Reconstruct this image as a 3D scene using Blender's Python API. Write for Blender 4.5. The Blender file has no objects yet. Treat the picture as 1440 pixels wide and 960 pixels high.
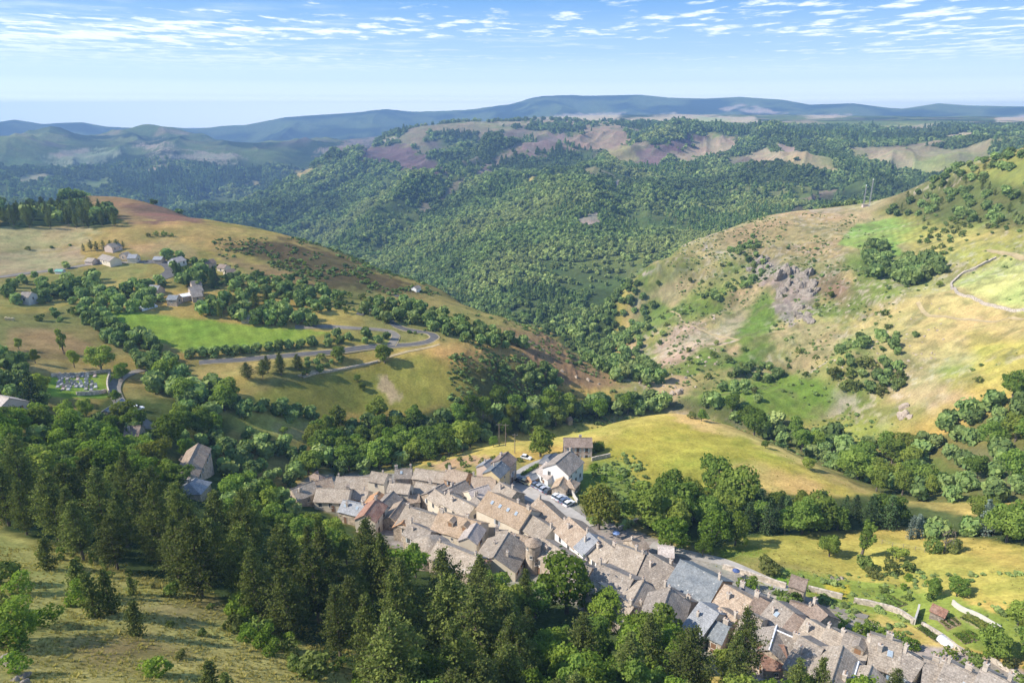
import bpy, math, random
import numpy as np
from mathutils import Vector, Matrix

random.seed(7)
scene = bpy.context.scene
COL = scene.collection
CZ = 260.0                                  # camera height over the scene's zero level
FPX, CX0, CY0 = 960.0, 720.0, 480.0         # focal length and centre in photograph pixels
PITCH = math.atan2(320.0, 960.0)
SP, CP = math.sin(PITCH), math.cos(PITCH)

# ------------------------------------------------------------------ helpers
def tag(o, label=None, cat=None, group=None, kind=None):
    if label: o['label'] = label
    if cat: o['category'] = cat
    if group: o['group'] = group
    if kind: o['kind'] = kind
    return o

def empty(name, loc, rz=0.0):
    o = bpy.data.objects.new(name, None)
    o.empty_display_size = 0.3
    o.location = loc
    o.rotation_euler = (0, 0, rz)
    COL.objects.link(o)
    return o

class MB:
    """collects polygons; build() links them as ONE mesh object"""
    def __init__(self):
        self.v, self.f, self.mi = [], [], []
    def poly(self, pts, mi=0):
        n = len(self.v)
        self.v += [tuple(p) for p in pts]
        self.f.append(tuple(range(n, n + len(pts))))
        self.mi.append(mi)
    def mesh(self, vs, fs, mi=0):
        n = len(self.v)
        self.v += [tuple(p) for p in vs]
        for f in fs:
            self.f.append(tuple(n + i for i in f)); self.mi.append(mi)
    def box(self, x0, y0, z0, x1, y1, z1, mi=0):
        self.mesh([(x0,y0,z0),(x1,y0,z0),(x1,y1,z0),(x0,y1,z0),(x0,y0,z1),(x1,y0,z1),(x1,y1,z1),(x0,y1,z1)],
                  [(3,2,1,0),(4,5,6,7),(0,1,5,4),(1,2,6,5),(2,3,7,6),(3,0,4,7)], mi)
    def prism(self, base, top, mi=0):
        """base and top: matching rings of points"""
        n = len(base)
        self.mesh(list(base) + list(top),
                  [tuple(range(n-1,-1,-1)), tuple(range(n, 2*n))] +
                  [(i, (i+1)%n, n+(i+1)%n, n+i) for i in range(n)], mi)
    def tube(self, pts, radii, seg=6, mi=0):
        rings = []
        for i, p in enumerate(pts):
            p = Vector(p)
            a = Vector(pts[max(i-1,0)]); b = Vector(pts[min(i+1,len(pts)-1)])
            t = (b-a).normalized() if (b-a).length > 1e-6 else Vector((0,0,1))
            u = t.cross(Vector((0,0,1)))
            if u.length < 1e-3: u = t.cross(Vector((1,0,0)))
            u.normalize(); w = t.cross(u)
            r = radii[i]
            rings.append([p + u*(r*math.cos(2*math.pi*k/seg)) + w*(r*math.sin(2*math.pi*k/seg)) for k in range(seg)])
        vs = [q for r in rings for q in r]
        fs = []
        for i in range(len(rings)-1):
            for k in range(seg):
                fs.append((i*seg+k, i*seg+(k+1)%seg, (i+1)*seg+(k+1)%seg, (i+1)*seg+k))
        fs.append(tuple(range(seg-1,-1,-1))); fs.append(tuple(range((len(rings)-1)*seg, len(rings)*seg)))
        self.mesh(vs, fs, mi)
    def lathe(self, prof, seg=14, mi=0, cx=0, cy=0):
        vs, fs = [], []
        for r, z in prof:
            for k in range(seg):
                a = 2*math.pi*k/seg
                vs.append((cx+r*math.cos(a), cy+r*math.sin(a), z))
        for i in range(len(prof)-1):
            for k in range(seg):
                fs.append((i*seg+k, i*seg+(k+1)%seg, (i+1)*seg+(k+1)%seg, (i+1)*seg+k))
        fs.append(tuple(range(seg-1,-1,-1))); fs.append(tuple(range((len(prof)-1)*seg, len(prof)*seg)))
        self.mesh(vs, fs, mi)
    def build(self, name, mats, parent=None, smooth=False):
        me = bpy.data.meshes.new(name)
        me.from_pydata(self.v, [], self.f)
        if not isinstance(mats, (list, tuple)): mats = [mats]
        for m in mats: me.materials.append(m)
        if len(mats) > 1: me.polygons.foreach_set('material_index', self.mi)
        if smooth: me.polygons.foreach_set('use_smooth', [True]*len(self.f))
        me.update()
        o = bpy.data.objects.new(name, me)
        COL.objects.link(o)
        if parent: o.parent = parent
        return o

def np_mesh(name, verts, quads, smooth=False):
    """fast mesh from numpy arrays: verts (n,3), faces (m,k)"""
    me = bpy.data.meshes.new(name)
    n, (m, k) = len(verts), quads.shape
    me.vertices.add(n); me.vertices.foreach_set('co', verts.astype(np.float32).ravel())
    me.loops.add(m*k); me.loops.foreach_set('vertex_index', quads.astype(np.int32).ravel())
    me.polygons.add(m)
    me.polygons.foreach_set('loop_start', np.arange(0, m*k, k, dtype=np.int32))
    me.polygons.foreach_set('use_smooth', np.full(m, smooth, dtype=bool))
    me.update(calc_edges=True)
    return me

def mat(name):
    m = bpy.data.materials.new(name); m.use_nodes = True
    nt = m.node_tree; nt.nodes.clear()
    out = nt.nodes.new('ShaderNodeOutputMaterial')
    return m, nt, out

def N(nt, typ, **kw):
    n = nt.nodes.new(typ)
    for k, v in kw.items():
        if k.startswith('i_'):
            key = k[2:]
            key = int(key) if key.isdigit() else key.replace('_', ' ')
            n.inputs[key].default_value = v
        else: setattr(n, k, v)
    return n

# ------------------------------------------------------------------ noise
def _hash(ix, iy, s):
    h = (ix.astype(np.int64)*374761393 + iy.astype(np.int64)*668265263 + s*974634601) & 0xffffffff
    h = ((h ^ (h >> 13))*1274126177) & 0xffffffff
    return ((h ^ (h >> 16)) & 0xffff).astype(np.float32)/65535.0

def vnoise(x, y, s=0):
    x = np.asarray(x, np.float64); y = np.asarray(y, np.float64)
    ix = np.floor(x); iy = np.floor(y); fx = x-ix; fy = y-iy
    ux = fx*fx*fx*(fx*(fx*6-15)+10); uy = fy*fy*fy*(fy*(fy*6-15)+10)
    ix = ix.astype(np.int64); iy = iy.astype(np.int64)
    a = _hash(ix,iy,s); b = _hash(ix+1,iy,s); c = _hash(ix,iy+1,s); d = _hash(ix+1,iy+1,s)
    return (a+(b-a)*ux)*(1-uy) + (c+(d-c)*ux)*uy

def fbm(x, y, oct=4, s=0, gain=.5):
    t = 0.0; amp = 1.0; tot = 0.0
    for i in range(oct):
        t = t + amp*vnoise(x*(2.03**i)+17.3*i, y*(2.03**i)-9.1*i, s+i*11)
        tot += amp; amp *= gain
    return t/tot

def ridged(x, y, oct=4, s=0):
    t = 0.0; amp = 1.0; tot = 0.0
    for i in range(oct):
        n = 1-np.abs(2*vnoise(x*(2.05**i)+5.7*i, y*(2.05**i)+3.3*i, s+i*13)-1)
        t = t+amp*n*n; tot += amp; amp *= .55
    return t/tot

def sstep(a, b, x):
    t = np.clip((x-a)/(b-a), 0, 1)
    return t*t*(3-2*t)

# ------------------------------------------------------------------ camera maths
def ray(px, py):
    X = (px-CX0)/FPX; u = (CY0-py)/FPX
    return X, CP+SP*u, -SP+CP*u
def az_tan(px, py):
    X, Y, Z = ray(px, py)
    return math.atan2(X, Y), Z/math.hypot(X, Y)
def project(x, y, z):
    """world (arrays) -> photograph pixels; z absolute"""
    zz = z-CZ
    fwd = y*CP - zz*SP
    up = y*SP + zz*CP
    fwd = np.where(np.abs(fwd) < 1e-3, 1e-3, fwd)
    return CX0+FPX*x/fwd, CY0-FPX*up/fwd

cam_d = bpy.data.cameras.new('camera')
cam = bpy.data.objects.new('camera', cam_d)
COL.objects.link(cam)
cam.location = (0, 0, CZ)
cam.rotation_euler = (math.pi/2-PITCH, 0, 0)
cam_d.sensor_width = 36.0
cam_d.lens = 24.0
cam_d.clip_start = 1.0
cam_d.clip_end = 40000.0
scene.camera = cam
# ------------------------------------------------------------------ terrain: control points
# (px, py, v): v<0 = height relative to the camera, v>0 = horizontal distance; (px, py, d, z) = a place hidden behind a ridge
CPTS = [
 # near slope
 (0,1150,-45),(400,1150,-58),(800,1150,-72),(1200,1150,-80),(1600,1150,-82),(-300,1150,-36),
 (0,960,-57),(0,860,-66),(0,780,-77),(-250,960,-45),(-250,800,-60),(200,960,-63),(200,860,-72),(200,790,-80),
 (400,960,-72),(400,880,-80),(430,820,-88),(600,960,-82),(600,880,-90),(800,960,-90),(800,900,-97),(950,960,-90),(950,905,-97),
 (1100,960,-91),(1250,1010,-90),(1500,1050,-86),
 (0,700,-84),(100,700,-88),(100,640,-92),(250,720,-93),(300,690,-100),(430,750,-106),(560,800,-103),(700,850,-100),
 # village
 (430,700,-119),(520,690,-120),(640,700,-116),(700,680,-115),(780,700,-111.5),(620,760,-111),(720,790,-107.5),(850,790,-106.5),
 (850,850,-103),(960,800,-105.5),(980,880,-101),(1050,850,-101.5),(1130,890,-98),(1200,930,-95),(1300,920,-95),(1400,950,-93),(1550,980,-90),
 (760,660,-115),(800,640,-118),(620,655,-121.5),
 # left settlement and fields
 (270,660,-108),(190,600,-100),(20,590,-90),(160,575,-98),(110,540,-97),(50,550,-92),(0,520,-90),(0,640,-86),(-250,640,-74),(-250,500,-80),
 (330,570,-110),(300,610,-111),(380,600,-117),(430,630,-124),(330,640,-114),
 (60,460,-95),(0,430,-91),(100,420,-95),(60,350,-88),(0,330,-80),(-250,420,-80),(-250,330,-70),(160,330,-83),(270,400,-95),(380,440,-102),
 (430,400,-102),(480,460,-107),(200,450,-99),(300,470,-104),(420,480,-108),(230,520,-105),(320,540,-109),(440,520,-113),(560,470,-112.5),(600,475,-113),
 (650,500,-117),(540,510,-117),(500,560,-125.5),(620,530,-123.5),(560,580,-131),(700,545,-133),(430,570,-121),(760,530,-139),(640,560,-130),
 (700,500,-128),
 (800,560,-150),(350,420,-99),(520,420,-110),(300,360,-93),(400,370,-100),
 # stream below the left hill
 (500,640,272,-133),(600,615,280,-138),(700,595,292,-145),(800,575,308,-153),(880,560,335,-158),(450,650,262,-127),
 # field behind the village, golden mound
 (720,620,-124),(640,640,-124),(560,665,-123),(850,600,-127),(940,580,-127),(1000,590,-125),(1050,608,-123),(1100,632,-121.5),(1170,662,-119.5),(1230,692,-117.5),
 (930,640,-115),(860,650,-115.5),(1020,650,-113.5),(1100,680,-113.5),(1000,620,-118.5),(1000,700,-117),(900,700,-112.5),(1180,720,-113.5),
 # meadow right of the village
 (1000,760,-109),(1100,750,-110),(1200,790,-106),(1250,740,-112),(1400,760,-102),(1400,850,-94),(1550,800,-92),(1300,740,-111),(1100,800,-105),
 (1300,850,-99),(1200,850,-101.5),
 # stream beyond the mound
 (950,560,350,-161),(1000,570,335,-156),(1050,600,318,-149),(1150,660,288,-139),(1230,700,262,-131),(1300,690,-122),(1400,690,-109),(1560,700,-98),
 (905,520,-166),
 # crest of the left hill
 (-250,275,760),(-100,285,740),(0,300,720),(60,292,760),(120,276,800),(180,279,780),(240,296,740),(275,310,710),(330,320,680),(400,334,640),(450,349,610),(480,357,590),
 (524,375,560),(580,399,525),(624,410,505),(655,432,485),(707,452,460),(764,470,440),(795,490,425),(852,527,395),(880,545,378),
 (-250,275,1050,-110),(0,300,950,-125),(120,276,1050,-140),(240,296,950,-150),(330,320,880,-170),(400,334,840,-190),(480,357,770,-195),(580,399,680,-200),(655,432,610,-200),
 (707,452,570,-198),(764,470,535,-195),(795,490,510,-190),(852,527,465,-180),(-250,275,1500,-190),(0,300,1400,-200),(180,279,1300,-220),(330,320,1200,-240),
 # valley floor
 (868,468,590),(850,440,760),(835,440,780),(820,455,710),(845,465,670),(800,470,640),(845,490,560),(825,488,570),(850,415,860),(862,500,500),(760,460,640),(700,445,780),(640,420,930),(570,390,1130),(480,350,1430),(400,330,1650),(320,310,1820),(800,430,790),
 # wooded slope across the valley
 (900,400,850),(700,400,920),(640,380,1060),(700,350,1080),(600,340,1250),(800,350,1050),(750,300,1300),(850,320,1200),(950,320,1200),(650,300,1450),(550,310,1600),
 (480,300,1850),(480,260,2050),(560,270,1850),(500,220,2500),(600,230,2200),(560,200,2700),(700,230,2000),(650,190,2700),
 (560,188,3000),(600,180,3050),(640,173,3100),(700,170,3150),(760,169,3200),(860,171,3300),(900,200,2300),(1000,182,3000),(1000,215,2000),(950,240,1700),(1050,290,1350),
 (800,260,1550),(850,230,1900),(800,205,2300),(1100,235,1800),(1150,270,1500),(1250,275,1350),(1300,240,1700),(1250,220,2000),(1350,200,2300),(1440,190,2600),
 (1150,200,2500),(1600,185,2700),(1120,180,3200),(1300,180,3200),(1440,176,3400),(1600,176,3400),(1200,170,3800),
 # far left
 (-250,280,2000),(-250,230,2900),(-250,195,4000),(0,280,2000),(100,260,2600),(200,272,2700),(250,246,3050),(350,228,3350),(300,240,3150),(420,214,3650),(150,220,3600),(100,200,4000),(560,190,2900),(490,212,2500),(400,238,2300),(330,262,2100),(262,297,1900),(490,212,2950,-235),(400,238,2750,-290),(330,262,2550,-320),(262,297,2350,-330),(560,190,3300,-150),
 (30,193,4300),(90,187,4400),(135,191,4450),(210,180,4500),(250,187,4500),(300,203,4300),(400,215,3600),(450,200,4300),
 (90,187,5300,-190),(210,180,5300,-190),(300,200,5200,-260),(0,193,5200,-190),(-250,195,5200,-190),
 (640,173,3900,-85),(560,188,3700,-150),
 # plateau fields and far ridge
 (760,167,4200),(800,163,4900),(870,160,5200),(920,164,4600),(1000,166,4400),(1100,163,4800),(1150,160,5200),
 (1250,168,4300),(1350,168,4300),
]
RIDGE = [(-250,176),(-100,170),(0,171),(20,168),(60,174),(115,172),(150,178),(200,180),(240,178),(275,181),(310,177),(345,176),(400,165),(440,162),(500,158),(530,154.5),(545,153.5),
 (580,157),(620,156),(660,154),(720,146),(750,137),(765,135),(800,133.5),(830,134.5),(900,133),(940,137),(990,138.5),(1040,136),(1100,140),(1140,147),(1200,145),
 (1250,151.5),(1270,152.5),(1320,145),(1360,148),(1440,149.5),(1550,146),(1700,150)]
for px, py in [(450,180),(350,188),(500,172),(240,185),(100,182),(0,182),(-250,184),(620,163)]:
    CPTS.append((px, py, 6200))
# right hill
CPTS += [
 (1000,500,430),(950,500,440),(1000,460,500),(920,450,540),(920,430,600),(1000,400,600),(1100,420,520),(1100,350,650),(1150,460,450),(1000,350,690),(1200,500,380),(1300,560,330),(1400,480,370),
 (1400,600,290),(1420,660,255),(1100,540,400),(1150,580,350),(1200,620,315),(1250,560,345),(1300,620,300),(1400,640,268),(1300,480,395),(1300,400,480),(1430,390,450),(1550,450,360),(1550,600,260),(1060,500,425),(1050,560,350),
 (1240,325,690),(1200,360,590),(1060,308,800),(1120,300,860),(1200,289,900),(1250,289,880),(960,343,720),(905,380,660),(875,410,630),(870,440,600),(1440,300,590),(1440,340,520),(1600,340,480),
 (1300,290,760),(1300,258,800),(1350,240,780),(1390,232,760),(1440,210,720),(1600,170,680),(1350,290,680),
 (1060,308,1000,-165),(1120,300,1050,-165),(1200,289,1080,-145),(1280,285,1050,-120),(960,343,870,-180),(905,380,760,-195),(875,415,700,-200),
 (1300,258,1000,-105),(1350,240,1000,-95),(1440,210,950,-80),(1600,170,900,-70),(1440,210,1300,-130),(1600,170,1300,-120),(1300,258,1250,-135),
]
def _cp():
    A, L, T = [], [], []
    for c in CPTS:
        a, t = az_tan(c[0], c[1])
        if len(c) == 4: d = c[2]; t = c[3]/d
        elif c[2] < 0: d = c[2]/t
        else: d = c[2]
        A.append(a); L.append(math.log(d)); T.append(t)
    # below the camera and behind it
    for a in (-1.2,-.6,0,.6,1.2):
        A.append(a); L.append(math.log(28.0)); T.append((-60-18*a)/28.0)
        A.append(a); L.append(math.log(16000.0)); T.append(-.03)
    return np.array(A), np.array(L), np.array(T)
_A, _L, _T = _cp()
def _tps():
    P = np.stack([_A, _L], 1); n = len(P)
    r2 = ((P[:,None]-P[None])**2).sum(-1)
    K = np.where(r2 > 0, .5*r2*np.log(r2+1e-20), 0) + np.eye(n)*2e-5
    Q = np.concatenate([np.ones((n,1)), P], 1)
    M = np.zeros((n+3, n+3)); M[:n,:n] = K; M[:n,n:] = Q; M[n:,:n] = Q.T
    return np.linalg.solve(M, np.concatenate([_T, np.zeros(3)]))
_W = _tps()
def tps(a, l):
    sh = a.shape; a = a.ravel(); l = l.ravel(); out = np.empty(a.size)
    n = len(_A)
    for s in range(0, a.size, 20000):
        e = slice(s, s+20000)
        r2 = (a[e,None]-_A)**2 + (l[e,None]-_L)**2
        out[e] = (.5*r2*np.log(r2+1e-20))@_W[:n] + _W[n] + _W[n+1]*a[e] + _W[n+2]*l[e]
    return out.reshape(sh)

AZ = np.concatenate([np.linspace(-1.06,-.74,40,endpoint=False), np.linspace(-.74,.74,1080), np.linspace(.74,1.06,41)[1:]])
LN = np.concatenate([np.linspace(math.log(14), math.log(55), 30, endpoint=False), np.linspace(math.log(55), math.log(9500), 880), np.linspace(math.log(9500), math.log(15000), 21)[1:]])
_ca = np.linspace(-1.06, 1.06, 300); _cl = np.linspace(LN[0], LN[-1], 420)
_coarse = tps(*np.meshgrid(_ca, _cl))                     # rows: distance, columns: azimuth
def _resample(C):
    fi = (AZ+1.06)/2.12*(len(_ca)-1); i0 = np.clip(fi.astype(int), 0, len(_ca)-2); fa = fi-i0
    fj = (LN-LN[0])/(LN[-1]-LN[0])*(len(_cl)-1); j0 = np.clip(fj.astype(int), 0, len(_cl)-2); fl = fj-j0
    c = C[:, i0]*(1-fa)+C[:, i0+1]*fa
    return c[j0]*(1-fl)[:,None]+c[j0+1]*fl[:,None]
GA, GL = np.meshgrid(AZ, LN)
GD = np.exp(GL)
GX = GD*np.sin(GA); GY = GD*np.cos(GA)
GT = _resample(_coarse)
def _smooth(T):
    T = T.copy()
    T[1:-1] = .25*T[:-2]+.5*T[1:-1]+.25*T[2:]
    T[:,1:-1] = .25*T[:,:-2]+.5*T[:,1:-1]+.25*T[:,2:]
    return T
for _ in range(3): GT = _smooth(GT)
GZ = GT*GD
PXG, PYG = project(GX, GY, GZ+CZ)
# relief: gullies and spurs on the slopes across the valley, crags on the right hill, soft bumps near
far = sstep(800, 1500, GD)*(1-sstep(8600, 9500, GD))
warp = fbm(GX/900, GY/900, 3, 5)*260
_k = GX-.32*GY
left2 = (1-sstep(480,580,PXG))*sstep(1900,2300,GD)*(1-sstep(4300,5000,GD))
rel = .55*(ridged((GX+warp)/620, (GY-warp)/620, 4, 21)-.5)+.75*(ridged((_k+warp*.8)/430, (GY-warp)/1500, 4, 25)-.5)*(1-.7*sstep(2300,3000,GD))
amp = 125*sstep(800,1300,GD)*(1-.55*sstep(2600,3200,GD)) 
amp *= np.where((GD > 2700) & (GD < 5400) & (PXG > 560), .25, 1.0)
GZ = GZ + rel*amp*far + left2*(ridged((GX*.8+GY*.45+warp)/760, (GY*.6-GX*.3)/1500, 4, 66)-.5)*150
RH = sstep(860, 980, PXG)*sstep(330, 420, GD)*(1-sstep(640, 800, GD))
GZ = GZ + RH*((ridged(GX/95, GY/95, 4, 41)-.45)*11+(ridged(GX/28, GY/28, 3, 43)-.45)*3.2)*(1-.8*sstep(1150,1200,PXG)*(1-sstep(340,370,PYG)))
def _line(pts, d):
    a = np.array([az_tan(*p) for p in pts]); z = np.interp(AZ, a[:,0], a[:,1])*d
    return z
_rd = np.interp(AZ, [-1.06,-.2,.1,1.06], [7400,7600,8300,8300])
_a = np.array([az_tan(*p) for p in RIDGE]); _rt = np.interp(AZ, _a[:,0], _a[:,1])
_rz = (_rt*_rd)[None]
_t = np.clip((GD-4900)/(_rd[None]-4900), 0, 1)
spur = ridged((GX+warp*2)/1500, (GY*.45-warp)/1500, 4, 61)
_base = np.minimum(GZ, _rz-60)
prof = _base+(_rz-_base)*_t**1.15 - (1-spur)*330*np.sin(math.pi*_t**.8)**1.2*(_t > 0)*(_t < 1)
back = np.clip((GD-_rd[None])/2200, 0, 1)
prof = np.where(GD > _rd[None], _rz-back**.7*420, prof)
_r2 = _line([(-600,168),(-250,172),(200,178),(300,176),(420,168),(560,158.5),(580,155.5),(620,153.5),(660,152),(720,151),(760,150),(900,150),(1200,155),(1440,158),(1800,160)], 11800)
prof = np.where(GD > 10200, np.maximum(prof, _r2[None]-np.abs(GD-11800)*.28), prof)
GZ = GZ+(prof-GZ)*sstep(4800, 5900, GD)
mid = (1-sstep(700,1000,GD))
GZ = GZ + mid*((fbm(GX/38, GY/38, 3, 3)-.5)*2.0*sstep(60,200,GD) + (fbm(GX/9, GY/9, 2, 8)-.5)*.5)
# bare nose and brown flank of the left hill
nose = sstep(560,680,PXG)*(1-sstep(860,900,PXG))*sstep(300,350,GD)*(1-sstep(480,560,GD))*sstep(425,470,PYG)
GZ = GZ + nose*(ridged(GX/26, GY/26, 4, 47)-.4)*4
GZ = GZ + CZ

def _idx(a, l):
    fa = np.interp(a, AZ, np.arange(len(AZ))); fl = np.interp(l, LN, np.arange(len(LN)))
    return fa, fl
def ground(x, y):
    x = np.asarray(x, float); y = np.asarray(y, float)
    fa, fl = _idx(np.arctan2(x, y), np.log(np.maximum(np.hypot(x, y), 14.1)))
    i = np.clip(fa.astype(int), 0, len(AZ)-2); j = np.clip(fl.astype(int), 0, len(LN)-2)
    u = fa-i; v = fl-j
    return (GZ[j,i]*(1-u)+GZ[j,i+1]*u)*(1-v)+(GZ[j+1,i]*(1-u)+GZ[j+1,i+1]*u)*v
def gz(x, y): return float(ground(x, y))
def pick(px, py, h=0.0, dmin=20.0):
    """the point h metres above the ground that shows at photograph pixel (px, py)"""
    a, t = az_tan(px, py)
    fa = float(np.interp(a, AZ, np.arange(len(AZ)))); i = min(int(fa), len(AZ)-2); u = fa-i
    col = GZ[:, i]*(1-u)+GZ[:, i+1]*u + h
    D = np.exp(LN)
    diff = col-(CZ+t*D)
    ok = np.where((diff[1:] >= 0) & (diff[:-1] < 0) & (D[1:] > dmin))[0]
    if len(ok) == 0:
        k = int(np.argmax(np.where(D > dmin, diff/D, -9))); d = D[k]
    else:
        k = ok[0]; f = -diff[k]/(diff[k+1]-diff[k]); d = D[k]*(1-f)+D[k+1]*f
    x, y = d*math.sin(a), d*math.cos(a)
    return Vector((x, y, float(ground(x, y))))
# ------------------------------------------------------------------ what grows or lies where (ground colours by area of land)
PXG, PYG = project(GX, GY, GZ)
_wx = (fbm(GX/GD*60, LN[:,None]*60+0*GX, 3, 71)-.5); _wy = (fbm(GX/GD*60, LN[:,None]*60+0*GX, 3, 72)-.5)
FOREST = np.ones(GX.shape, np.float32)*sstep(640, 760, GD)
def area(poly, dmin=0, dmax=1e9, feather=2.5, warp=7.0, ragged=0.0):
    """weight (bounding slice, array) of the land whose outline shows at these photograph pixels, between two distances"""
    p = np.array(poly, float); pad = feather+warp+2
    x0, y0 = p.min(0)-pad; x1, y1 = p.max(0)+pad
    m = (PXG > x0) & (PXG < x1) & (PYG > y0) & (PYG < y1) & (GD > dmin) & (GD < dmax)
    ii = np.nonzero(m)
    if len(ii[0]) == 0: return None, None
    X = PXG[ii]+_wx[ii]*warp*2; Y = PYG[ii]+_wy[ii]*warp*2
    q = np.roll(p, -1, 0)
    inside = np.zeros(len(X), bool); dist = np.full(len(X), 1e9)
    for (ax, ay), (bx, by) in zip(p, q):
        c = ((ay > Y) != (by > Y))
        with np.errstate(divide='ignore', invalid='ignore'):
            inside ^= c & (X < (bx-ax)*(Y-ay)/(by-ay+1e-12)+ax)
        t = np.clip(((X-ax)*(bx-ax)+(Y-ay)*(by-ay))/((bx-ax)**2+(by-ay)**2+1e-9), 0, 1)
        dist = np.minimum(dist, np.hypot(X-ax-t*(bx-ax), Y-ay-t*(by-ay)))
    sd = np.where(inside, dist, -dist)
    if ragged: sd = sd+(fbm(GX[ii]/5, GY[ii]/5, 3, 75)-.5)*ragged
    return ii, sstep(-feather, feather, sd)

GOLD=(.40,.30,.085); STRAW=(.46,.37,.165); PALE=(.50,.47,.20); GREEN=(.25,.335,.05); MEADOW=(.27,.26,.055); OLIVE=(.26,.23,.075)
HEATH=(.25,.16,.085); PURPLE=(.19,.125,.12); BRACKEN=(.15,.22,.045); ROCK=(.38,.33,.28); SCREE=(.29,.245,.205); SOIL=(.27,.20,.13)
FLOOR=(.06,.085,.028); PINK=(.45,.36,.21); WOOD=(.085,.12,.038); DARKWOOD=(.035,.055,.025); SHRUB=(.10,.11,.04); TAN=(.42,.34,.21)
C = np.empty(GX.shape+(3,), np.float32)
n1 = fbm(GX/60, GY/60, 4, 31); n2 = fbm(GX/14, GY/14, 3, 32); n3 = fbm(GX/3.5, GY/3.5, 2, 33)
def mixc(a, b, t): return np.asarray(a, np.float32)*(1-t[...,None])+np.asarray(b, np.float32)*t[...,None]
C[:] = mixc(GOLD, OLIVE, sstep(.4,.62,n1))
# far country: woods
wood = mixc(WOOD, (.15,.18,.05), sstep(.35,.7,fbm(GX/170, GY/170, 4, 34)))
C = mixc(0,0,np.zeros(GX.shape))+C*(1-FOREST[...,None])+wood*FOREST[...,None]
farwood = mixc((.035,.06,.026),(.13,.17,.06),sstep(.4,.62,fbm(GX/420,GY/300,5,39)))
C = C*(1-sstep(3000,3500,GD)[...,None])+farwood*sstep(3000,3500,GD)[...,None]
# right hill: dry grass, bracken and bare rock
rm = RH*0+sstep(868,900,PXG+ (PYG-450)*.12)*sstep(300,360,GD)*(1-sstep(900,960,GD))
dry = mixc((.42,.335,.175), STRAW, sstep(.35,.65,n1)); og = sstep(.42,.60,fbm(GX/52,GY/80,4,40))*.75; dry = dry*(1-og[...,None])+np.array((.30,.30,.085))*og[...,None]
br = sstep(.45,.56, fbm(GX/38+3, GY/60, 5, 35))*(1-.6*sstep(1230,1330,PXG))*sstep(335,370,PYG)*.9
dry = dry*(1-br[...,None])+np.asarray(BRACKEN)*br[...,None]
rk = sstep(.60,.70, ridged(GX/26, GY/26, 4, 36))*sstep(.42,.58,fbm(GX/80,GY/80,3,38))*.85*(1-.7*sstep(1180,1280,PXG))
dry = dry*(1-rk[...,None])+np.asarray((.46,.40,.33))*rk[...,None]
C = C*(1-rm[...,None])+dry*rm[...,None]
FOREST = FOREST*(1-rm)

# open heath and pasture on the higher ground across the valley
hz_ = GZ-CZ
opn = .85*sstep(.53,.62,fbm(GX/170+9,GY/260,5,88))*sstep(-190,-95,hz_)*sstep(1050,1300,GD)*(1-sstep(4300,5000,GD))
hc = mixc((.30,.24,.15),(.27,.29,.10),sstep(.4,.6,fbm(GX/300,GY/300,3,89))); pp = sstep(.55,.65,fbm(GX/220,GY/220,3,90)); hc = hc*(1-pp[...,None])+np.array((.21,.155,.135))*pp[...,None]
C = C*(1-opn[...,None]*.9)+hc*opn[...,None]*.9
FOREST = np.maximum(FOREST*(1-.85*opn), ((PXG > 755)&(PXG < 868)&(PYG > 400)&(PYG < 500)&(GD > 450)&(GD < 900)))
def paint(col, poly, dmin=0, dmax=1e9, feather=2.5, warp=7.0, k=1.0, ragged=0.0, forest=0.0):
    ii, w = area(poly, dmin, dmax, feather, warp, ragged)
    if ii is None: return
    w = w*k
    C[ii] = C[ii]*(1-w[:,None])+np.asarray(col, np.float32)*w[:,None]
    if forest is not None: FOREST[ii] = FOREST[ii]*(1-w)+forest*w
NEAR=dict(dmax=640)
# left hill
LH=dict(dmin=300, dmax=830)
paint((.34,.22,.10), [(90,300),(120,270),(160,268),(230,290),(290,312),(200,316),(150,310)], **LH)
paint((.26,.15,.095), [(170,290),(220,285),(280,308),(300,316),(215,314)], **LH, feather=5)
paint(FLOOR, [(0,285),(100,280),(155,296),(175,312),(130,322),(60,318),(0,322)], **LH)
paint(STRAW, [(-60,322),(112,318),(150,326),(118,342),(60,350),(-60,356)], **LH)
paint((.42,.33,.17), [(-60,354),(60,352),(112,345),(120,372),(80,382),(-60,404)], **LH)
paint((.42,.30,.10), [(118,330),(200,314),(275,312),(400,333),(455,350),(390,352),(330,356),(260,350),(170,345)], **LH)
paint((.44,.31,.13), [(170,345),(230,337),(280,352),(275,366),(210,362)], **LH, feather=5)
paint((.13,.10,.045), [(310,345),(400,338),(455,350),(484,357),(560,395),(590,412),(500,412),(440,392),(370,368)], **LH, feather=6, warp=10)
paint((.30,.21,.09), [(290,352),(330,362),(400,382),(455,402),(470,412),(430,408),(370,390)], **LH)
paint((.33,.29,.09), [(-60,402),(60,390),(130,380),(205,372),(205,395),(130,412),(60,425),(-60,438)], **LH)
paint(OLIVE, [(-60,445),(60,440),(110,425),(150,455),(180,492),(150,502),(-60,500)], **LH)
paint((.34,.24,.10), [(10,462),(60,460),(120,480),(140,498),(60,505),(10,500)], **LH, feather=8)
paint(GREEN, [(143,437),(190,438),(215,441),(330,455),(478,467),(470,478),(430,481),(340,488),(262,496),(200,472),(165,458)], **LH, warp=3)
paint((.30,.27,.07), [(440,470),(520,468),(560,478),(500,486),(440,486)], **LH, feather=4)
paint((.44,.34,.11), [(235,522),(300,515),(440,496),(470,494),(440,505),(330,530),(260,536)], dmin=250, dmax=640)
paint((.42,.32,.12), [(0,505),(110,510),(150,520),(100,528),(30,522)], dmin=200, dmax=500)
paint((.36,.30,.10), [(170,538),(215,545),(320,570),(350,582),(260,575),(180,560)], dmin=200, dmax=500)
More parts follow.
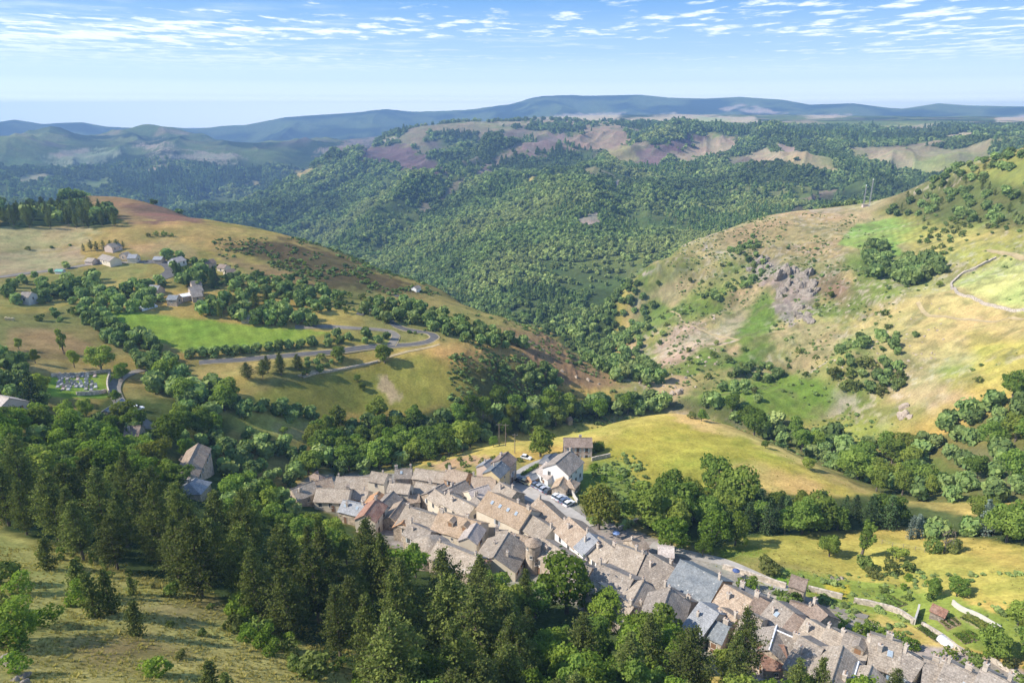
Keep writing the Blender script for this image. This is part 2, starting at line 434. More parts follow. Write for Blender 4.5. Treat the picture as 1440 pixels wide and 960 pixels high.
paint((.27,.25,.055), [(325,562),(400,542),(580,500),(640,480),(700,495),(740,520),(700,560),(560,578),(440,584),(350,575)], dmin=200, dmax=600, feather=6)
paint((.43,.30,.10), [(590,488),(640,475),(720,492),(765,520),(700,525),(640,515)], dmin=200, dmax=600, feather=12)
paint((.30,.20,.10), [(700,460),(760,468),(800,492),(885,545),(840,548),(770,535),(735,500)], dmin=200, dmax=600, feather=8)
paint(SHRUB, [(640,520),(740,505),(780,540),(750,565),(680,565)], dmin=200, dmax=600, feather=10, ragged=14, k=.8)
paint((.45,.34,.19), [(530,530),(545,530),(565,560),(550,570),(535,552)], dmin=200, dmax=600, feather=3)
paint((.37,.35,.085), [(295,585),(330,577),(440,592),(450,610),(440,628),(380,615),(310,602)], dmin=150, dmax=400, feather=4)
paint((.46,.38,.15), [(380,600),(440,600),(440,625),(400,618)], dmin=150, dmax=400, feather=8)
paint(GREEN, [(68,532),(158,524),(150,560),(60,560)], dmin=150, dmax=400)
# field behind the village and the mound
paint((.42,.35,.09), [(560,655),(620,632),(700,612),(830,588),(940,574),(1000,583),(900,605),(830,620),(700,640),(600,660)], dmin=150, dmax=330, feather=4)
paint((.31,.29,.055), [(830,630),(880,605),(950,590),(1050,612),(1130,660),(1200,695),(1240,700),(1100,705),(960,700),(860,680)], dmin=150, dmax=330, feather=10)
paint((.46,.355,.13), [(930,574),(1000,584),(1050,600),(1110,630),(1240,690),(1225,694),(1120,648),(1040,615),(960,596)], dmin=150, dmax=330, feather=5)
paint((.40,.31,.11), [(1000,660),(1060,650),(1140,672),(1180,696),(1060,700),(1010,690)], dmin=150, dmax=330, feather=10)
paint((.18,.24,.05), [(830,640),(880,650),(905,720),(850,735),(810,690)], dmin=120, dmax=330, feather=8)
paint((.24,.22,.07), [(555,660),(640,645),(740,648),(700,680),(560,668)], dmin=150, dmax=330, feather=4)
paint((.40,.28,.15), [(600,652),(650,643),(690,640),(690,652),(620,660)], dmin=150, dmax=330, feather=3)
# village lanes and yards
paint((.30,.27,.235), [(405,690),(440,668),(640,660),(700,678),(720,660),(790,690),(830,725),(1000,785),(1150,850),(1290,895),(1500,960),(1500,1010),(1040,975),(960,895),(800,855),(700,820),(560,775),(490,735)], dmin=80, dmax=320, feather=3, warp=3)
# meadow and gardens on the right
paint((.35,.31,.075), [(1010,768),(1060,750),(1200,742),(1440,762),(1600,780),(1600,870),(1440,862),(1330,832),(1150,802)], dmin=80, dmax=260, feather=4)
paint((.45,.35,.095), [(1220,740),(1300,742),(1440,768),(1440,800),(1330,770)], dmin=80, dmax=260, feather=10)
paint((.17,.22,.04), [(1000,770),(1090,772),(1060,785),(1010,785)], dmin=80, dmax=260, feather=8)
paint((.20,.25,.05), [(1060,815),(1110,800),(1200,812),(1330,835),(1440,870),(1440,930),(1330,900),(1200,860),(1100,830)], dmin=80, dmax=260, feather=4)
paint((.15,.26,.03), [(1075,808),(1110,812),(1112,824),(1080,818)], dmin=80, dmax=260, feather=2, warp=2)
paint((.44,.36,.05), [(1160,822),(1195,824),(1190,845),(1165,835)], dmin=80, dmax=260, feather=3)
paint((.42,.33,.10), [(1230,866),(1270,875),(1330,905),(1290,905),(1240,880)], dmin=80, dmax=260, feather=4)
paint((.44,.38,.33), [(1088,832),(1150,850),(1148,860),(1085,845)], dmin=80, dmax=260, feather=2, warp=2)
paint((.25,.17,.11), [(1322,872),(1345,868),(1352,878),(1332,886)], dmin=80, dmax=260, feather=1, warp=1)
paint((.36,.30,.19), [(1350,868),(1362,862),(1400,884),(1390,892)], dmin=80, dmax=260, feather=1.5, warp=1)
# near slope
paint((.42,.37,.12), [(-400,690),(0,745),(60,765),(200,812),(330,850),(450,920),(520,985),(500,1200),(-600,1200)], dmax=200, feather=12)
paint((.33,.25,.115), [(180,850),(300,840),(330,870),(260,880)], dmax=200, feather=14, k=.7)
paint((.31,.22,.095), [(80,900),(200,890),(260,920),(140,940)], dmax=200, feather=20, k=.7)
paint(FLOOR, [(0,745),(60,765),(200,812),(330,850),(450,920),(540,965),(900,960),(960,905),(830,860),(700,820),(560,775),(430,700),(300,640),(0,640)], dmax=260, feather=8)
paint((.12,.14,.04), [(150,560),(250,560),(330,600),(300,640),(200,640),(100,610)], dmin=150, dmax=400, feather=6)
# right hill
RHK=dict(dmin=230, dmax=930)
paint((.40,.30,.155), [(1000,330),(1060,310),(1190,294),(1210,315),(1180,345),(1190,380),(1120,385),(1040,370)], **RHK, feather=14, k=.75)
paint((.26,.19,.11), [(1110,385),(1180,380),(1200,410),(1180,430),(1150,410)], **RHK, feather=10)
paint((.24,.35,.085), [(1176,344),(1205,314),(1260,305),(1300,312),(1310,328),(1260,345),(1275,362),(1215,352)], **RHK, warp=3, feather=2)
paint((.47,.46,.175), [(1340,398),(1440,350),(1600,330),(1600,450),(1440,440),(1400,428)], **RHK, warp=3)
paint((.47,.38,.16), [(1190,460),(1230,430),(1330,400),(1400,430),(1440,445),(1600,455),(1600,520),(1440,510),(1330,500),(1230,500)], **RHK, feather=12)
paint((.42,.37,.10), [(1360,470),(1450,480),(1600,500),(1600,560),(1440,550),(1380,540)], **RHK, feather=12)
paint((.40,.36,.10), [(1260,330),(1320,300),(1440,310),(1600,300),(1600,350),(1440,350),(1370,380),(1300,375)], **RHK, feather=12, k=.8)
paint(BRACKEN, [(1030,470),(1075,405),(1100,440),(1080,480),(1050,500)], **RHK, feather=8, ragged=8)
paint((.17,.25,.045), [(960,560),(1040,530),(1120,520),(1180,545),(1160,590),(1060,590)], **RHK, feather=12, ragged=14)
paint(BRACKEN, [(1000,520),(1060,480),(1090,485),(1060,520)], **RHK, feather=6, ragged=8)
paint((.19,.26,.05), [(890,500),(960,430),(1020,400),(1030,420),(950,480),(910,520)], **RHK, feather=10, ragged=14, k=.8)
paint((.17,.22,.05), [(930,360),(960,350),(1000,370),(940,400),(900,420)], **RHK, feather=10, ragged=10, k=.7)
paint((.47,.37,.25), [(920,490),(955,455),(990,455),(1000,480),(960,510),(930,520)], **RHK, feather=6, ragged=14)
paint((.45,.35,.23), [(985,470),(1040,440),(1050,450),(1010,490)], **RHK, feather=6, ragged=12)
paint(SCREE, [(1085,415),(1110,420),(1125,445),(1110,458),(1090,440)], **RHK, feather=2)
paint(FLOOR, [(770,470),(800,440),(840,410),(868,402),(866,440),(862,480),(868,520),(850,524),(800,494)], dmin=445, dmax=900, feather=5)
paint((.34,.285,.225), [(1052,375),(1075,360),(1130,385),(1150,420),(1125,440),(1095,410),(1060,392)], **RHK, feather=4, ragged=6)
paint((.40,.30,.17), [(1230,520),(1310,520),(1360,560),(1310,580),(1250,560)], **RHK, feather=14, ragged=12, k=.8)
paint((.24,.28,.06), [(1120,600),(1190,590),(1260,600),(1200,625)], **RHK, feather=10, k=.8)
paint((.28,.31,.06), [(1280,655),(1310,640),(1345,660),(1370,690),(1300,680)], dmin=200, dmax=500, feather=4)
paint((.38,.31,.16), [(1330,635),(1440,630),(1440,700),(1380,690)], dmin=200, dmax=500, feather=8, ragged=10)
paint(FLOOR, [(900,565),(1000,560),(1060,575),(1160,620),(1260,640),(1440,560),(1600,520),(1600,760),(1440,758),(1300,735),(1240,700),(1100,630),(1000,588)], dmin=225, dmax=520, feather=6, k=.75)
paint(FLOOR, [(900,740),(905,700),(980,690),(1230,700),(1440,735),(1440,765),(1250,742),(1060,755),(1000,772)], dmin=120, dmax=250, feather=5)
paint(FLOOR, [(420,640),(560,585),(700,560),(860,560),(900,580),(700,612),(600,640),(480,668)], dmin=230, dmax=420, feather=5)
paint((.27,.27,.075), [(1230,302),(1330,244),(1395,226),(1440,206),(1600,165),(1600,330),(1440,330),(1300,320)], dmin=400, dmax=930, feather=8)
paint((.10,.12,.04), [(1235,295),(1300,240),(1330,245),(1440,260),(1600,240),(1600,310),(1440,320),(1340,315),(1290,305)], dmin=400, dmax=930, feather=8, k=.8)
# fields, heath and bare ground across the valley
FR=dict(dmin=900, dmax=5900)
for c, p in [
 (TAN, [(636,171),(750,166),(872,169),(872,178),(760,175),(660,175)]),
 ((.36,.265,.175), [(770,200),(830,180),(875,178),(892,195),(870,214),(805,212)]),
 ((.38,.33,.15), [(845,212),(885,205),(902,222),(870,232)]),
 ((.40,.31,.2), [(935,218),(985,196),(1040,195),(1036,214),(965,230)]),
 ((.24,.165,.15), [(890,215),(925,205),(985,194),(940,222),(920,235)]),
 (PURPLE, [(925,205),(975,190),(1000,195),(940,212)]),
 (TAN, [(1050,218),(1078,206),(1112,222),(1066,232)]),
 ((.42,.34,.18), [(1088,205),(1118,208),(1150,225),(1190,246),(1160,246),(1120,232)]),
 ((.40,.30,.23), [(1085,204),(1100,203),(1125,212),(1110,216)]),
 ((.25,.205,.13), [(588,302),(592,286),(612,282),(604,300)]), ((.25,.20,.13), [(610,285),(640,256),(655,250),(640,268),(622,286)]), ((.27,.21,.15), [(655,250),(700,218),(740,200),(745,206),(700,236),(665,256)]),
 ((.20,.135,.125), [(500,222),(515,205),(570,205),(615,226),(628,246),(560,238)]),
 ((.38,.31,.24), [(808,306),(838,298),(846,320),(818,322)]),
 ((.36,.29,.24), [(858,268),(868,254),(876,256),(866,274)]),
 ((.48,.40,.13), [(733,254),(750,248),(762,252),(742,259)]),
 ((.50,.39,.15), [(408,241),(438,236),(450,243),(424,248)]),
 ((.46,.37,.17), [(340,262),(360,256),(378,258),(352,266)]),
 ((.42,.34,.22), [(180,255),(196,248),(206,252),(190,260)]),
 (TAN, [(205,238),(230,230),(240,234),(212,241)]),
 ((.33,.36,.2), [(60,224),(110,212),(170,214),(150,226),(90,232)]),
 ((.42,.36,.24), [(70,216),(120,208),(130,212),(84,224)]),
 ((.36,.32,.22), [(210,220),(280,214),(350,220),(330,226),(250,226)]),
 ((.42,.35,.24), [(185,206),(230,200),(250,204),(205,212)]),
 ((.30,.23,.18), [(440,215),(500,196),(520,190),(530,198),(480,215)]),
 ((.20,.26,.09), [(95,262),(150,252),(190,260),(130,270)]), ((.40,.37,.19), [(20,250),(60,244),(80,250),(30,258)]), ((.22,.28,.10), [(220,262),(250,256),(262,262),(232,268)]), ((.19,.26,.09), [(0,228),(40,222),(60,228),(10,238)]), ((.34,.33,.15), [(255,236),(285,231),(300,238),(265,243)]),
 ((.47,.40,.28), [(536,196),(556,190),(560,196),(540,202)]),
 ((.30,.22,.16), [(1060,312),(1080,296),(1160,268),(1190,272),(1140,296)]),
 ((.38,.32,.19), [(1210,222),(1250,214),(1290,228),(1330,240),(1340,248),(1300,240),(1250,236)]),
 ((.34,.36,.14), [(1290,225),(1330,236),(1310,244),(1280,238)]),
 ((.44,.37,.22), [(1220,180),(1320,176),(1330,182),(1230,186)]),
 ((.46,.38,.25), [(1330,190),(1365,185),(1370,194),(1345,197)]),
 ((.30,.22,.18), [(730,205),(770,190),(800,186),(790,205),(740,225)]),
]:
    big = max(q[0] for q in p)-min(q[0] for q in p) > 60
    paint(tuple(v*.86 for v in c), p, **FR, feather=3 if big else 2, warp=9 if big else 4, ragged=12 if big else 3, forest=.25 if big else 0)
for c, p in [((.50,.42,.28), [(762,166),(800,159),(880,158),(864,168),(800,169)]), ((.46,.38,.24), [(868,168),(960,160),(1060,165),(1070,172),(960,176),(880,176)]),
 ((.36,.38,.18), [(960,168),(1000,164),(1030,170),(990,174)]), ((.46,.38,.28), [(1040,155),(1066,150),(1110,160),(1070,162)]), ((.46,.38,.26), [(1120,164),(1160,160),(1200,162),(1160,167)]),
 ((.45,.37,.26), [(1008,152),(1040,147),(1050,150),(1020,156)]), ((.44,.36,.25), [(1400,166),(1460,162),(1460,170),(1400,171)])]:
    paint(c, p, 3300, 8200, feather=1.5, warp=4)
paint(DARKWOOD, [(160,268),(215,240),(330,228),(350,246),(270,292),(228,290)], 1500, 3600, forest=1, feather=3)
paint(DARKWOOD, [(900,182),(1000,180),(1180,184),(1300,190),(1280,205),(1120,200),(1000,190)], 1500, 5900, forest=1, feather=4)
paint((.035,.05,.025), [(1030,300),(1180,272),(1280,262),(1260,290),(1080,306)], 900, 1700, forest=1, feather=4, k=.8)
# speckle of stones, tussocks and broken ground on the right hill
sp1 = fbm(GX/7, GY/7, 4, 81); sp2 = fbm(GX/2.6, GY/4, 3, 82)
dk = sstep(.54,.66,sp1)*.5*rm; C = C*(1-dk[...,None])+np.array((.17,.17,.07))*dk[...,None]
lt = sstep(.60,.70,sp2)*.55*rm*sstep(.4,.6,n1); C = C*(1-lt[...,None])+np.array((.50,.43,.34))*lt[...,None]
# paths trodden along the contours, mowing lines
terr = np.sin(GZ*(2*math.pi/1.9)+4*fbm(GX/30,GY/30,3,84))*.5+.5
tk = (GD < 900)*(GD > 120)*(.10+.10*rm)*sstep(.4,.6,fbm(GX/50,GY/50,3,85))
C *= (1-tk*terr)[...,None]
mow = np.sin((GX*.82+GY*.57)*(2*math.pi/6.5)+1.5*fbm(GX/40,GY/40,2,86))
gm = sstep(.02,.08, C[...,1]-C[...,0])*(GD < 1000)
C *= (1+.07*mow*gm)[...,None]
# patchiness and wear
C *= (1-.10*rm)[...,None]
C *= (.78+.44*fbm(GX/24, GY/24, 4, 51))[...,None]
C *= (.80+.40*n3)[...,None]
yg = (fbm(GX/33, GY/33, 4, 52)-.5)*.5
C[...,0] *= 1+yg*.7; C[...,2] *= 1+yg*.4
tuft = sstep(.56,.72, fbm(GX/6, GY/6, 3, 53))*.35*(GD < 640)
C = C*(1-tuft[...,None])+C*np.array((.55,.72,.6), np.float32)*tuft[...,None]
C = np.clip(C, .01, .8)

m, nt, out = mat('ground_cover')
at = N(nt,'ShaderNodeAttribute', attribute_name='cover')
geo = N(nt,'ShaderNodeNewGeometry')
nz = N(nt,'ShaderNodeTexNoise', i_Scale=1.1, i_Detail=5.0, i_Roughness=.7); nt.links.new(geo.outputs['Position'], nz.inputs['Vector'])
nzb = N(nt,'ShaderNodeTexNoise', i_Scale=.16, i_Detail=5.0, i_Roughness=.65); nt.links.new(geo.outputs['Position'], nzb.inputs['Vector'])
r1 = N(nt,'ShaderNodeMapRange', i_1=.3, i_2=.7, i_3=.68, i_4=1.28); nt.links.new(nz.outputs['Fac'], r1.inputs[0])
r2 = N(nt,'ShaderNodeMapRange', i_1=.3, i_2=.7, i_3=.85, i_4=1.15); nt.links.new(nzb.outputs['Fac'], r2.inputs[0])
mm = N(nt,'ShaderNodeMath', operation='MULTIPLY'); nt.links.new(r1.outputs[0], mm.inputs[0]); nt.links.new(r2.outputs[0], mm.inputs[1])
vm = N(nt,'ShaderNodeVectorMath', operation='SCALE'); nt.links.new(at.outputs['Color'], vm.inputs[0]); nt.links.new(mm.outputs[0], vm.inputs['Scale'])
bs = N(nt,'ShaderNodeBsdfDiffuse', i_Roughness=.6)
nt.links.new(vm.outputs[0], bs.inputs[0])
bp = N(nt,'ShaderNodeBump', i_Strength=.45, i_Distance=.5)
nt.links.new(nz.outputs['Fac'], bp.inputs['Height']); nt.links.new(bp.outputs[0], bs.inputs['Normal'])
nt.links.new(bs.outputs[0], out.inputs[0])
nr, nc = GX.shape
idx = (np.arange(nr-1)[:,None]*nc+np.arange(nc-1)[None]).ravel()
quads = np.stack([idx, idx+1, idx+nc+1, idx+nc], 1)
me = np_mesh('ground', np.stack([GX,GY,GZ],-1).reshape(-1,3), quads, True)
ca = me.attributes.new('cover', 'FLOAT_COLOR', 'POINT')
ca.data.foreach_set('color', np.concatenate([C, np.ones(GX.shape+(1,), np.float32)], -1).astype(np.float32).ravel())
me.materials.append(m)
g = bpy.data.objects.new('ground', me); COL.objects.link(g); g['kind']='structure'
# ------------------------------------------------------------------ foliage materials
def leaf_mat(name, dark, light, spice, instanced=False, trans=.38):
    m, nt, out = mat(name)
    t = N(nt,'ShaderNodeAttribute', attribute_name='tone')
    if instanced:
        r = N(nt,'ShaderNodeAttribute', attribute_name='tint'); r.attribute_type = 'INSTANCER'; rnd = r.outputs['Fac']
    else:
        r = N(nt,'ShaderNodeObjectInfo'); rnd = r.outputs['Random']
    c1 = N(nt,'ShaderNodeMix', data_type='RGBA'); c1.inputs[6].default_value = (*dark,1); c1.inputs[7].default_value = (*light,1)
    nt.links.new(t.outputs['Fac'], c1.inputs[0])
    c2 = N(nt,'ShaderNodeMix', data_type='RGBA'); c2.inputs[7].default_value = (*spice,1)
    mr = N(nt,'ShaderNodeMapRange', i_1=.35, i_2=1.0, i_3=0.0, i_4=.75); nt.links.new(rnd, mr.inputs[0])
    nt.links.new(mr.outputs[0], c2.inputs[0]); nt.links.new(c1.outputs[2], c2.inputs[6])
    br = N(nt,'ShaderNodeMapRange', i_1=0.0, i_2=1.0, i_3=.66, i_4=1.34)
    ml = N(nt,'ShaderNodeMath', operation='FRACT'); m7 = N(nt,'ShaderNodeMath', operation='MULTIPLY', i_1=7.31); nt.links.new(rnd, m7.inputs[0]); nt.links.new(m7.outputs[0], ml.inputs[0]); nt.links.new(ml.outputs[0], br.inputs[0])
    vm = N(nt,'ShaderNodeVectorMath', operation='SCALE'); nt.links.new(c2.outputs[2], vm.inputs[0]); nt.links.new(br.outputs[0], vm.inputs['Scale'])
    d = N(nt,'ShaderNodeBsdfDiffuse'); tr = N(nt,'ShaderNodeBsdfTranslucent'); mx = N(nt,'ShaderNodeMixShader', i_0=trans)
    nt.links.new(vm.outputs[0], d.inputs[0])
    vt = N(nt,'ShaderNodeVectorMath', operation='MULTIPLY'); vt.inputs[1].default_value = (1.15,1.3,.6); nt.links.new(vm.outputs[0], vt.inputs[0]); nt.links.new(vt.outputs[0], tr.inputs[0])
    nt.links.new(d.outputs[0], mx.inputs[1]); nt.links.new(tr.outputs[0], mx.inputs[2]); nt.links.new(mx.outputs[0], out.inputs[0])
    return m
def bark_mat(name, a, b):
    m, nt, out = mat(name)
    geo = N(nt,'ShaderNodeNewGeometry'); nz = N(nt,'ShaderNodeTexNoise', i_Scale=4.0, i_Detail=4.0); nt.links.new(geo.outputs['Position'], nz.inputs['Vector'])
    c = N(nt,'ShaderNodeMix', data_type='RGBA'); c.inputs[6].default_value=(*a,1); c.inputs[7].default_value=(*b,1); nt.links.new(nz.outputs['Fac'], c.inputs[0])
    d = N(nt,'ShaderNodeBsdfDiffuse'); nt.links.new(c.outputs[2], d.inputs[0]); nt.links.new(d.outputs[0], out.inputs[0])
    return m
M_LEAF = leaf_mat('leaves', (0.108, 0.178, 0.036), (0.255, 0.348, 0.069), (0.294, 0.317, 0.062))
M_BRIGHT = leaf_mat('leaves_bright', (0.095, 0.163, 0.024), (0.209, 0.299, 0.046), (0.214, 0.276, 0.046))
M_YELLOW = leaf_mat('leaves_yellowish', (0.132, 0.160, 0.028), (0.330, 0.330, 0.077), (0.264, 0.275, 0.055))
M_PINE = leaf_mat('pine_needles', (0.065, 0.094, 0.029), (0.215, 0.247, 0.058), (.125, .145, .042), trans=.25)
M_SPRUCE = leaf_mat('spruce_needles', (0.039, 0.075, 0.033), (0.104, 0.156, 0.055), (0.098, 0.156, 0.052), trans=.15)
M_BLUE = leaf_mat('blue_needles', (.13, .19, .145), (.28, .35, .28), (.24, .29, .23), trans=.15)
M_DEAD = leaf_mat('dry_twigs', (.16,.14,.11), (.28,.25,.2), (.25,.2,.15), trans=.1)
M_BUSH = leaf_mat('bush_leaves', (0.089, 0.138, 0.033), (0.207, 0.268, 0.068), (0.234, 0.227, 0.076))
M_FAR = leaf_mat('far_leaves', (0.138, 0.216, 0.072), (0.306, 0.390, 0.120), (0.420, 0.462, 0.162), instanced=True, trans=.25)
M_BARK = bark_mat('bark', (.10,.08,.06), (.22,.19,.16))
M_PBARK = bark_mat('pine_bark', (.12,.09,.07), (.26,.21,.18))

RNG = np.random.default_rng(11)
def leaf_quads(P, Nrm, size, rng, flat=.55):
    """quads of leaves at points P, roughly facing Nrm"""
    n = len(P)
    nn = Nrm*flat+rng.normal(size=(n,3))*(1-flat)
    nn /= np.linalg.norm(nn, axis=1, keepdims=True)+1e-9
    a = np.cross(nn, rng.normal(size=(n,3))); a /= np.linalg.norm(a, axis=1, keepdims=True)+1e-9
    b = np.cross(nn, a)
    s = (size*rng.uniform(.6,1.35,n))[:,None]
    a *= s*.5; b *= s*.5*rng.uniform(.55,1,n)[:,None]
    V = np.stack([P-a-b*.6, P+a*.7-b, P+a+b*.6, P-a*.7+b], 1).reshape(-1,3)
    F = np.arange(4*n).reshape(n,4)
    return V, F
def foliage_mesh(name, P, Nrm, size, tone, mats, rng, flat=.68, trunk=None):
    V, F = leaf_quads(P, Nrm, size, rng, flat)
    tn = np.repeat(np.clip(tone,0,1), 4)
    mi = np.zeros(len(F), np.int32)
    if trunk is not None:
        tv, tf = np.array(trunk.v, float), np.array([f for f in trunk.f if len(f)==4])
        F = np.concatenate([F, tf+len(V)]); V = np.concatenate([V, tv]); tn = np.concatenate([tn, np.full(len(tv), .5)])
        mi = np.concatenate([mi, np.ones(len(tf), np.int32)])
    me = np_mesh(name, V, F)
    a = me.attributes.new('tone', 'FLOAT', 'POINT'); a.data.foreach_set('value', tn.astype(np.float32))
    for m in mats: me.materials.append(m)
    me.polygons.foreach_set('material_index', mi)
    return me
def crown_points(rng, n, H, R, base, lobes, squash=.8, ragged=.18):
    """points through the outer part of a crown made of uneven lobes; unit: metres"""
    L = []
    cz = (base+H)/2; hz = (H-base)/2
    L.append((rng.uniform(-.12,.12)*R,rng.uniform(-.12,.12)*R,cz-.05*hz, R*.62, hz*.74))
    for k in range(lobes):
        a = rng.uniform(0, 2*math.pi); el = rng.uniform(-.75, 1.0)
        rr = R*rng.uniform(.40,.78)*math.sqrt(max(.12,1-.8*max(el,0)**2))
        lr = R*rng.uniform(.20,.50)
        L.append((rr*math.cos(a), rr*math.sin(a), cz+el*hz*.66, lr, lr*rng.uniform(.7,1.0)*squash*1.1))
    P, Nn, T = [], [], []
    per = [l[3]*l[4] for l in L]; tot = sum(per)
    for (x,y,z,r,h), w_ in zip(L, per):
        k = int(n*w_/tot*1.5)+8
        d = rng.normal(size=(k,3)); d /= np.linalg.norm(d,axis=1,keepdims=True)
        d = d[d[:,2] > -.75]
        rad = rng.uniform(.66,1.06,len(d))+rng.normal(size=len(d))*ragged*.6
        rad = np.where(rng.random(len(d)) < .07, rad*rng.uniform(1.08,1.3,len(d)), rad)
        p = np.array([x,y,z])+d*rad[:,None]*np.array([r,r,h])
        keep = np.ones(len(p), bool)
        for (x2,y2,z2,r2,h2) in L:
            q = (p-np.array([x2,y2,z2]))/np.array([r2,r2,h2])
            keep &= ~((q**2).sum(1) < .52)
        p, d = p[keep], d[keep]
        P.append(p); Nn.append(d*np.array([1/r,1/r,1/h])); T.append(np.full(len(p), rng.uniform(.2,.8))+rng.normal(size=len(p))*.22)
    P = np.concatenate(P); Nn = np.concatenate(Nn); T = np.concatenate(T)
    Nn /= np.linalg.norm(Nn,axis=1,keepdims=True)+1e-9
    # open gaps where a noise field is low
    g = np.array([math.sin(p[0]*2.1+p[2]*1.3)+math.sin(p[1]*2.3-p[2]*1.7+1)+rng.normal()*.6 for p in P])
    keep = g > -1.0
    if keep.sum() > n:
        idx = np.nonzero(keep)[0]; keep[:] = False; keep[rng.choice(idx, n, replace=False)] = True
    return P[keep], Nn[keep], T[keep]

def limb_trunk(rng, H, base, r0, spread, limbs=5):
    t = MB()
    t.tube([(0,0,-.6),(0,0,base*.6),(rng.uniform(-.2,.2),rng.uniform(-.2,.2),base+.15*(H-base)),(rng.uniform(-.4,.4),rng.uniform(-.4,.4),base+.65*(H-base))], [r0*1.25,r0,r0*.75,r0*.2], 6)
    for k in range(limbs):
        a = 2*math.pi*k/limbs+rng.uniform(-.4,.4); z0 = base*.8+rng.uniform(0,.2)*(H-base)
        t.tube([(0,0,z0),(spread*.35*math.cos(a),spread*.35*math.sin(a),z0+.18*(H-base)),(spread*.75*math.cos(a),spread*.75*math.sin(a),z0+rng.uniform(.3,.5)*(H-base))],[r0*.5,r0*.32,r0*.1],5)
    return t

# every species: list of dict(crown=mesh, trunk=mesh, whole=mesh (crown and trunk in one, for distant trees), h=height, r=radius)
SPEC = {}
def trunk_mesh(t, name, m):
    F = np.array([f for f in t.f if len(f)==4]); me = np_mesh(name, np.array(t.v, float), F, True); me.materials.append(m); return me
def add_broadleaf(key, leafm, n, H, R, base, lobes, size, nfar=640, count=4, seed=0, bark=None, squash=.8):
    bark = bark or M_BARK
    SPEC[key] = []
    for k in range(count):
        rng = np.random.default_rng(seed*100+k)
        h = H*rng.uniform(.9,1.1); r = R*rng.uniform(.88,1.12)
        P, Nn, T = crown_points(rng, n, h, r, base, lobes, squash)
        t = limb_trunk(rng, h, base+.1*h, .028*h, r*.8)
        crown = foliage_mesh('crown', P, Nn, size, T, [leafm], rng)
        tr = trunk_mesh(t, 'trunk', bark)
        rng2 = np.random.default_rng(seed*100+50+k)
        P2, N2, T2 = crown_points(rng2, nfar, h, r, base, lobes, squash)
        t2 = MB(); t2.tube([(0,0,-.6),(0,0,base+.3*h)], [.03*h,.02*h], 5)
        whole = foliage_mesh('tree', P2, N2, size*math.sqrt(n/nfar)*.8, T2, [leafm, bark], rng2, trunk=t2)
        SPEC[key].append(dict(crown=crown, trunk=tr, whole=whole, h=h, r=r))
add_broadleaf('leafy', M_LEAF, 4200, 10, 4.2, 1.0, 13, .50, count=8, seed=1)
add_broadleaf('bright', M_BRIGHT, 4200, 9, 3.8, .8, 13, .42, count=4, seed=2)
add_broadleaf('yellowish', M_YELLOW, 4200, 14, 6.4, 1.2, 16, .66, count=2, seed=3)
add_broadleaf('orchard', M_LEAF, 700, 4.2, 2.1, 1.1, 6, .45, count=3, seed=4, nfar=200)
add_broadleaf('grey_leafy', M_BLUE, 1400, 6.5, 2.0, 1.6, 8, .42, count=3, seed=9, nfar=420)
add_broadleaf('slender', M_LEAF, 1200, 11, 1.7, .8, 9, .5, count=2, seed=5, nfar=260, squash=1.6)
add_broadleaf('bush', M_BUSH, 700, 2.0, 1.35, -.25, 7, .25, count=4, seed=6, nfar=130, squash=.75)
add_broadleaf('bright_bush', M_BRIGHT, 1100, 2.6, 1.6, -.3, 9, .24, count=3, seed=7, nfar=140)
add_broadleaf('dead', M_DEAD, 260, 7, 2.6, 1.4, 9, .30, count=1, seed=8, nfar=160)

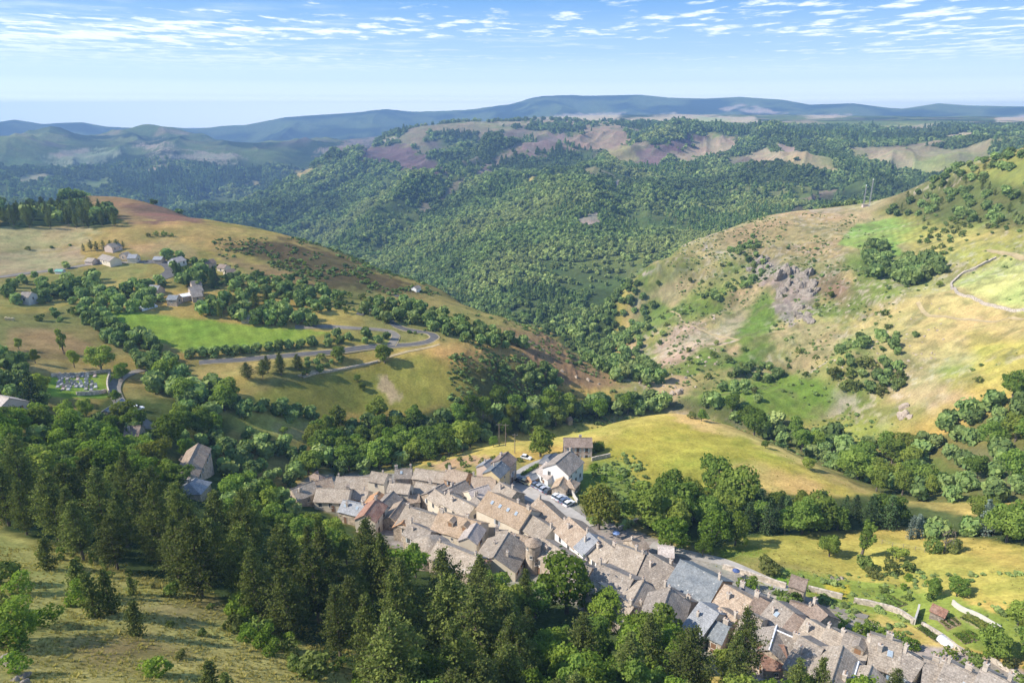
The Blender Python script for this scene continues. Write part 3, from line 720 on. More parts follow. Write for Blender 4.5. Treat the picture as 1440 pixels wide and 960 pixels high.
def pine_geom(rng, H, R, base, leaf, per=7, step=.85, droop=.0, density=1.0):
    P, Nn, T = [], [], []
    t = MB(); lean = rng.uniform(-.25,.25,2)
    axis = lambda z: np.array([lean[0]*(z/H)**2*1.5, lean[1]*(z/H)**2*1.5, z])
    t.tube([axis(z) for z in (-.7,.15*H,.45*H,.75*H,.97*H)], [.021*H,.017*H,.012*H,.007*H,.002*H], 7)
    z = base; phase = 0
    side = rng.uniform(0,2*math.pi); lop = rng.uniform(.0,.22)
    while z < H*.985:
        f = (z-base)/(H-base)
        env = R*(min(1,.55+1.6*f) if f < .3 else 1)*max(.12,(1-f**1.35))**.8
        nb = max(3,int(round((6-2*f)*density)))
        phase += 1.9
        for k in range(nb):
            a = phase+2*math.pi*k/nb+rng.uniform(-.35,.35)
            ln = env*rng.uniform(.68,1.18)*(1+lop*math.cos(a-side))
            if rng.random() < .07: continue
            up = .10+.55*f-droop+rng.uniform(-.12,.12)
            o = axis(z); d = np.array([math.cos(a),math.sin(a),0.])
            tip = o+d*ln+np.array([0,0,ln*up])
            midp = o+d*ln*.55+np.array([0,0,ln*up*.35])
            if H > 8: t.tube([o,midp,tip],[.0045*H*(1-f*.6),.003*H*(1-f*.6),.001*H],4)
            ncl = max(2,int(ln/.52))
            bt = rng.uniform(.2,.8)
            for c in range(ncl):
                s = .30+.75*(c+rng.uniform(-.2,.4))/ncl
                s = min(s,1.03)
                cpos = o+(midp-o)*min(1,s/.55) if s < .55 else midp+(tip-midp)*((s-.55)/.45)
                spread = .16+.22*ln*(1-abs(s-.7))*.5
                q = cpos+rng.normal(size=(per,3))*np.array([spread,spread,spread*.55])
                P.append(q); nv = np.tile(d*.5+np.array([0,0,.8]),(per,1)); Nn.append(nv)
                T.append(np.full(per,bt*.5+.5*s-.1)+rng.normal(size=per)*.18)
        z += step*rng.uniform(.8,1.25)*(1-.35*f)
    # dead twigs under the crown
    for k in range(8):
        zz = rng.uniform(.12,1)*base; a = rng.uniform(0,2*math.pi); l_ = R*rng.uniform(.25,.55)
        t.tube([axis(zz), axis(zz)+np.array([math.cos(a)*l_,math.sin(a)*l_,-.08*l_])],[.003*H,.001*H],4)
    return np.concatenate(P), np.concatenate(Nn), np.concatenate(T), t
def add_conifer(key, leafm, H, R, base, size, count, seed, per=7, step=.85, droop=0, density=1.0, nfar=560):
    SPEC[key] = []
    for k in range(count):
        rng = np.random.default_rng(seed*100+k)
        h = H*rng.uniform(.9,1.1); r = R*rng.uniform(.85,1.15)
        P, Nn, T, t = pine_geom(rng, h, r, base*rng.uniform(.75,1.25), None, per, step, droop, density)
        crown = foliage_mesh('crown', P, Nn, size, T, [leafm], rng, flat=.35)
        tr = trunk_mesh(t, 'trunk', M_PBARK)
        sel = rng.choice(len(P), min(nfar, len(P)), replace=False)
        t2 = MB(); t2.tube([(0,0,-.6),(0,0,.8*h)], [.02*h,.005*h], 5)
        whole = foliage_mesh('tree', P[sel], Nn[sel], size*math.sqrt(len(P)/len(sel))*.75, T[sel], [leafm, M_PBARK], rng, flat=.35, trunk=t2)
        SPEC[key].append(dict(crown=crown, trunk=tr, whole=whole, h=h, r=r))
add_conifer('pine', M_PINE, 15, 4.2, 2.6, .27, 9, 21, per=21, nfar=600)
add_conifer('young_pine', M_PINE, 6, 2.1, .15, .30, 4, 22, per=9, step=.5)
add_conifer('spruce', M_SPRUCE, 13, 3.4, .4, .42, 3, 23, per=6, step=.6, droop=.22)
add_conifer('blue_spruce', M_BLUE, 9, 2.4, .4, .40, 2, 24, per=6, step=.6, droop=.15)
add_conifer('cedar', M_SPRUCE, 14, 5.2, 1.2, .5, 1, 25, per=8, step=1.1, density=.9)
# ------------------------------------------------------------------ planting
NAMES = {'leafy':'broadleaf_tree','bright':'broadleaf_tree','yellowish':'broadleaf_tree','orchard':'broadleaf_tree','grey_leafy':'broadleaf_tree','slender':'poplar_tree','bush':'bush','bright_bush':'bush','dead':'bare_tree',
         'pine':'pine_tree','young_pine':'pine_tree','spruce':'spruce_tree','blue_spruce':'blue_spruce','cedar':'cedar_tree'}
CATS = {'broadleaf_tree':'tree','poplar_tree':'poplar','bush':'bush','bare_tree':'bare tree','pine_tree':'pine','spruce_tree':'spruce','blue_spruce':'blue spruce','cedar_tree':'cedar'}
PLANTS = []          # dict(kind, p, h, wide, label, group)
def put(kind, p, h, label, group=None, wide=1.0):
    PLANTS.append(dict(kind=kind, p=p, h=h, label=label, group=group, wide=wide))
def single(kind, px, py, h, label, group=None, wide=1.0, dmin=20):
    put(kind, pick(px, py, dmin=dmin), h, label, group, wide)
def in_poly(p, X, Y):
    q = np.roll(p, -1, 0); ins = np.zeros(X.shape, bool)
    for (ax,ay),(bx,by) in zip(p,q):
        c = ((ay > Y) != (by > Y))
        with np.errstate(divide='ignore', invalid='ignore'):
            ins ^= c & (X < (bx-ax)*(Y-ay)/(by-ay+1e-12)+ax)
    return ins
KEEPOUT = []         # polygons (photograph pixels of ground) where nothing is planted
def wood(kinds, poly, spacing, hr, label, group, dmin, dmax, thin=0.0, seed=0, excl=(), wide=1.0, clump=0.0):
    """trees at least `spacing` metres apart on the land outlined by poly"""
    p = np.array(poly, float)
    m = (GD > dmin) & (GD < dmax) & in_poly(p, PXG, PYG)
    for e in list(excl): m &= ~in_poly(np.array(e, float), PXG, PYG)
    ii = np.nonzero(m)
    if len(ii[0]) == 0: return
    kinds = list(kinds)
    hr = (hr[0]*.8, hr[1]*1.1) if hr[1] > 5 and not any(k[0]=='pine' for k in kinds) else hr
    rng = np.random.default_rng(seed+len(poly)*7+int(spacing*10)+int(p[0,0]))
    # sample proportional to ground area
    wgt = (GD[ii]**2); wgt = wgt/wgt.sum()
    n = int(min(6000, 60*math.pi*spacing**-2*len(ii[0])*0+4000))
    sel = rng.choice(len(wgt), n, p=wgt)
    X = GX[ii][sel]+rng.uniform(-.8,.8,n); Y = GY[ii][sel]+rng.uniform(-.8,.8,n)
    grid = {}; s = spacing
    for x, y in zip(X, Y):
        gx, gy = int(x//s), int(y//s); ok = True
        for a in (-1,0,1):
            for b in (-1,0,1):
                for (u,v) in grid.get((gx+a,gy+b), ()):
                    if (u-x)**2+(v-y)**2 < s*s: ok = False; break
                if not ok: break
            if not ok: break
        if not ok: continue
        grid.setdefault((gx,gy), []).append((x,y))
        if thin and rng.random() < thin: continue
        if clump and fbm(np.array([x/clump]), np.array([y/clump]), 2, seed)[0] < .52: continue
        r = rng.random(); acc = 0
        for k, w_ in kinds:
            acc += w_
            if r <= acc: break
        hh = rng.uniform(*hr)
        lab = label[k] if isinstance(label, dict) else label
        put(k, Vector((x, y, gz(x, y))), hh, lab, (group+', '+NAMES[k].replace('_',' ')) if len(kinds) > 1 else group, wide)
def row(kind, pts, spacing, hr, label, group, dmin=20, seed=0, wide=1.0, jit=.5):
    rng = np.random.default_rng(seed)
    W = [pick(x, y, dmin=dmin) for x, y in pts]
    for a, b in zip(W, W[1:]):
        n = max(1, int((b-a).length/spacing))
        for i in range(n):
            q = a.lerp(b, (i+.5)/n); x, y = q.x+rng.uniform(-jit,jit), q.y+rng.uniform(-jit,jit)
            put(kind, Vector((x,y,gz(x,y))), rng.uniform(*hr), label, group, wide)

# pines and undergrowth of the near slope
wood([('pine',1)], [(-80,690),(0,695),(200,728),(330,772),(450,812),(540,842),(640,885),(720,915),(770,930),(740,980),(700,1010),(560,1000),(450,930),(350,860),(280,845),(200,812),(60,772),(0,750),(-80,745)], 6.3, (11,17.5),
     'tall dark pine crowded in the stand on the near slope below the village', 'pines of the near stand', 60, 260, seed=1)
wood([('bright',.5),('leafy',.5)], [(560,1000),(640,985),(700,940),(770,915),(830,905),(900,905),(960,925),(1010,955),(1080,985),(1200,1010),(1200,1060),(1000,1060),(700,1090)], 5.0, (5.5,9.5),
     {'bright':'fresh green leafy tree among the pines at the village foot','leafy':'dull green leafy tree among the pines at the village foot'}, 'trees at the village foot', 40, 200, seed=2)
wood([('pine',1)], [(600,1040),(700,980),(790,935),(900,940),(1000,990),(1000,1060),(700,1090)], 9, (10,14), 'olive pine standing among leafy trees under the village roofs', 'pines at the village foot', 40, 200, seed=3)
wood([('bright_bush',.6),('bush',.4)], [(330,845),(450,915),(540,985),(470,985),(380,925),(330,880)], 2.6, (1.8,3.6),
     {'bright_bush':'fresh green bush along the lower edge of the pine stand','bush':'dull green bush along the lower edge of the pine stand'}, 'bushes along the pine edge', 50, 200, thin=.25, seed=4)
wood([('bush',1)], [(60,772),(200,812),(330,850),(330,862),(190,830),(60,790)], 3.0, (.9,2.0), 'low bush where the pine stand meets the dry grass', 'low bushes by the pines', 50, 200, thin=.45, seed=5)
# broad-leaved trees at the left
wood([('bright',.55),('leafy',.45)], [(0,612),(50,596),(130,590),(190,598),(215,640),(200,700),(60,690),(0,690)], 5.2, (6.5,10.5),
     {'bright':'bright green tree in the leafy clump above the pine stand','leafy':'dark green tree in the leafy clump above the pine stand'}, 'leafy clump above the pines', 120, 330, seed=6)
wood([('leafy',1)], [(-30,500),(20,505),(40,540),(70,560),(60,575),(-30,545)], 6, (6,9), 'leafy tree crowding the garden by the cemetery', 'trees in the cemetery garden', 150, 420, seed=7)
wood([('leafy',1)], [(270,562),(310,552),(340,575),(300,600),(310,630),(345,655),(300,648),(268,640),(250,605)], 5.6, (6,9.5), 'leafy tree in the thicket beside the lane and farmhouse', 'thicket beside the lane', 150, 420, seed=8, excl=[[(225,640),(300,640),(300,690),(225,690)]])
wood([('leafy',.7),('bright',.3)], [(305,655),(345,640),(380,622),(440,640),(470,650),(430,668),(405,682),(340,680)], 5.2, (4.5,7),
     {'leafy':'low leafy tree in the scrub between farmhouse and village','bright':'light green tree in the scrub between farmhouse and village'}, 'scrub trees between farmhouse and village', 150, 330, seed=9)
wood([('leafy',1)], [(318,700),(355,690),(395,705),(430,738),(475,772),(500,800),(450,795),(400,760),(330,740)], 5.0, (5.5,8.5), 'dark leafy tree pressed against the left end of the village', 'trees at the left end of the village', 100, 300, seed=10)
wood([('leafy',1)], [(340,612),(352,608),(356,616),(342,620)], 4, (3,4.5), 'small leafy tree at the edge of the yellow paddock', 'trees at the yellow paddock', 150, 400, seed=11)
# stream under the left hill
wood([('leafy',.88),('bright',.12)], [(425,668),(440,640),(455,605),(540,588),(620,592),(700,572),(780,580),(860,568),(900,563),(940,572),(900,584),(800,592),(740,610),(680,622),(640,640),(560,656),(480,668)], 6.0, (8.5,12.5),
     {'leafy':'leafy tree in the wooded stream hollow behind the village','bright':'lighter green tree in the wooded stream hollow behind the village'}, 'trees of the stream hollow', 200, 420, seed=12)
wood([('bush',1)], [(640,525),(740,505),(785,540),(755,572),(680,572)], 3.0, (1.0,2.8), 'dark shrub on the dry slope above the stream hollow', 'shrubs above the stream hollow', 200, 520, thin=.25, seed=13, clump=24)
wood([('leafy',1)], [(725,520),(760,515),(790,540),(775,560),(745,550)], 6, (5,7.5), 'leafy tree among shrubs on the slope above the hollow', 'trees above the hollow', 200, 520, seed=14)
wood([('leafy',1)], [(505,440),(540,424),(600,438),(640,452),(700,470),(742,492),(700,492),(640,478),(596,460),(540,455)], 7.0, (5.5,8.5), 'leafy tree in the belt along the hill shoulder above the road bend', 'belt above the road bend', 300, 640, seed=15)
wood([('bush',1)], [(340,345),(420,360),(500,385),(560,400),(540,412),(470,398),(400,380)], 5, (1.2,3.6), 'dark bush on the brown back of the hamlet hill', 'bushes on the brown hill back', 380, 700, thin=.3, seed=16, clump=30)
wood([('leafy',.75),('pine',.25)], [(285,438),(310,424),(380,434),(440,452),(445,461),(380,460),(330,450),(290,445)], 6.6, (7,10.5),
     {'leafy':'leafy tree between the hamlet and the vivid green field','pine':'pine between the hamlet and the vivid green field'}, 'trees below the hamlet', 300, 620, seed=17)
wood([('leafy',1)], [(320,388),(430,400),(480,425),(450,440),(400,430),(335,420)], 7.5, (5.5,8), 'leafy tree on the slope behind the hamlet roofs', 'trees behind the hamlet', 300, 680, seed=18)
wood([('leafy',.7),('spruce',.3)], [(235,375),(262,385),(300,388),(320,400),(300,408),(262,405)], 7.0, (7,10.5),
     {'leafy':'dark leafy tree among the upper hamlet houses','spruce':'dark conifer among the upper hamlet houses'}, 'trees among the hamlet houses', 300, 700, seed=19)
wood([('leafy',1)], [(8,402),(30,396),(52,398),(70,412),(62,428),(20,430)], 6.5, (5,8), 'leafy tree around the lone grey house in the meadows', 'trees round the lone house', 250, 600, seed=20, excl=[[(22,402),(52,402),(52,432),(22,432)]])
wood([('leafy',1)], [(82,404),(128,394),(150,428),(140,446),(112,430),(84,420)], 6.2, (6,9), 'dark leafy tree in the clump between meadow and hamlet', 'clump between meadow and hamlet', 250, 600, seed=21)
wood([('leafy',1)], [(150,420),(190,405),(215,420),(205,440),(165,440)], 7.0, (6,9), 'leafy tree above the corner of the vivid green field', 'trees above the green field corner', 250, 600, seed=22)
wood([('leafy',1)], [(112,440),(140,440),(175,470),(205,480),(232,500),(250,528),(225,535),(188,508),(150,480)], 5.6, (6,8.5), 'rounded tree in the thick hedge between the two meadows', 'hedge between the meadows', 200, 560, seed=23)
row('leafy', [(262,503),(340,497),(400,492),(445,485)], 4.6, (5,6.5), 'small tree in the straight row along the vivid green field', 'tree row along the green field', seed=24, wide=.8)
row('orchard', [(448,478),(475,478),(505,476)], 6, (4,5.5), 'small tree on the verge before the double road bend', 'verge trees before the bend', seed=25)
wood([('pine',1)], [(345,535),(372,522),(420,512),(425,522),(380,536)], 5.5, (7.5,10), 'slim dark pine in the group below the hill road', 'pines below the hill road', 200, 480, seed=26, wide=1.35)
wood([('leafy',1)], [(205,542),(250,532),(280,560),(330,574),(352,592),(300,578),(230,558)], 5.6, (6.5,9.5), 'full green tree in the wood on the bend of the lane', 'wood on the bend of the lane', 180, 480, seed=27)
wood([('bush',.6),('leafy',.4)], [(420,512),(470,500),(480,512),(430,530)], 4.5, (2,5), {'bush':'bush on the bank under the hill road','leafy':'small leafy tree on the bank under the hill road'}, 'bank under the hill road', 200, 480, seed=28)
wood([('pine',.8),('leafy',.2)], [(-40,320),(0,306),(60,298),(110,294),(150,302),(170,319),(100,322)], 8.0, (10,14),
     {'pine':'conifer in the dark wood on the far left hill','leafy':'leafy tree at the edge of the dark wood on the left hill'}, 'dark wood on the left hill', 400, 850, seed=29)
row('pine', [(114,354),(178,350)], 3.6, (5.5,8), 'dark conifer in the close row above the hamlet', 'conifer row above the hamlet', seed=30, wide=1.3)
row('leafy', [(40,392),(60,388),(82,380),(110,374)], 9, (3.5,5.5), 'small round tree along the straight field road', 'trees along the field road', seed=31)
row('bush', [(205,334),(225,332),(248,333)], 4, (2.5,4), 'bush in the clump on the golden upper slope', 'clump on the golden slope', seed=32)
row('bush', [(20,352),(60,350),(110,344)], 9, (1.5,3), 'low bush between the two straw fields', 'bushes between the straw fields', seed=33)
wood([('leafy',1)], [(232,362),(262,366),(300,372),(285,382),(240,376)], 7.0, (5,8), 'leafy tree between upper and lower hamlet houses', 'trees between the hamlet houses', 300, 700, seed=60, thin=.35)
wood([('leafy',.8),('pine',.2)], [(180,410),(200,398),(236,396),(236,412),(228,424),(190,420)], 6.5, (5.5,8.5), {'leafy':'leafy tree around the dark gabled halls','pine':'pine beside the dark gabled halls'}, 'trees round the gabled halls', 300, 700, seed=61, thin=.45)
wood([('bush',.6),('leafy',.4)], [(380,395),(470,412),(560,430),(620,455),(560,452),(470,440),(400,425)], 6, (2,5.5), {'bush':'bush on the slope between hamlet and hill road','leafy':'small leafy tree on the slope between hamlet and hill road'}, 'slope between hamlet and hill road', 300, 640, thin=.25, seed=62)
wood([('leafy',1)], [(455,476),(500,470),(540,474),(548,482),(500,484),(460,486)], 6.5, (3.5,6), 'small leafy tree inside the double bend of the road', 'trees inside the double bend', 250, 520, thin=.2, seed=63)
wood([('leafy',.7),('bush',.3)], [(600,465),(640,470),(720,482),(700,470),(640,455)], 6.5, (3.5,6.5), {'leafy':'leafy tree just above the hairpin bend','bush':'bush just above the hairpin bend'}, 'trees above the hairpin', 250, 560, seed=64)
wood([('leafy',.6),('bush',.4)], [(60,440),(110,440),(112,455),(60,452)], 8, (2.5,5), {'leafy':'small leafy tree along the left meadow top','bush':'bush along the left meadow top'}, 'left meadow top', 250, 560, thin=.3, seed=65)
wood([('leafy',1)], [(355,578),(372,572),(430,586),(440,592),(400,592)], 5.2, (4.5,7), 'leafy tree in the strip above the yellow paddock', 'strip above the yellow paddock', 180, 420, seed=66)
# valley throat between the two hills
wood([('leafy',1)], [(772,462),(800,440),(840,408),(895,398),(925,430),(900,470),(905,510),(930,540),(985,560),(940,574),(880,556)], 7.4, (7.5,10.5), 'leafy tree in the narrow valley between the two hills', 'valley between the hills', 385, 800, seed=34)
# right bank
wood([('leafy',.9),('bright',.1)], [(985,570),(1060,588),(1160,618),(1260,640),(1330,600),(1440,540),(1520,525),(1520,745),(1440,748),(1330,733),(1250,702),(1160,652),(1060,612)], 6.6, (7.5,11),
     {'leafy':'leafy tree in the stream wood at the foot of the right hill','bright':'lighter green tree in the stream wood under the right hill'}, 'stream wood under the right hill', 225, 480, seed=35, excl=[[(1275,650),(1312,640),(1345,655),(1385,695),(1300,685)]])
wood([('leafy',.6),('bush',.4)], [(1165,520),(1195,508),(1262,520),(1272,545),(1232,562),(1190,552)], 5.0, (4,7),
     {'leafy':'rounded tree in the ring-shaped grove on the right slope','bush':'bush in the ring-shaped grove on the right slope'}, 'ring-shaped grove', 250, 520, seed=36)
wood([('leafy',1)], [(1035,528),(1050,517),(1085,518),(1098,530),(1070,540)], 5.6, (5,7.5), 'rounded tree in the clump on the green right slope', 'clump on the green slope', 250, 560, seed=37)
wood([('bush',1)], [(900,470),(960,420),(1060,330),(1180,400),(1300,480),(1420,500),(1300,610),(1150,600),(1000,535)], 6.5, (1.2,4.0), 'scattered bush on the rocky right hillside', 'bushes of the right hillside', 250, 900, thin=.45, seed=38, clump=40)
wood([('leafy',1)], [(1000,545),(1090,505),(1280,470),(1410,520),(1340,600),(1150,605)], 6.5, (4,7.5), 'leafy tree in the loose groups on the green lower right slope', 'loose groups on the lower right slope', 250, 560, thin=.15, seed=67, clump=38)
wood([('leafy',1)], [(900,450),(980,380),(1060,330),(1080,380),(1010,440),(930,490)], 7, (4,7), 'leafy tree in the loose groups on the left flank of the right hill', 'loose groups on the left flank', 330, 900, thin=.2, seed=68, clump=45)
wood([('leafy',1)], [(1215,352),(1238,348),(1250,366),(1240,395),(1222,390)], 7, (8,11), 'full tree in the grove under the pale green field', 'grove under the pale field', 350, 800, seed=39)
wood([('leafy',1)], [(1258,396),(1272,368),(1308,370),(1322,386),(1282,402)], 7, (8.5,12), 'full tree in the oval grove on the right hilltop', 'oval grove on the right hill', 350, 800, seed=40)
wood([('leafy',.75),('pine',.25)], [(1238,303),(1290,272),(1335,240),(1385,229),(1440,211),(1520,190),(1520,330),(1440,322),(1380,316),(1320,300),(1262,308)], 9.0, (6.5,9.5),
     {'leafy':'leafy tree in the hanging wood at the upper right','pine':'pine in the hanging wood at the upper right'}, 'hanging wood at the upper right', 420, 900, thin=.12, seed=41, excl=[[(1385,250),(1440,238),(1440,272),(1400,270)]])
wood([('bush',1)], [(1300,300),(1440,320),(1440,350),(1360,370),(1290,345)], 6, (1.5,4.5), 'scattered bush between hanging wood and hayfields', 'bushes by the hayfields', 350, 900, thin=.3, seed=42, clump=40)
# below the mound
wood([('leafy',1)], [(898,742),(925,722),(985,705),(1030,712),(1040,735),(1000,748),(950,752)], 7.5, (12,17), 'big dark tree at the foot of the golden mound', 'big trees under the mound', 130, 300, seed=43)
wood([('leafy',.35),('spruce',.65)], [(1045,722),(1120,724),(1240,728),(1255,744),(1180,746),(1110,754),(1050,747)], 4.4, (8.5,11),
     {'leafy':'dark leafy tree in the belt under the golden mound','spruce':'dark spruce in the belt under the golden mound'}, 'belt under the mound', 130, 300, seed=44)
wood([('bright',1)], [(938,770),(975,762),(1030,765),(1046,775),(1000,782),(950,782)], 6.5, (8,11), 'yellow-green tree between the upper lane and the dark belt', 'yellow-green trees by the lane', 130, 280, seed=45)
row('blue_spruce', [(1268,758),(1284,757),(1300,756)], 5, (7,8.5), 'blue-grey conifer at the top of the right meadow', 'blue-grey conifers of the meadow', seed=46)
row('grey_leafy', [(1296,758),(1340,753),(1385,752),(1440,758),(1500,764)], 3.8, (5.5,7.5), 'grey-green thin-trunked tree in the row closing the right meadow', 'tree row of the right meadow', seed=47)
wood([('leafy',.7),('blue_spruce',.3)], [(1360,745),(1440,735),(1520,735),(1520,770),(1440,766),(1380,760)], 5.5, (7,10),
     {'leafy':'leafy tree on the far corner of the right meadow','blue_spruce':'greyish conifer on the far corner of the right meadow'}, 'far corner of the meadow', 130, 300, seed=48)
wood([('bush',.6),('bright_bush',.4)], [(1225,795),(1280,800),(1330,830),(1290,850),(1240,830)], 4, (1.2,3), {'bush':'dull bush on the slope above the vegetable plots','bright_bush':'bright bush on the slope above the vegetable plots'}, 'bushes above the plots', 100, 220, thin=.35, seed=49)
wood([('bright_bush',1)], [(1145,868),(1190,880),(1260,900),(1290,918),(1260,915),(1180,890)], 3.2, (1.8,3.4), 'fresh green bush on the bank behind the lower row', 'bushes behind the lower row', 80, 220, seed=50)
wood([('bush',.5),('bright_bush',.5)], [(1330,915),(1400,925),(1440,950),(1440,965),(1370,950),(1320,930)], 3, (1.2,2.6), {'bush':'dull bush in the last garden','bright_bush':'bright bush in the last garden'}, 'bushes of the last garden', 80, 220, seed=51)
wood([('leafy',1)], [(1400,870),(1440,850),(1520,850),(1520,960),(1440,945),(1420,905)], 6, (5,8), 'leafy tree below the meadow at the right edge', 'trees at the right edge', 80, 220, seed=52)
wood([('bush',.7),('orchard',.3)], [(570,660),(650,640),(740,650),(690,668),(600,668)], 5, (1,3), {'bush':'low bush on the garden terrace behind the roofs','orchard':'small fruit tree on the garden terrace behind the roofs'}, 'garden terraces', 150, 330, thin=.3, seed=53)
wood([('bush',.6),('bright_bush',.4)], [(830,660),(880,660),(900,720),(870,745),(858,700)], 5, (1.2,2.6), {'bush':'dull bush in the steep garden under the mound','bright_bush':'bright bush in the steep garden under the mound'}, 'steep garden under the mound', 120, 330, thin=.3, seed=54)

# trees that stand alone
for a in [
 ('cedar',50,578,14,'dark spreading cedar beside the cemetery'),
 ('leafy',256,684,7,'leafy tree hiding the lower wall of the farmhouse'),
 ('leafy',292,664,6.5,'leafy tree at the right end of the farmhouse'),
 ('leafy',238,682,8,'dark tree left of the pale slate outbuilding'),
 ('bright',240,630,12,'tall bright green tree beside the lane end'),
 ('yellowish',222,672,13,'broad yellowish tree above the pine stand'),
 ('bright',264,646,8.5,'bright green tree against the farmhouse roof'),
 ('leafy',143,524,12.5,'large loose tree behind the cemetery wall'),
 ('leafy',105,517,8,'round tree left of the large loose tree'),
 ('leafy',50,511,6.5,'round dark tree in the brown meadow'),
 ('leafy',27,492,5.5,'small round tree at the meadow edge'),
 ('slender',90,497,12,'thin poplar standing in the brown meadow'),
 ('bright',172,534,7.5,'round bright tree where the lane leaves the cemetery'),
 ('leafy',163,565,5,'low round tree on the cemetery lane'),
 ('leafy',541,510,10.5,'lone full tree casting a long shadow on the road slope'),
 ('leafy',510,549,4.6,'lower of two small trees on the slope below the lone tree'),
 ('leafy',503,537,4.4,'upper of two small trees on the slope below the lone tree'),
 ('leafy',477,505,7.5,'full tree on the bank right of the pine group'),
 ('bush',345,590,3.2,'small bush in the yellow paddock'),
 ('orchard',400,610,3.4,'small bare-stemmed tree in the yellow paddock'),
 ('leafy',760,642,12.5,'big round green tree on the field behind the village'),
 ('leafy',986,592,5.5,'tree on the crest of the golden mound'),
 ('bush',973,588,3,'low bush on the crest of the golden mound'),
 ('leafy',1076,630,3.6,'tiny tree alone on the right flank of the mound'),
 ('leafy',1136,660,5.2,'tree on the lower crest of the mound'),
 ('yellowish',842,744,16,'huge yellow-green tree beside the car park'),
 ('leafy',694,628,5.2,'round tree left of the power poles'),
 ('orchard',658,625,5,'thin tree at the wood edge behind the terraces'),
 ('leafy',1166,782,6.5,'rounded tree in the meadow below the spruces'),
 ('slender',1211,783,11.5,'tall narrow tree in the middle of the right meadow'),
 ('bush',1216,800,4.5,'broad bush under the tall narrow tree'),
 ('bush',1078,806,4.6,'rounded bush beside the upper lane'),
 ('orchard',1260,787,3.6,'small tree with a shadow in the right meadow'),
 ('dead',1327,778,7.5,'bare grey tree in the right meadow'),
 ('bush',1310,776,4.5,'spreading bush behind the bare grey tree'),
 ('bush',1342,776,3.8,'bush right of the bare grey tree'),
 ('leafy',1310,840,5.2,'tree above the white garden wall'),
 ('leafy',1345,838,4.8,'second tree above the white garden wall'),
 ('leafy',1393,925,7,'dense round tree beside the long white garden wall'),
 ('bush',1105,856,5,'grey-green round bush beside the small stone shed'),
 ('bright_bush',1056,828,3.6,'clipped bright bush in the patio garden'),
 ('bright_bush',1044,826,2.6,'low bright bush in the patio garden'),
 ('young_pine',70,800,6,'young pine at the edge of the dry slope'),
 ('young_pine',112,838,6.5,'greyish young pine left of the dark pair'),
 ('young_pine',135,866,7.5,'larger of the dark young pines on the dry slope'),
 ('young_pine',158,862,7.5,'slimmer dark young pine on the dry slope'),
 ('young_pine',190,892,5.5,'low dark young pine nearest the pine stand'),
 ('bright_bush',113,848,3.6,'fresh green bush in front of the young pines'),
 ('young_pine',186,836,3.4,'small dark pine near the stand'),
 ('bush',243,836,2.6,'dark low bush between slope and stand'),
 ('bright',28,895,6.5,'large leafy bush-like tree on the dry slope'),
 ('bright_bush',20,910,3.6,'bush under the large leafy tree'),
 ('bright_bush',68,880,3.4,'fresh green bush beside the large leafy tree'),
 ('bright_bush',26,832,3.2,'fresh green bush near the slope top'),
 ('bush',10,820,3.6,'dark green bush at the slope top'),
 ('bush',4,855,3.2,'dark bush above the large leafy tree'),
 ('bright_bush',220,948,2.8,'fresh round bush alone low on the slope'),
 ('bush',255,925,1.4,'small bush right of the fresh round bush'),
 ('bright_bush',24,945,2.4,'fresh bush beside the grey rocks'),
 ('young_pine',300,975,4.5,'pine top at the bottom edge of the slope'),
 ('young_pine',322,985,4.5,'second pine top at the bottom edge of the slope'),
 ('bush',240,880,1.1,'tiny dark bush in the middle of the slope'),
 ('bush',285,893,1.3,'flat bush in the middle of the slope'),
 ('bright',797,862,15.5,'large pale green tree in front of the round tower',None,1.15),
 ('pine',672,858,13,'pine left of the big pale green tree under the roofs'),
 ('pine',735,872,12.5,'pine squeezed before the great two-toned roof'),
 ('leafy',695,850,9,'dark leafy tree under the long low pale roof'),
 ('leafy',752,868,9,'leafy tree left of the large pale green tree'),
 ('bright',846,872,9,'bright leafy tree at the foot of the dormered slope'),
 ('leafy',585,812,9.5,'dark leafy tree just below the apse'),
 ('bright',565,830,11,'bright green tree hiding the lower roofs'),
 ('pine',630,872,17,'pointed pine rising before the roofs'),
 ('pine',545,858,17,'tall pine at the bottom of the village'),
 ('pine',1042,965,15,'pine rising between the lower roofs'),
 ('pine',1030,985,13,'pine just left below the lower roofs'),
 ('pine',1110,1005,11,'dark pine at the bottom edge under the red roof'),
 ('pine',1142,1010,11,'second dark pine at the bottom edge under the red roof'),
 ('pine',1250,1000,9,'dark pine at the bottom edge before the white houses'),
 ('bright',850,880,8,'bright tree beside the curved roof'),
 ('leafy',710,878,10,'round dark tree left of the tower'),
 ('bright',910,915,8.5,'bright tree under the split roofs'),
 ('bright',890,905,7,'bright tree at the end of the garden wall'),
 ('leafy',1320,405,5,'small tree beside the oval grove'),
 ('leafy',1168,420,6,'dark bush-like tree right of the crag'),
 ('leafy',970,398,6,'dark tree on the left flank of the right hill'),
 ('leafy',925,402,6.5,'dark conifer-like tree low on the left flank of the right hill'),
]:
    single(*a)

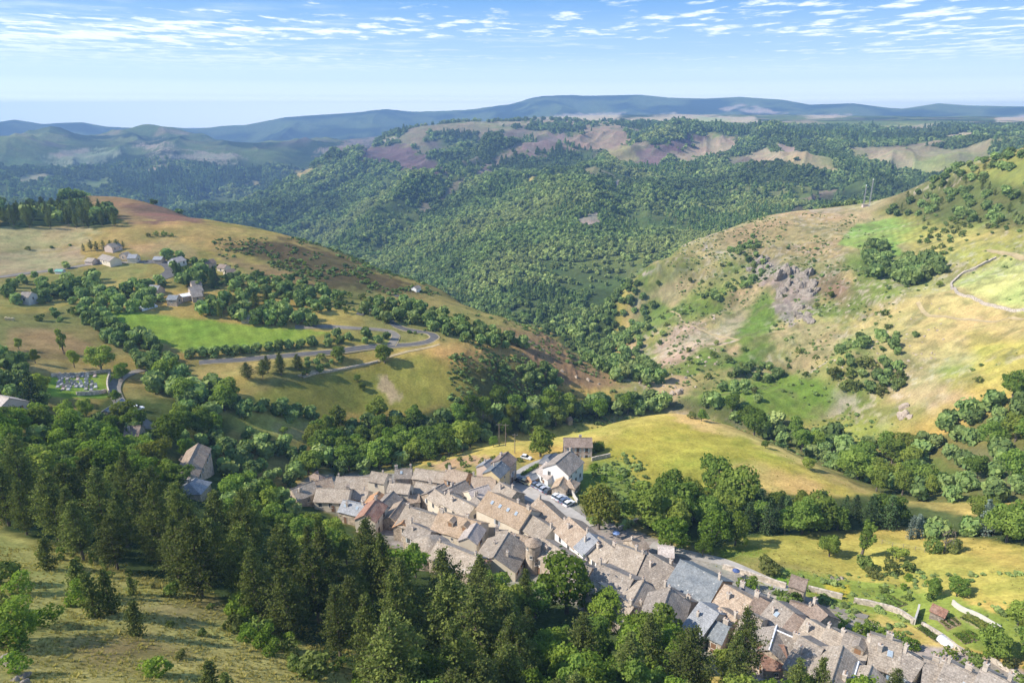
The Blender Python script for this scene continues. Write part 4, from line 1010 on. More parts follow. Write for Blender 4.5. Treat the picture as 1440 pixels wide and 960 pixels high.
# ---- nearest 300 of a kind become trees of their own, the rest one mass
def apparent(p): return p['h']/max(30., math.hypot(p['p'].x, p['p'].y))
def visible(p):
    px, py = project(p['p'].x, p['p'].y, p['p'].z+p['h']*.5)
    return -60 < px < 1500 and py < 1010+p['h']*3
_rng = random.Random(5)
def tree_object(p):
    sp = SPEC[p['kind']]; v = sp[_rng.randrange(len(sp))]
    name = NAMES[p['kind']]
    s = p['h']/v['h']; w_ = s*p['wide']*_rng.uniform(.78,1.22)
    rz = _rng.uniform(0, 6.283)
    if p['px'] > 17 or not p['small_ok']:
        o = empty(name, p['p'], rz); o.scale = (w_, w_, s); o.rotation_euler = (_rng.uniform(-.05,.05), _rng.uniform(-.05,.05), rz)
        for part in ('trunk','crown'):
            if part == 'trunk' and p['kind'] in ('bush','bright_bush'): continue
            c = bpy.data.objects.new(part, v[part]); COL.objects.link(c); c.parent = o
    else:
        o = bpy.data.objects.new(name, v['whole']); COL.objects.link(o)
        o.location = p['p']; o.rotation_euler = (0,0,rz); o.scale = (w_, w_, s)
    if p['kind'] in ('bush','bright_bush') and o.type == 'EMPTY':
        # a bush is one mesh
        c = [x for x in COL.objects if x.parent == o]
        me = v['crown']; bpy.data.objects.remove(o) if not c else None
        for x in c: bpy.data.objects.remove(x)
        if c: bpy.data.objects.remove(o)
        o = bpy.data.objects.new(name, me); COL.objects.link(o)
        o.location = p['p']; o.rotation_euler = (0,0,rz); o.scale = (w_, w_, s)
    tag(o, p['label'], CATS[name], p['group'])
    return o
def split_plants():
    by = {}
    for p in PLANTS:
        if not visible(p): continue
        p['px'] = FPX*apparent(p); p['small_ok'] = p['group'] is not None
        by.setdefault(NAMES[p['kind']], []).append(p)
    rest = []
    for name, L in by.items():
        L.sort(key=lambda p: -p['px']-(1000 if p['group'] is None else 0))
        print('PLANTS', name, len(L))
        for p in L[:300]: tree_object(p)
        rest += L[300:]
    return rest
REST = split_plants()
# ------------------------------------------------------------------ woods that read as one mass: instanced crowns on points
def far_crown(seed, n, conifer=False):
    rng = np.random.default_rng(900+seed)
    if conifer:
        k = n; z = rng.uniform(0,1,k); a = rng.uniform(0,6.283,k); r = (.06+.36*(1-z))*rng.uniform(.5,1.1,k)
        P = np.stack([r*np.cos(a), r*np.sin(a), z],1); Nn = np.stack([np.cos(a),np.sin(a),np.full(k,.5)],1); T = rng.uniform(0,.6,k)
        return foliage_mesh('far_conifer', P, Nn, .24, T, [M_FAR], rng, flat=.6)
    P, Nn, T = crown_points(rng, n, 1.0, .52, -.05, 7, .8, ragged=.1)
    return foliage_mesh('far_crown', P, Nn, .27 if n < 200 else .2, T, [M_FAR], rng, flat=.7)
def instanced(name, pts, scales, tints, kinds, protos, label):
    me = bpy.data.meshes.new(name)
    me.vertices.add(len(pts)); me.vertices.foreach_set('co', np.asarray(pts, np.float32).ravel())
    for nm, arr, ty in (('tscale',scales,'FLOAT_VECTOR'),('tint',tints,'FLOAT'),('tkind',kinds,'INT'),('trot',RNG.uniform(0,6.283,len(pts)),'FLOAT')):
        a = me.attributes.new(nm, ty, 'POINT')
        a.data.foreach_set('vector' if ty == 'FLOAT_VECTOR' else 'value', np.asarray(arr, np.int32 if ty == 'INT' else np.float32).ravel())
    o = bpy.data.objects.new(name, me); COL.objects.link(o)
    ng = bpy.data.node_groups.new(name, 'GeometryNodeTree')
    ng.interface.new_socket('Geometry', in_out='INPUT', socket_type='NodeSocketGeometry'); ng.interface.new_socket('Geometry', in_out='OUTPUT', socket_type='NodeSocketGeometry')
    gi = ng.nodes.new('NodeGroupInput'); go = ng.nodes.new('NodeGroupOutput'); join = ng.nodes.new('GeometryNodeJoinGeometry')
    def attr(n, t):
        x = ng.nodes.new('GeometryNodeInputNamedAttribute'); x.data_type = t; x.inputs[0].default_value = n; return x.outputs[0]
    kd, sc, rt = attr('tkind','INT'), attr('tscale','FLOAT_VECTOR'), attr('trot','FLOAT')
    cx = ng.nodes.new('ShaderNodeCombineXYZ'); ng.links.new(rt, cx.inputs[2])
    for k, pr in enumerate(protos):
        pm = pr
        oi = ng.nodes.new('GeometryNodeObjectInfo'); oi.inputs[0].default_value = pm
        ins = ng.nodes.new('GeometryNodeInstanceOnPoints')
        cmp_ = ng.nodes.new('FunctionNodeCompare'); cmp_.data_type = 'INT'; cmp_.operation = 'EQUAL'
        ia = [s for s in cmp_.inputs if s.type == 'INT']; ng.links.new(kd, ia[0]); ia[1].default_value = k
        ng.links.new(gi.outputs[0], ins.inputs['Points']); ng.links.new(cmp_.outputs[0], ins.inputs['Selection'])
        ng.links.new(oi.outputs['Geometry'], ins.inputs['Instance']); ng.links.new(cx.outputs[0], ins.inputs['Rotation']); ng.links.new(sc, ins.inputs['Scale'])
        ng.links.new(ins.outputs[0], join.inputs[0])
    ng.links.new(join.outputs[0], go.inputs[0])
    md = o.modifiers.new('planting', 'NODES'); md.node_group = ng
    o['kind'] = 'stuff'
    return o
PROTO = []
pc = bpy.data.collections.new('crown_models')          # not linked to the scene: models only
for k in range(4):
    o = bpy.data.objects.new('far_crown_model', far_crown(k, 150)); pc.objects.link(o); PROTO.append(o)
o = bpy.data.objects.new('far_conifer_model', far_crown(9, 110, True)); pc.objects.link(o); PROTO.append(o)
for k in range(2):
    o = bpy.data.objects.new('near_crown_model', far_crown(20+k, 420)); pc.objects.link(o); PROTO.append(o)

def mass():
    m = (np.abs(GA) < .74) & (GD > 560) & (GD < 3300) & (FOREST > .45)
    ii = np.nonzero(m)
    cell = (GD[ii]**2)*(AZ[600]-AZ[599])*(LN[400]-LN[399])
    sp = np.where(GD[ii] < 1400, 5.2, np.where(GD[ii] < 2200, 6.8, 10.))
    prob = cell/(sp**2)*sstep(.45,.8,FOREST[ii])
    clear = sstep(.36,.47,fbm(GX[ii]/130, GY[ii]/130, 5, 91)); prob = prob*(.12+.88*clear)
    cnt = RNG.poisson(prob)
    rep = np.repeat(np.arange(len(cnt)), cnt)
    print('FOREST', len(rep))
    d = GD[ii][rep]
    x = GX[ii][rep]+RNG.uniform(-.5,.5,len(rep))*d*.004; y = GY[ii][rep]+RNG.uniform(-.5,.5,len(rep))*d*.006
    z = ground(x, y)
    f1 = fbm(x/160, y/160, 3, 92); f2 = fbm(x/420, y/420, 3, 93)
    con = (fbm(x/200, y/200, 3, 94) > .60) & (RNG.random(len(x)) < .8)
    dark = C[ii][rep].sum(1) < .13
    con |= dark & (RNG.random(len(x)) < .8)
    kind = np.where(con, 4, RNG.integers(0,4,len(x)))
    big = np.where(d > 1400, np.where(d > 2200, 1.75, 1.28), 1.0)
    vs_ = np.clip(.75+1.0*(fbm(x/60,y/60,3,95)-.35)+RNG.normal(size=len(x))*.2,.45,1.6)
    hgt = RNG.uniform(6.5,10,len(x))*vs_*big*np.where(con,1.15,1)
    wid = RNG.uniform(6.6,10.8,len(x))*vs_*big*np.where(con,.85,1)
    tint = np.clip(.30+2.6*(f1-.48)+1.6*(f2-.48)+RNG.normal(size=len(x))*.15, 0, 1)*np.where(con,.25,1)
    sc = np.stack([wid,wid,hgt],1)
    instanced('forest', np.stack([x,y,z-.06*hgt],1), sc, tint, kind, PROTO, None)
mass()
if REST:
    P = np.array([p['p'] for p in REST]); kd = np.array([4 if p['kind'] in ('pine','spruce','young_pine','blue_spruce') else 5+(i%2) for i,p in enumerate(REST)])
    hh = np.array([p['h'] for p in REST])
    sc = np.stack([hh*.9,hh*.9,hh*1.0],1); sc[kd==4] *= np.array([.75,.75,1.0])
    bsh = np.array([p['kind'] in ('bush','bright_bush') for p in REST]); sc[bsh] *= np.array([1.45,1.45,1])
    tint = np.clip(RNG.normal(size=len(REST))*.25+.30,0,1)
    P[:,2] -= .06*hh
    instanced('tree_mass', P, sc, tint, kd, PROTO, None)
    print('REST', len(REST))

# ---- low scrub, bracken and tussocks: ground cover nobody could count
def scrub(name, mask, spacing, hr, tint, kinds, n_max=9000):
    ii = np.nonzero(mask > .05)
    cell = (GD[ii]**2)*(AZ[600]-AZ[599])*(LN[400]-LN[399])
    cnt = RNG.poisson(np.clip(mask[ii],0,1)*cell/spacing**2)
    rep = np.repeat(np.arange(len(cnt)), cnt)
    if len(rep) > n_max: rep = RNG.choice(rep, n_max, replace=False)
    x = GX[ii][rep]+RNG.uniform(-1,1,len(rep)); y = GY[ii][rep]+RNG.uniform(-1,1,len(rep)); z = ground(x,y)
    h = RNG.uniform(*hr,len(rep))*np.clip(RNG.lognormal(0,.35,len(rep)),.5,2.2)
    sc = np.stack([h*1.5,h*1.5,h],1)
    t = np.clip(tint+RNG.normal(size=len(rep))*.2,0,1)
    print('SCRUB', name, len(rep))
    return np.stack([x,y,z-.12*h],1), sc, t, RNG.choice(kinds, len(rep))
def cluster(sx, sy, lo, hi, seed): return sstep(lo, hi, fbm(GX/sx, GY/sy, 4, seed))
inr = sstep(890,960,PXG)*(GD > 270)*(GD < 900)*(PYG > 300)
hay = sstep(.40,.44, C[...,0])*sstep(.36,.42,C[...,1])
parts_ = [
 scrub('right hill', inr*cluster(26,34,.46,.6,101)*(1-hay)*(1-.75*sstep(1200,1300,PXG)), 4.2, (.4,1.3), .35, [0,1,2,3], 6000),
 scrub('hill flank', ((PXG > 300)*(PXG < 620)*(PYG > 335)*(PYG < 415)*(GD > 420)*(GD < 760))*cluster(22,22,.42,.55,102), 3.4, (.6,1.6), .05, [0,1,2,3], 5000),
 scrub('nose', nose*cluster(14,14,.42,.56,103), 2.6, (.4,1.3), .15, [0,1,2,3], 3000),
 scrub('slope over hollow', ((PXG > 630)*(PXG < 790)*(PYG > 500)*(PYG < 575)*(GD > 250)*(GD < 520))*cluster(12,12,.40,.52,104), 2.2, (.5,1.6), .2, [0,1,2,3], 3000),
 scrub('gardens', ((PXG > 1060)*(PXG < 1440)*(PYG > 805)*(PYG < 930)*(GD > 90)*(GD < 240))*cluster(8,8,.48,.6,105), 2.0, (.3,.9), .5, [0,1,2,3], 2500),
 scrub('mound garden', ((PXG > 830)*(PXG < 910)*(PYG > 640)*(PYG < 745)*(GD > 120)*(GD < 300))*cluster(8,8,.42,.55,106), 1.8, (.4,1.1), .5, [0,1,2,3], 2000),
]
sp_, ss_, st_, sk_ = [np.concatenate([p[k] for p in parts_]) for k in range(4)]
instanced('scrub', sp_, ss_, st_, sk_, PROTO, None)
# dry grass tufts on the near slope and the meadows
def tuft_mesh(seed):
    rng = np.random.default_rng(seed); V = []; F = []; T = []
    for k in range(22):
        a = rng.uniform(0,6.283); l = rng.uniform(.5,1.0); r0 = rng.uniform(0,.28); b = rng.uniform(.15,.6)
        c = np.array([r0*math.cos(a), r0*math.sin(a), -.05]); d = np.array([math.cos(a)*b*l, math.sin(a)*b*l, l]); s = np.array([-math.sin(a),math.cos(a),0])*.07
        i = len(V); V += [c-s, c+s, c+d*.6+s*.7, c+d*.6-s*.7, c+d]; F.append((i,i+1,i+2,i+3)); F.append((i+3,i+2,i+4,i+4)); T += [.2,.2,.6,.6,1]
    me = bpy.data.meshes.new('tuft'); me.from_pydata([tuple(v) for v in V], [], [f if f[2]!=f[3] else f[:3] for f in F])
    at_ = me.attributes.new('tone','FLOAT','POINT'); at_.data.foreach_set('value', np.array(T,np.float32)); me.materials.append(M_GRASS); return me
M_GRASS = leaf_mat('dry_grass', (.28,.25,.085), (.47,.41,.135), (.47,.385,.14), instanced=True, trans=.3)
TUFT = []
for k in range(3):
    o = bpy.data.objects.new('tuft_model', tuft_mesh(40+k)); pc.objects.link(o); TUFT.append(o)
nearm = (GD > 45)*(GD < 150)*(PXG < 560)*(PXG > -80)*(PYG > 735)*(PYG < 1000)*sstep(-12,10, (PYG-745)-(PXG*.30))
g1 = scrub('tufts', nearm*cluster(4,4,.30,.5,111), .42, (.10,.30), .35, [0,1,2], 45000)
g2 = scrub('meadow tufts', ((PXG > 1000)*(PXG < 1460)*(PYG > 745)*(PYG < 860)*(GD > 90)*(GD < 240))*cluster(9,9,.44,.56,112), 1.5, (.12,.28), .5, [0,1,2], 5000)
g3 = scrub('mound tufts', ((PXG > 820)*(PXG < 1240)*(PYG > 578)*(PYG < 700)*(GD > 170)*(GD < 310))*cluster(10,10,.44,.56,113), 1.9, (.10,.25), .5, [0,1,2], 3500)
gp, gs, gt, gk = [np.concatenate([p[k] for p in (g1,g2,g3)]) for k in range(4)]
instanced('grass_tufts', gp, gs, gt, gk, TUFT, None)
# ------------------------------------------------------------------ building materials
def roof_mat(name, a, b, c, w_=.55, h_=.34, rough=.85, lichen=0.0, spec=.2):
    m, nt, out = mat(name)
    tc = nt.nodes.new('ShaderNodeTexCoord')
    oi = N(nt,'ShaderNodeObjectInfo')
    bk = N(nt,'ShaderNodeTexBrick'); bk.inputs['Color1'].default_value=(*a,1); bk.inputs['Color2'].default_value=(*b,1); bk.inputs['Mortar'].default_value=(*[x*.45 for x in a],1)
    bk.inputs['Scale'].default_value=1; bk.inputs['Brick Width'].default_value=w_; bk.inputs['Row Height'].default_value=h_; bk.inputs['Mortar Size'].default_value=.025; bk.inputs['Bias'].default_value=0
    nt.links.new(tc.outputs['Object'], bk.inputs['Vector'])
    nz = N(nt,'ShaderNodeTexNoise', i_Scale=.55, i_Detail=6.0, i_Roughness=.65); geo = N(nt,'ShaderNodeNewGeometry'); nt.links.new(geo.outputs['Position'], nz.inputs['Vector'])
    r = N(nt,'ShaderNodeMapRange', i_1=.38, i_2=.66, i_3=0.0, i_4=.75); nt.links.new(nz.outputs['Fac'], r.inputs[0])
    mx = N(nt,'ShaderNodeMix', data_type='RGBA'); nt.links.new(r.outputs[0], mx.inputs[0]); nt.links.new(bk.outputs['Color'], mx.inputs[6]); mx.inputs[7].default_value=(*c,1)
    vo = N(nt,'ShaderNodeTexNoise', i_Scale=2.6, i_Detail=3.0, i_Roughness=.7); nt.links.new(geo.outputs['Position'], vo.inputs['Vector'])
    r3 = N(nt,'ShaderNodeMapRange', i_1=.3, i_2=.7, i_3=.66, i_4=1.34); nt.links.new(vo.outputs['Fac'], r3.inputs[0])
    r4 = N(nt,'ShaderNodeMapRange', i_1=0.0, i_2=1.0, i_3=.84, i_4=1.14); nt.links.new(oi.outputs['Random'], r4.inputs[0])
    mu = N(nt,'ShaderNodeMath', operation='MULTIPLY'); nt.links.new(r3.outputs[0], mu.inputs[0]); nt.links.new(r4.outputs[0], mu.inputs[1])
    vm = N(nt,'ShaderNodeVectorMath', operation='SCALE'); nt.links.new(mx.outputs[2], vm.inputs[0]); nt.links.new(mu.outputs[0], vm.inputs['Scale'])
    last = vm.outputs[0]
    if lichen:
        ln = N(nt,'ShaderNodeTexNoise', i_Scale=1.5, i_Detail=2.0, i_Roughness=.5); nt.links.new(geo.outputs['Position'], ln.inputs['Vector'])
        lr = N(nt,'ShaderNodeMapRange', i_1=.66, i_2=.72, i_3=0.0, i_4=lichen); nt.links.new(ln.outputs['Fac'], lr.inputs[0])
        lm = N(nt,'ShaderNodeMix', data_type='RGBA'); nt.links.new(lr.outputs[0], lm.inputs[0]); nt.links.new(last, lm.inputs[6]); lm.inputs[7].default_value=(.62,.60,.54,1); last = lm.outputs[2]
    p = N(nt,'ShaderNodeBsdfPrincipled'); p.inputs['Roughness'].default_value=rough; p.inputs['Specular IOR Level'].default_value=spec
    nt.links.new(last, p.inputs['Base Color'])
    bp = N(nt,'ShaderNodeBump', i_Strength=.6, i_Distance=.08); nt.links.new(vo.outputs['Fac'], bp.inputs['Height']); nt.links.new(bp.outputs[0], p.inputs['Normal'])
    nt.links.new(p.outputs[0], out.inputs[0])
    return m
def wall_mat(name, a, b, stone=0.0, scale=1.0):
    m, nt, out = mat(name)
    geo = N(nt,'ShaderNodeNewGeometry')
    nz = N(nt,'ShaderNodeTexNoise', i_Scale=.7*scale, i_Detail=6.0, i_Roughness=.65); nt.links.new(geo.outputs['Position'], nz.inputs['Vector'])
    r = N(nt,'ShaderNodeMapRange', i_1=.35, i_2=.65); nt.links.new(nz.outputs['Fac'], r.inputs[0])
    mx = N(nt,'ShaderNodeMix', data_type='RGBA'); nt.links.new(r.outputs[0], mx.inputs[0]); mx.inputs[6].default_value=(*a,1); mx.inputs[7].default_value=(*b,1)
    last = mx.outputs[2]
    if stone:
        vo = N(nt,'ShaderNodeTexVoronoi', i_Scale=2.2); nt.links.new(geo.outputs['Position'], vo.inputs['Vector'])
        sp = nt.nodes.new('ShaderNodeSeparateColor'); nt.links.new(vo.outputs['Color'], sp.inputs[0])
        r2 = N(nt,'ShaderNodeMapRange', i_1=0.0, i_2=1.0, i_3=1-stone, i_4=1+stone); nt.links.new(sp.outputs[0], r2.inputs[0])
        vm = N(nt,'ShaderNodeVectorMath', operation='SCALE'); nt.links.new(last, vm.inputs[0]); nt.links.new(r2.outputs[0], vm.inputs['Scale']); last = vm.outputs[0]
    d = N(nt,'ShaderNodeBsdfDiffuse'); nt.links.new(last, d.inputs[0]); nt.links.new(d.outputs[0], out.inputs[0])
    return m
def plain_mat(name, c, rough=.6, spec=.3, metal=0.0, vary=.12):
    m, nt, out = mat(name)
    geo = N(nt,'ShaderNodeNewGeometry'); nz = N(nt,'ShaderNodeTexNoise', i_Scale=3.0, i_Detail=3.0); nt.links.new(geo.outputs['Position'], nz.inputs['Vector'])
    r = N(nt,'ShaderNodeMapRange', i_1=.3, i_2=.7, i_3=1-vary, i_4=1+vary); nt.links.new(nz.outputs['Fac'], r.inputs[0])
    vm = N(nt,'ShaderNodeVectorMath', operation='SCALE'); vm.inputs[0].default_value=c; nt.links.new(r.outputs[0], vm.inputs['Scale'])
    p = N(nt,'ShaderNodeBsdfPrincipled'); p.inputs['Roughness'].default_value=rough; p.inputs['Specular IOR Level'].default_value=spec; p.inputs['Metallic'].default_value=metal
    nt.links.new(vm.outputs[0], p.inputs['Base Color']); nt.links.new(p.outputs[0], out.inputs[0])
    return m
RM = dict(
 lauze=roof_mat('stone_slab_roof', (.38,.315,.245), (.28,.23,.18), (.42,.36,.29), lichen=.5),
 warm=roof_mat('warm_stone_roof', (.40,.305,.22), (.30,.225,.165), (.435,.35,.265), lichen=.4),
 grey=roof_mat('grey_stone_roof', (.30,.255,.21), (.22,.19,.16), (.34,.295,.25), lichen=.5),
 slate=roof_mat('slate_roof', (.20,.225,.245), (.165,.185,.20), (.25,.265,.27), .35,.22, .55, lichen=.75, spec=.4),
 darkslate=roof_mat('dark_slate_roof', (.12,.13,.145), (.095,.10,.115), (.15,.155,.165), .35,.22, .5, spec=.45),
 paleslate=roof_mat('pale_slate_roof', (.265,.275,.29), (.225,.235,.25), (.30,.305,.315), .5,.3, .55, spec=.4),
 tan=roof_mat('tan_tile_roof', (.46,.34,.225), (.39,.285,.19), (.48,.37,.27), .3,.3),
 brown=roof_mat('brown_tile_roof', (.27,.20,.155), (.22,.165,.13), (.31,.245,.2), .3,.3),
 red=roof_mat('red_tile_roof', (.36,.19,.13), (.28,.145,.10), (.36,.24,.18), .3,.3),
 orange=roof_mat('orange_tile_roof', (.60,.32,.15), (.50,.25,.12), (.55,.36,.22), .3,.3),
 pink=roof_mat('pinkish_roof', (.52,.44,.385), (.45,.38,.33), (.54,.48,.43), .4,.3),
 white=roof_mat('white_sheet_roof', (.72,.72,.72), (.68,.68,.68), (.75,.75,.74), 2,1),
 green=roof_mat('green_sheet_roof', (.16,.36,.29), (.14,.32,.26), (.2,.38,.32), 1,1),
)
WM = dict(
 stone=wall_mat('rubble_stone', (.40,.325,.25), (.50,.42,.33), .28), cream=wall_mat('cream_render', (.66,.57,.44), (.72,.645,.52)), white=wall_mat('white_render', (.76,.75,.73), (.82,.81,.78)),
 ochre=wall_mat('ochre_render', (.62,.49,.27), (.68,.56,.35)), brick=wall_mat('reddish_stone', (.45,.28,.17), (.54,.36,.235), .22), pinkw=wall_mat('pinkish_render', (.58,.46,.39), (.63,.52,.45)),
 grey=wall_mat('grey_render', (.50,.49,.47), (.58,.57,.55)), lilac=wall_mat('pale_blue_white_render', (.72,.73,.80), (.78,.79,.84)), dark=wall_mat('dark_stone', (.24,.20,.17), (.32,.27,.23), .3))
M_GLASS = plain_mat('window_glass', (.045,.055,.065), .15, .6)
M_FRAME = plain_mat('window_frame', (.62,.58,.52))
M_WOODF = plain_mat('wooden_frame', (.30,.17,.09))
M_SHUT = {'blue': plain_mat('blue_shutter', (.30,.42,.55)), 'white': plain_mat('white_shutter', (.75,.75,.75)), 'wood': plain_mat('wooden_shutter', (.36,.20,.10)), 'grey': plain_mat('grey_shutter', (.45,.47,.48))}
M_LEAD = plain_mat('lead_ridge', (.78,.79,.82), .5)
M_CHIM = wall_mat('chimney_stone', (.44,.38,.32), (.58,.52,.45), .2)
M_POT = plain_mat('chimney_pot', (.42,.31,.24))
M_DOOR = plain_mat('door_wood', (.22,.13,.08))

def win_mesh(w_, h_, wood=False):
    b = MB()
    b.box(-w_/2-.09,-.03,-h_/2-.09, w_/2+.09,.035,h_/2+.09, 0)
    b.box(-w_/2,.03,-h_/2,-.04,.05,h_/2,1); b.box(.04,.03,-h_/2,w_/2,.05,h_/2,1)
    b.box(-w_/2-.16,.0,-h_/2-.2,w_/2+.16,.14,-h_/2-.1,0)
    me = bpy.data.meshes.new('window'); me.from_pydata(b.v,[],b.f)
    me.materials.append(M_WOODF if wood else M_FRAME); me.materials.append(M_GLASS); me.polygons.foreach_set('material_index', b.mi); me.update()
    return me
WIN = {False: win_mesh(.95,1.35), True: win_mesh(.95,1.35,True), 'small': win_mesh(.6,.7), 'wide': win_mesh(1.5,1.3,True)}
def shut_mesh(key):
    b = MB(); b.box(-.24,.0,-.72,.24,.06,.72,0)
    for k in range(5): b.box(-.20,.055,-.6+k*.26,.20,.075,-.45+k*.26,0)
    me = bpy.data.meshes.new('shutter'); me.from_pydata(b.v,[],b.f); me.materials.append(M_SHUT[key]); me.update(); return me
SHUT = {k: shut_mesh(k) for k in M_SHUT}
def link_part(name, me, parent, loc, rz=0.0, rx=0.0):
    o = bpy.data.objects.new(name, me); COL.objects.link(o); o.parent = parent; o.location = loc; o.rotation_euler = (rx,0,rz); return o
def door_mesh():
    b = MB(); b.box(-.62,-.03,0,.62,.05,2.25,0); b.box(-.5,.045,.02,.5,.08,2.1,1)
    me = bpy.data.meshes.new('door'); me.from_pydata(b.v,[],b.f); me.materials.append(M_FRAME); me.materials.append(M_DOOR); me.polygons.foreach_set('material_index', b.mi); me.update(); return me
DOOR = door_mesh()
def chim_mesh(w_, d_, h_, pots=1):
    b = MB(); b.box(-w_/2,-d_/2,-1.6,w_/2,d_/2,h_,0); b.box(-w_/2-.08,-d_/2-.08,h_,w_/2+.08,d_/2+.08,h_+.12,0)
    for k in range(pots):
        x = (k-(pots-1)/2)*.42
        b.tube([(x,0,h_+.1),(x,0,h_+.5)],[.14,.12],7,1)
    me = bpy.data.meshes.new('chimney'); me.from_pydata(b.v,[],b.f); me.materials.append(M_CHIM); me.materials.append(M_POT); me.polygons.foreach_set('material_index', b.mi); me.update(); return me
CHIM = [chim_mesh(.65,.5,1.1), chim_mesh(.5,.5,1.3), chim_mesh(.95,.55,1.05,2), chim_mesh(.45,.42,.8)]
SKYL = None
def skylight_mesh():
    b = MB(); b.box(-.42,-.55,.0,.42,.55,.10,0); b.box(-.34,-.47,.095,.34,.47,.125,1)
    me = bpy.data.meshes.new('skylight'); me.from_pydata(b.v,[],b.f); me.materials.append(plain_mat('skylight_frame',(.4,.42,.44))); me.materials.append(plain_mat('skylight_glass',(.33,.40,.46),.12,.7)); me.polygons.foreach_set('material_index', b.mi); me.update(); return me
SKYL = skylight_mesh()
_hr = random.Random(21)

def slab_grid(b, P00, P10, P11, P01, nx, ny, th, rng, amp, mi=0):
    """a slightly uneven roof slope: grid between four corners, with thickness"""
    vs = []; 
    for j in range(ny+1):
        for i in range(nx+1):
            u, v = i/nx, j/ny
            p = (Vector(P00)*(1-u)+Vector(P10)*u)*(1-v)+(Vector(P01)*(1-u)+Vector(P11)*u)*v
            edge = 0 if v == 1 else 1
            p.z += rng.uniform(-amp,amp)*edge - .10*amp*10*math.sin(math.pi*u)*math.sin(math.pi*v)*.6
            vs.append(p)
    n = len(vs); top = [tuple(p) for p in vs]; bot = [(p.x,p.y,p.z-th) for p in vs]
    fs = []; W = nx+1
    for j in range(ny):
        for i in range(nx):
            a = j*W+i; fs.append((a,a+1,a+W+1,a+W)); fs.append((n+a+W,n+a+W+1,n+a+1,n+a))
    for i in range(nx):
        fs.append((n+i,n+i+1,i+1,i)); a=ny*W+i; fs.append((a,a+1,n+a+1,n+a))
    for j in range(ny):
        a=j*W; fs.append((a,a+W,n+a+W,n+a)); a=j*W+nx; fs.append((n+a,n+a+W,a+W,a))
    b.mesh(top+bot, fs, mi)

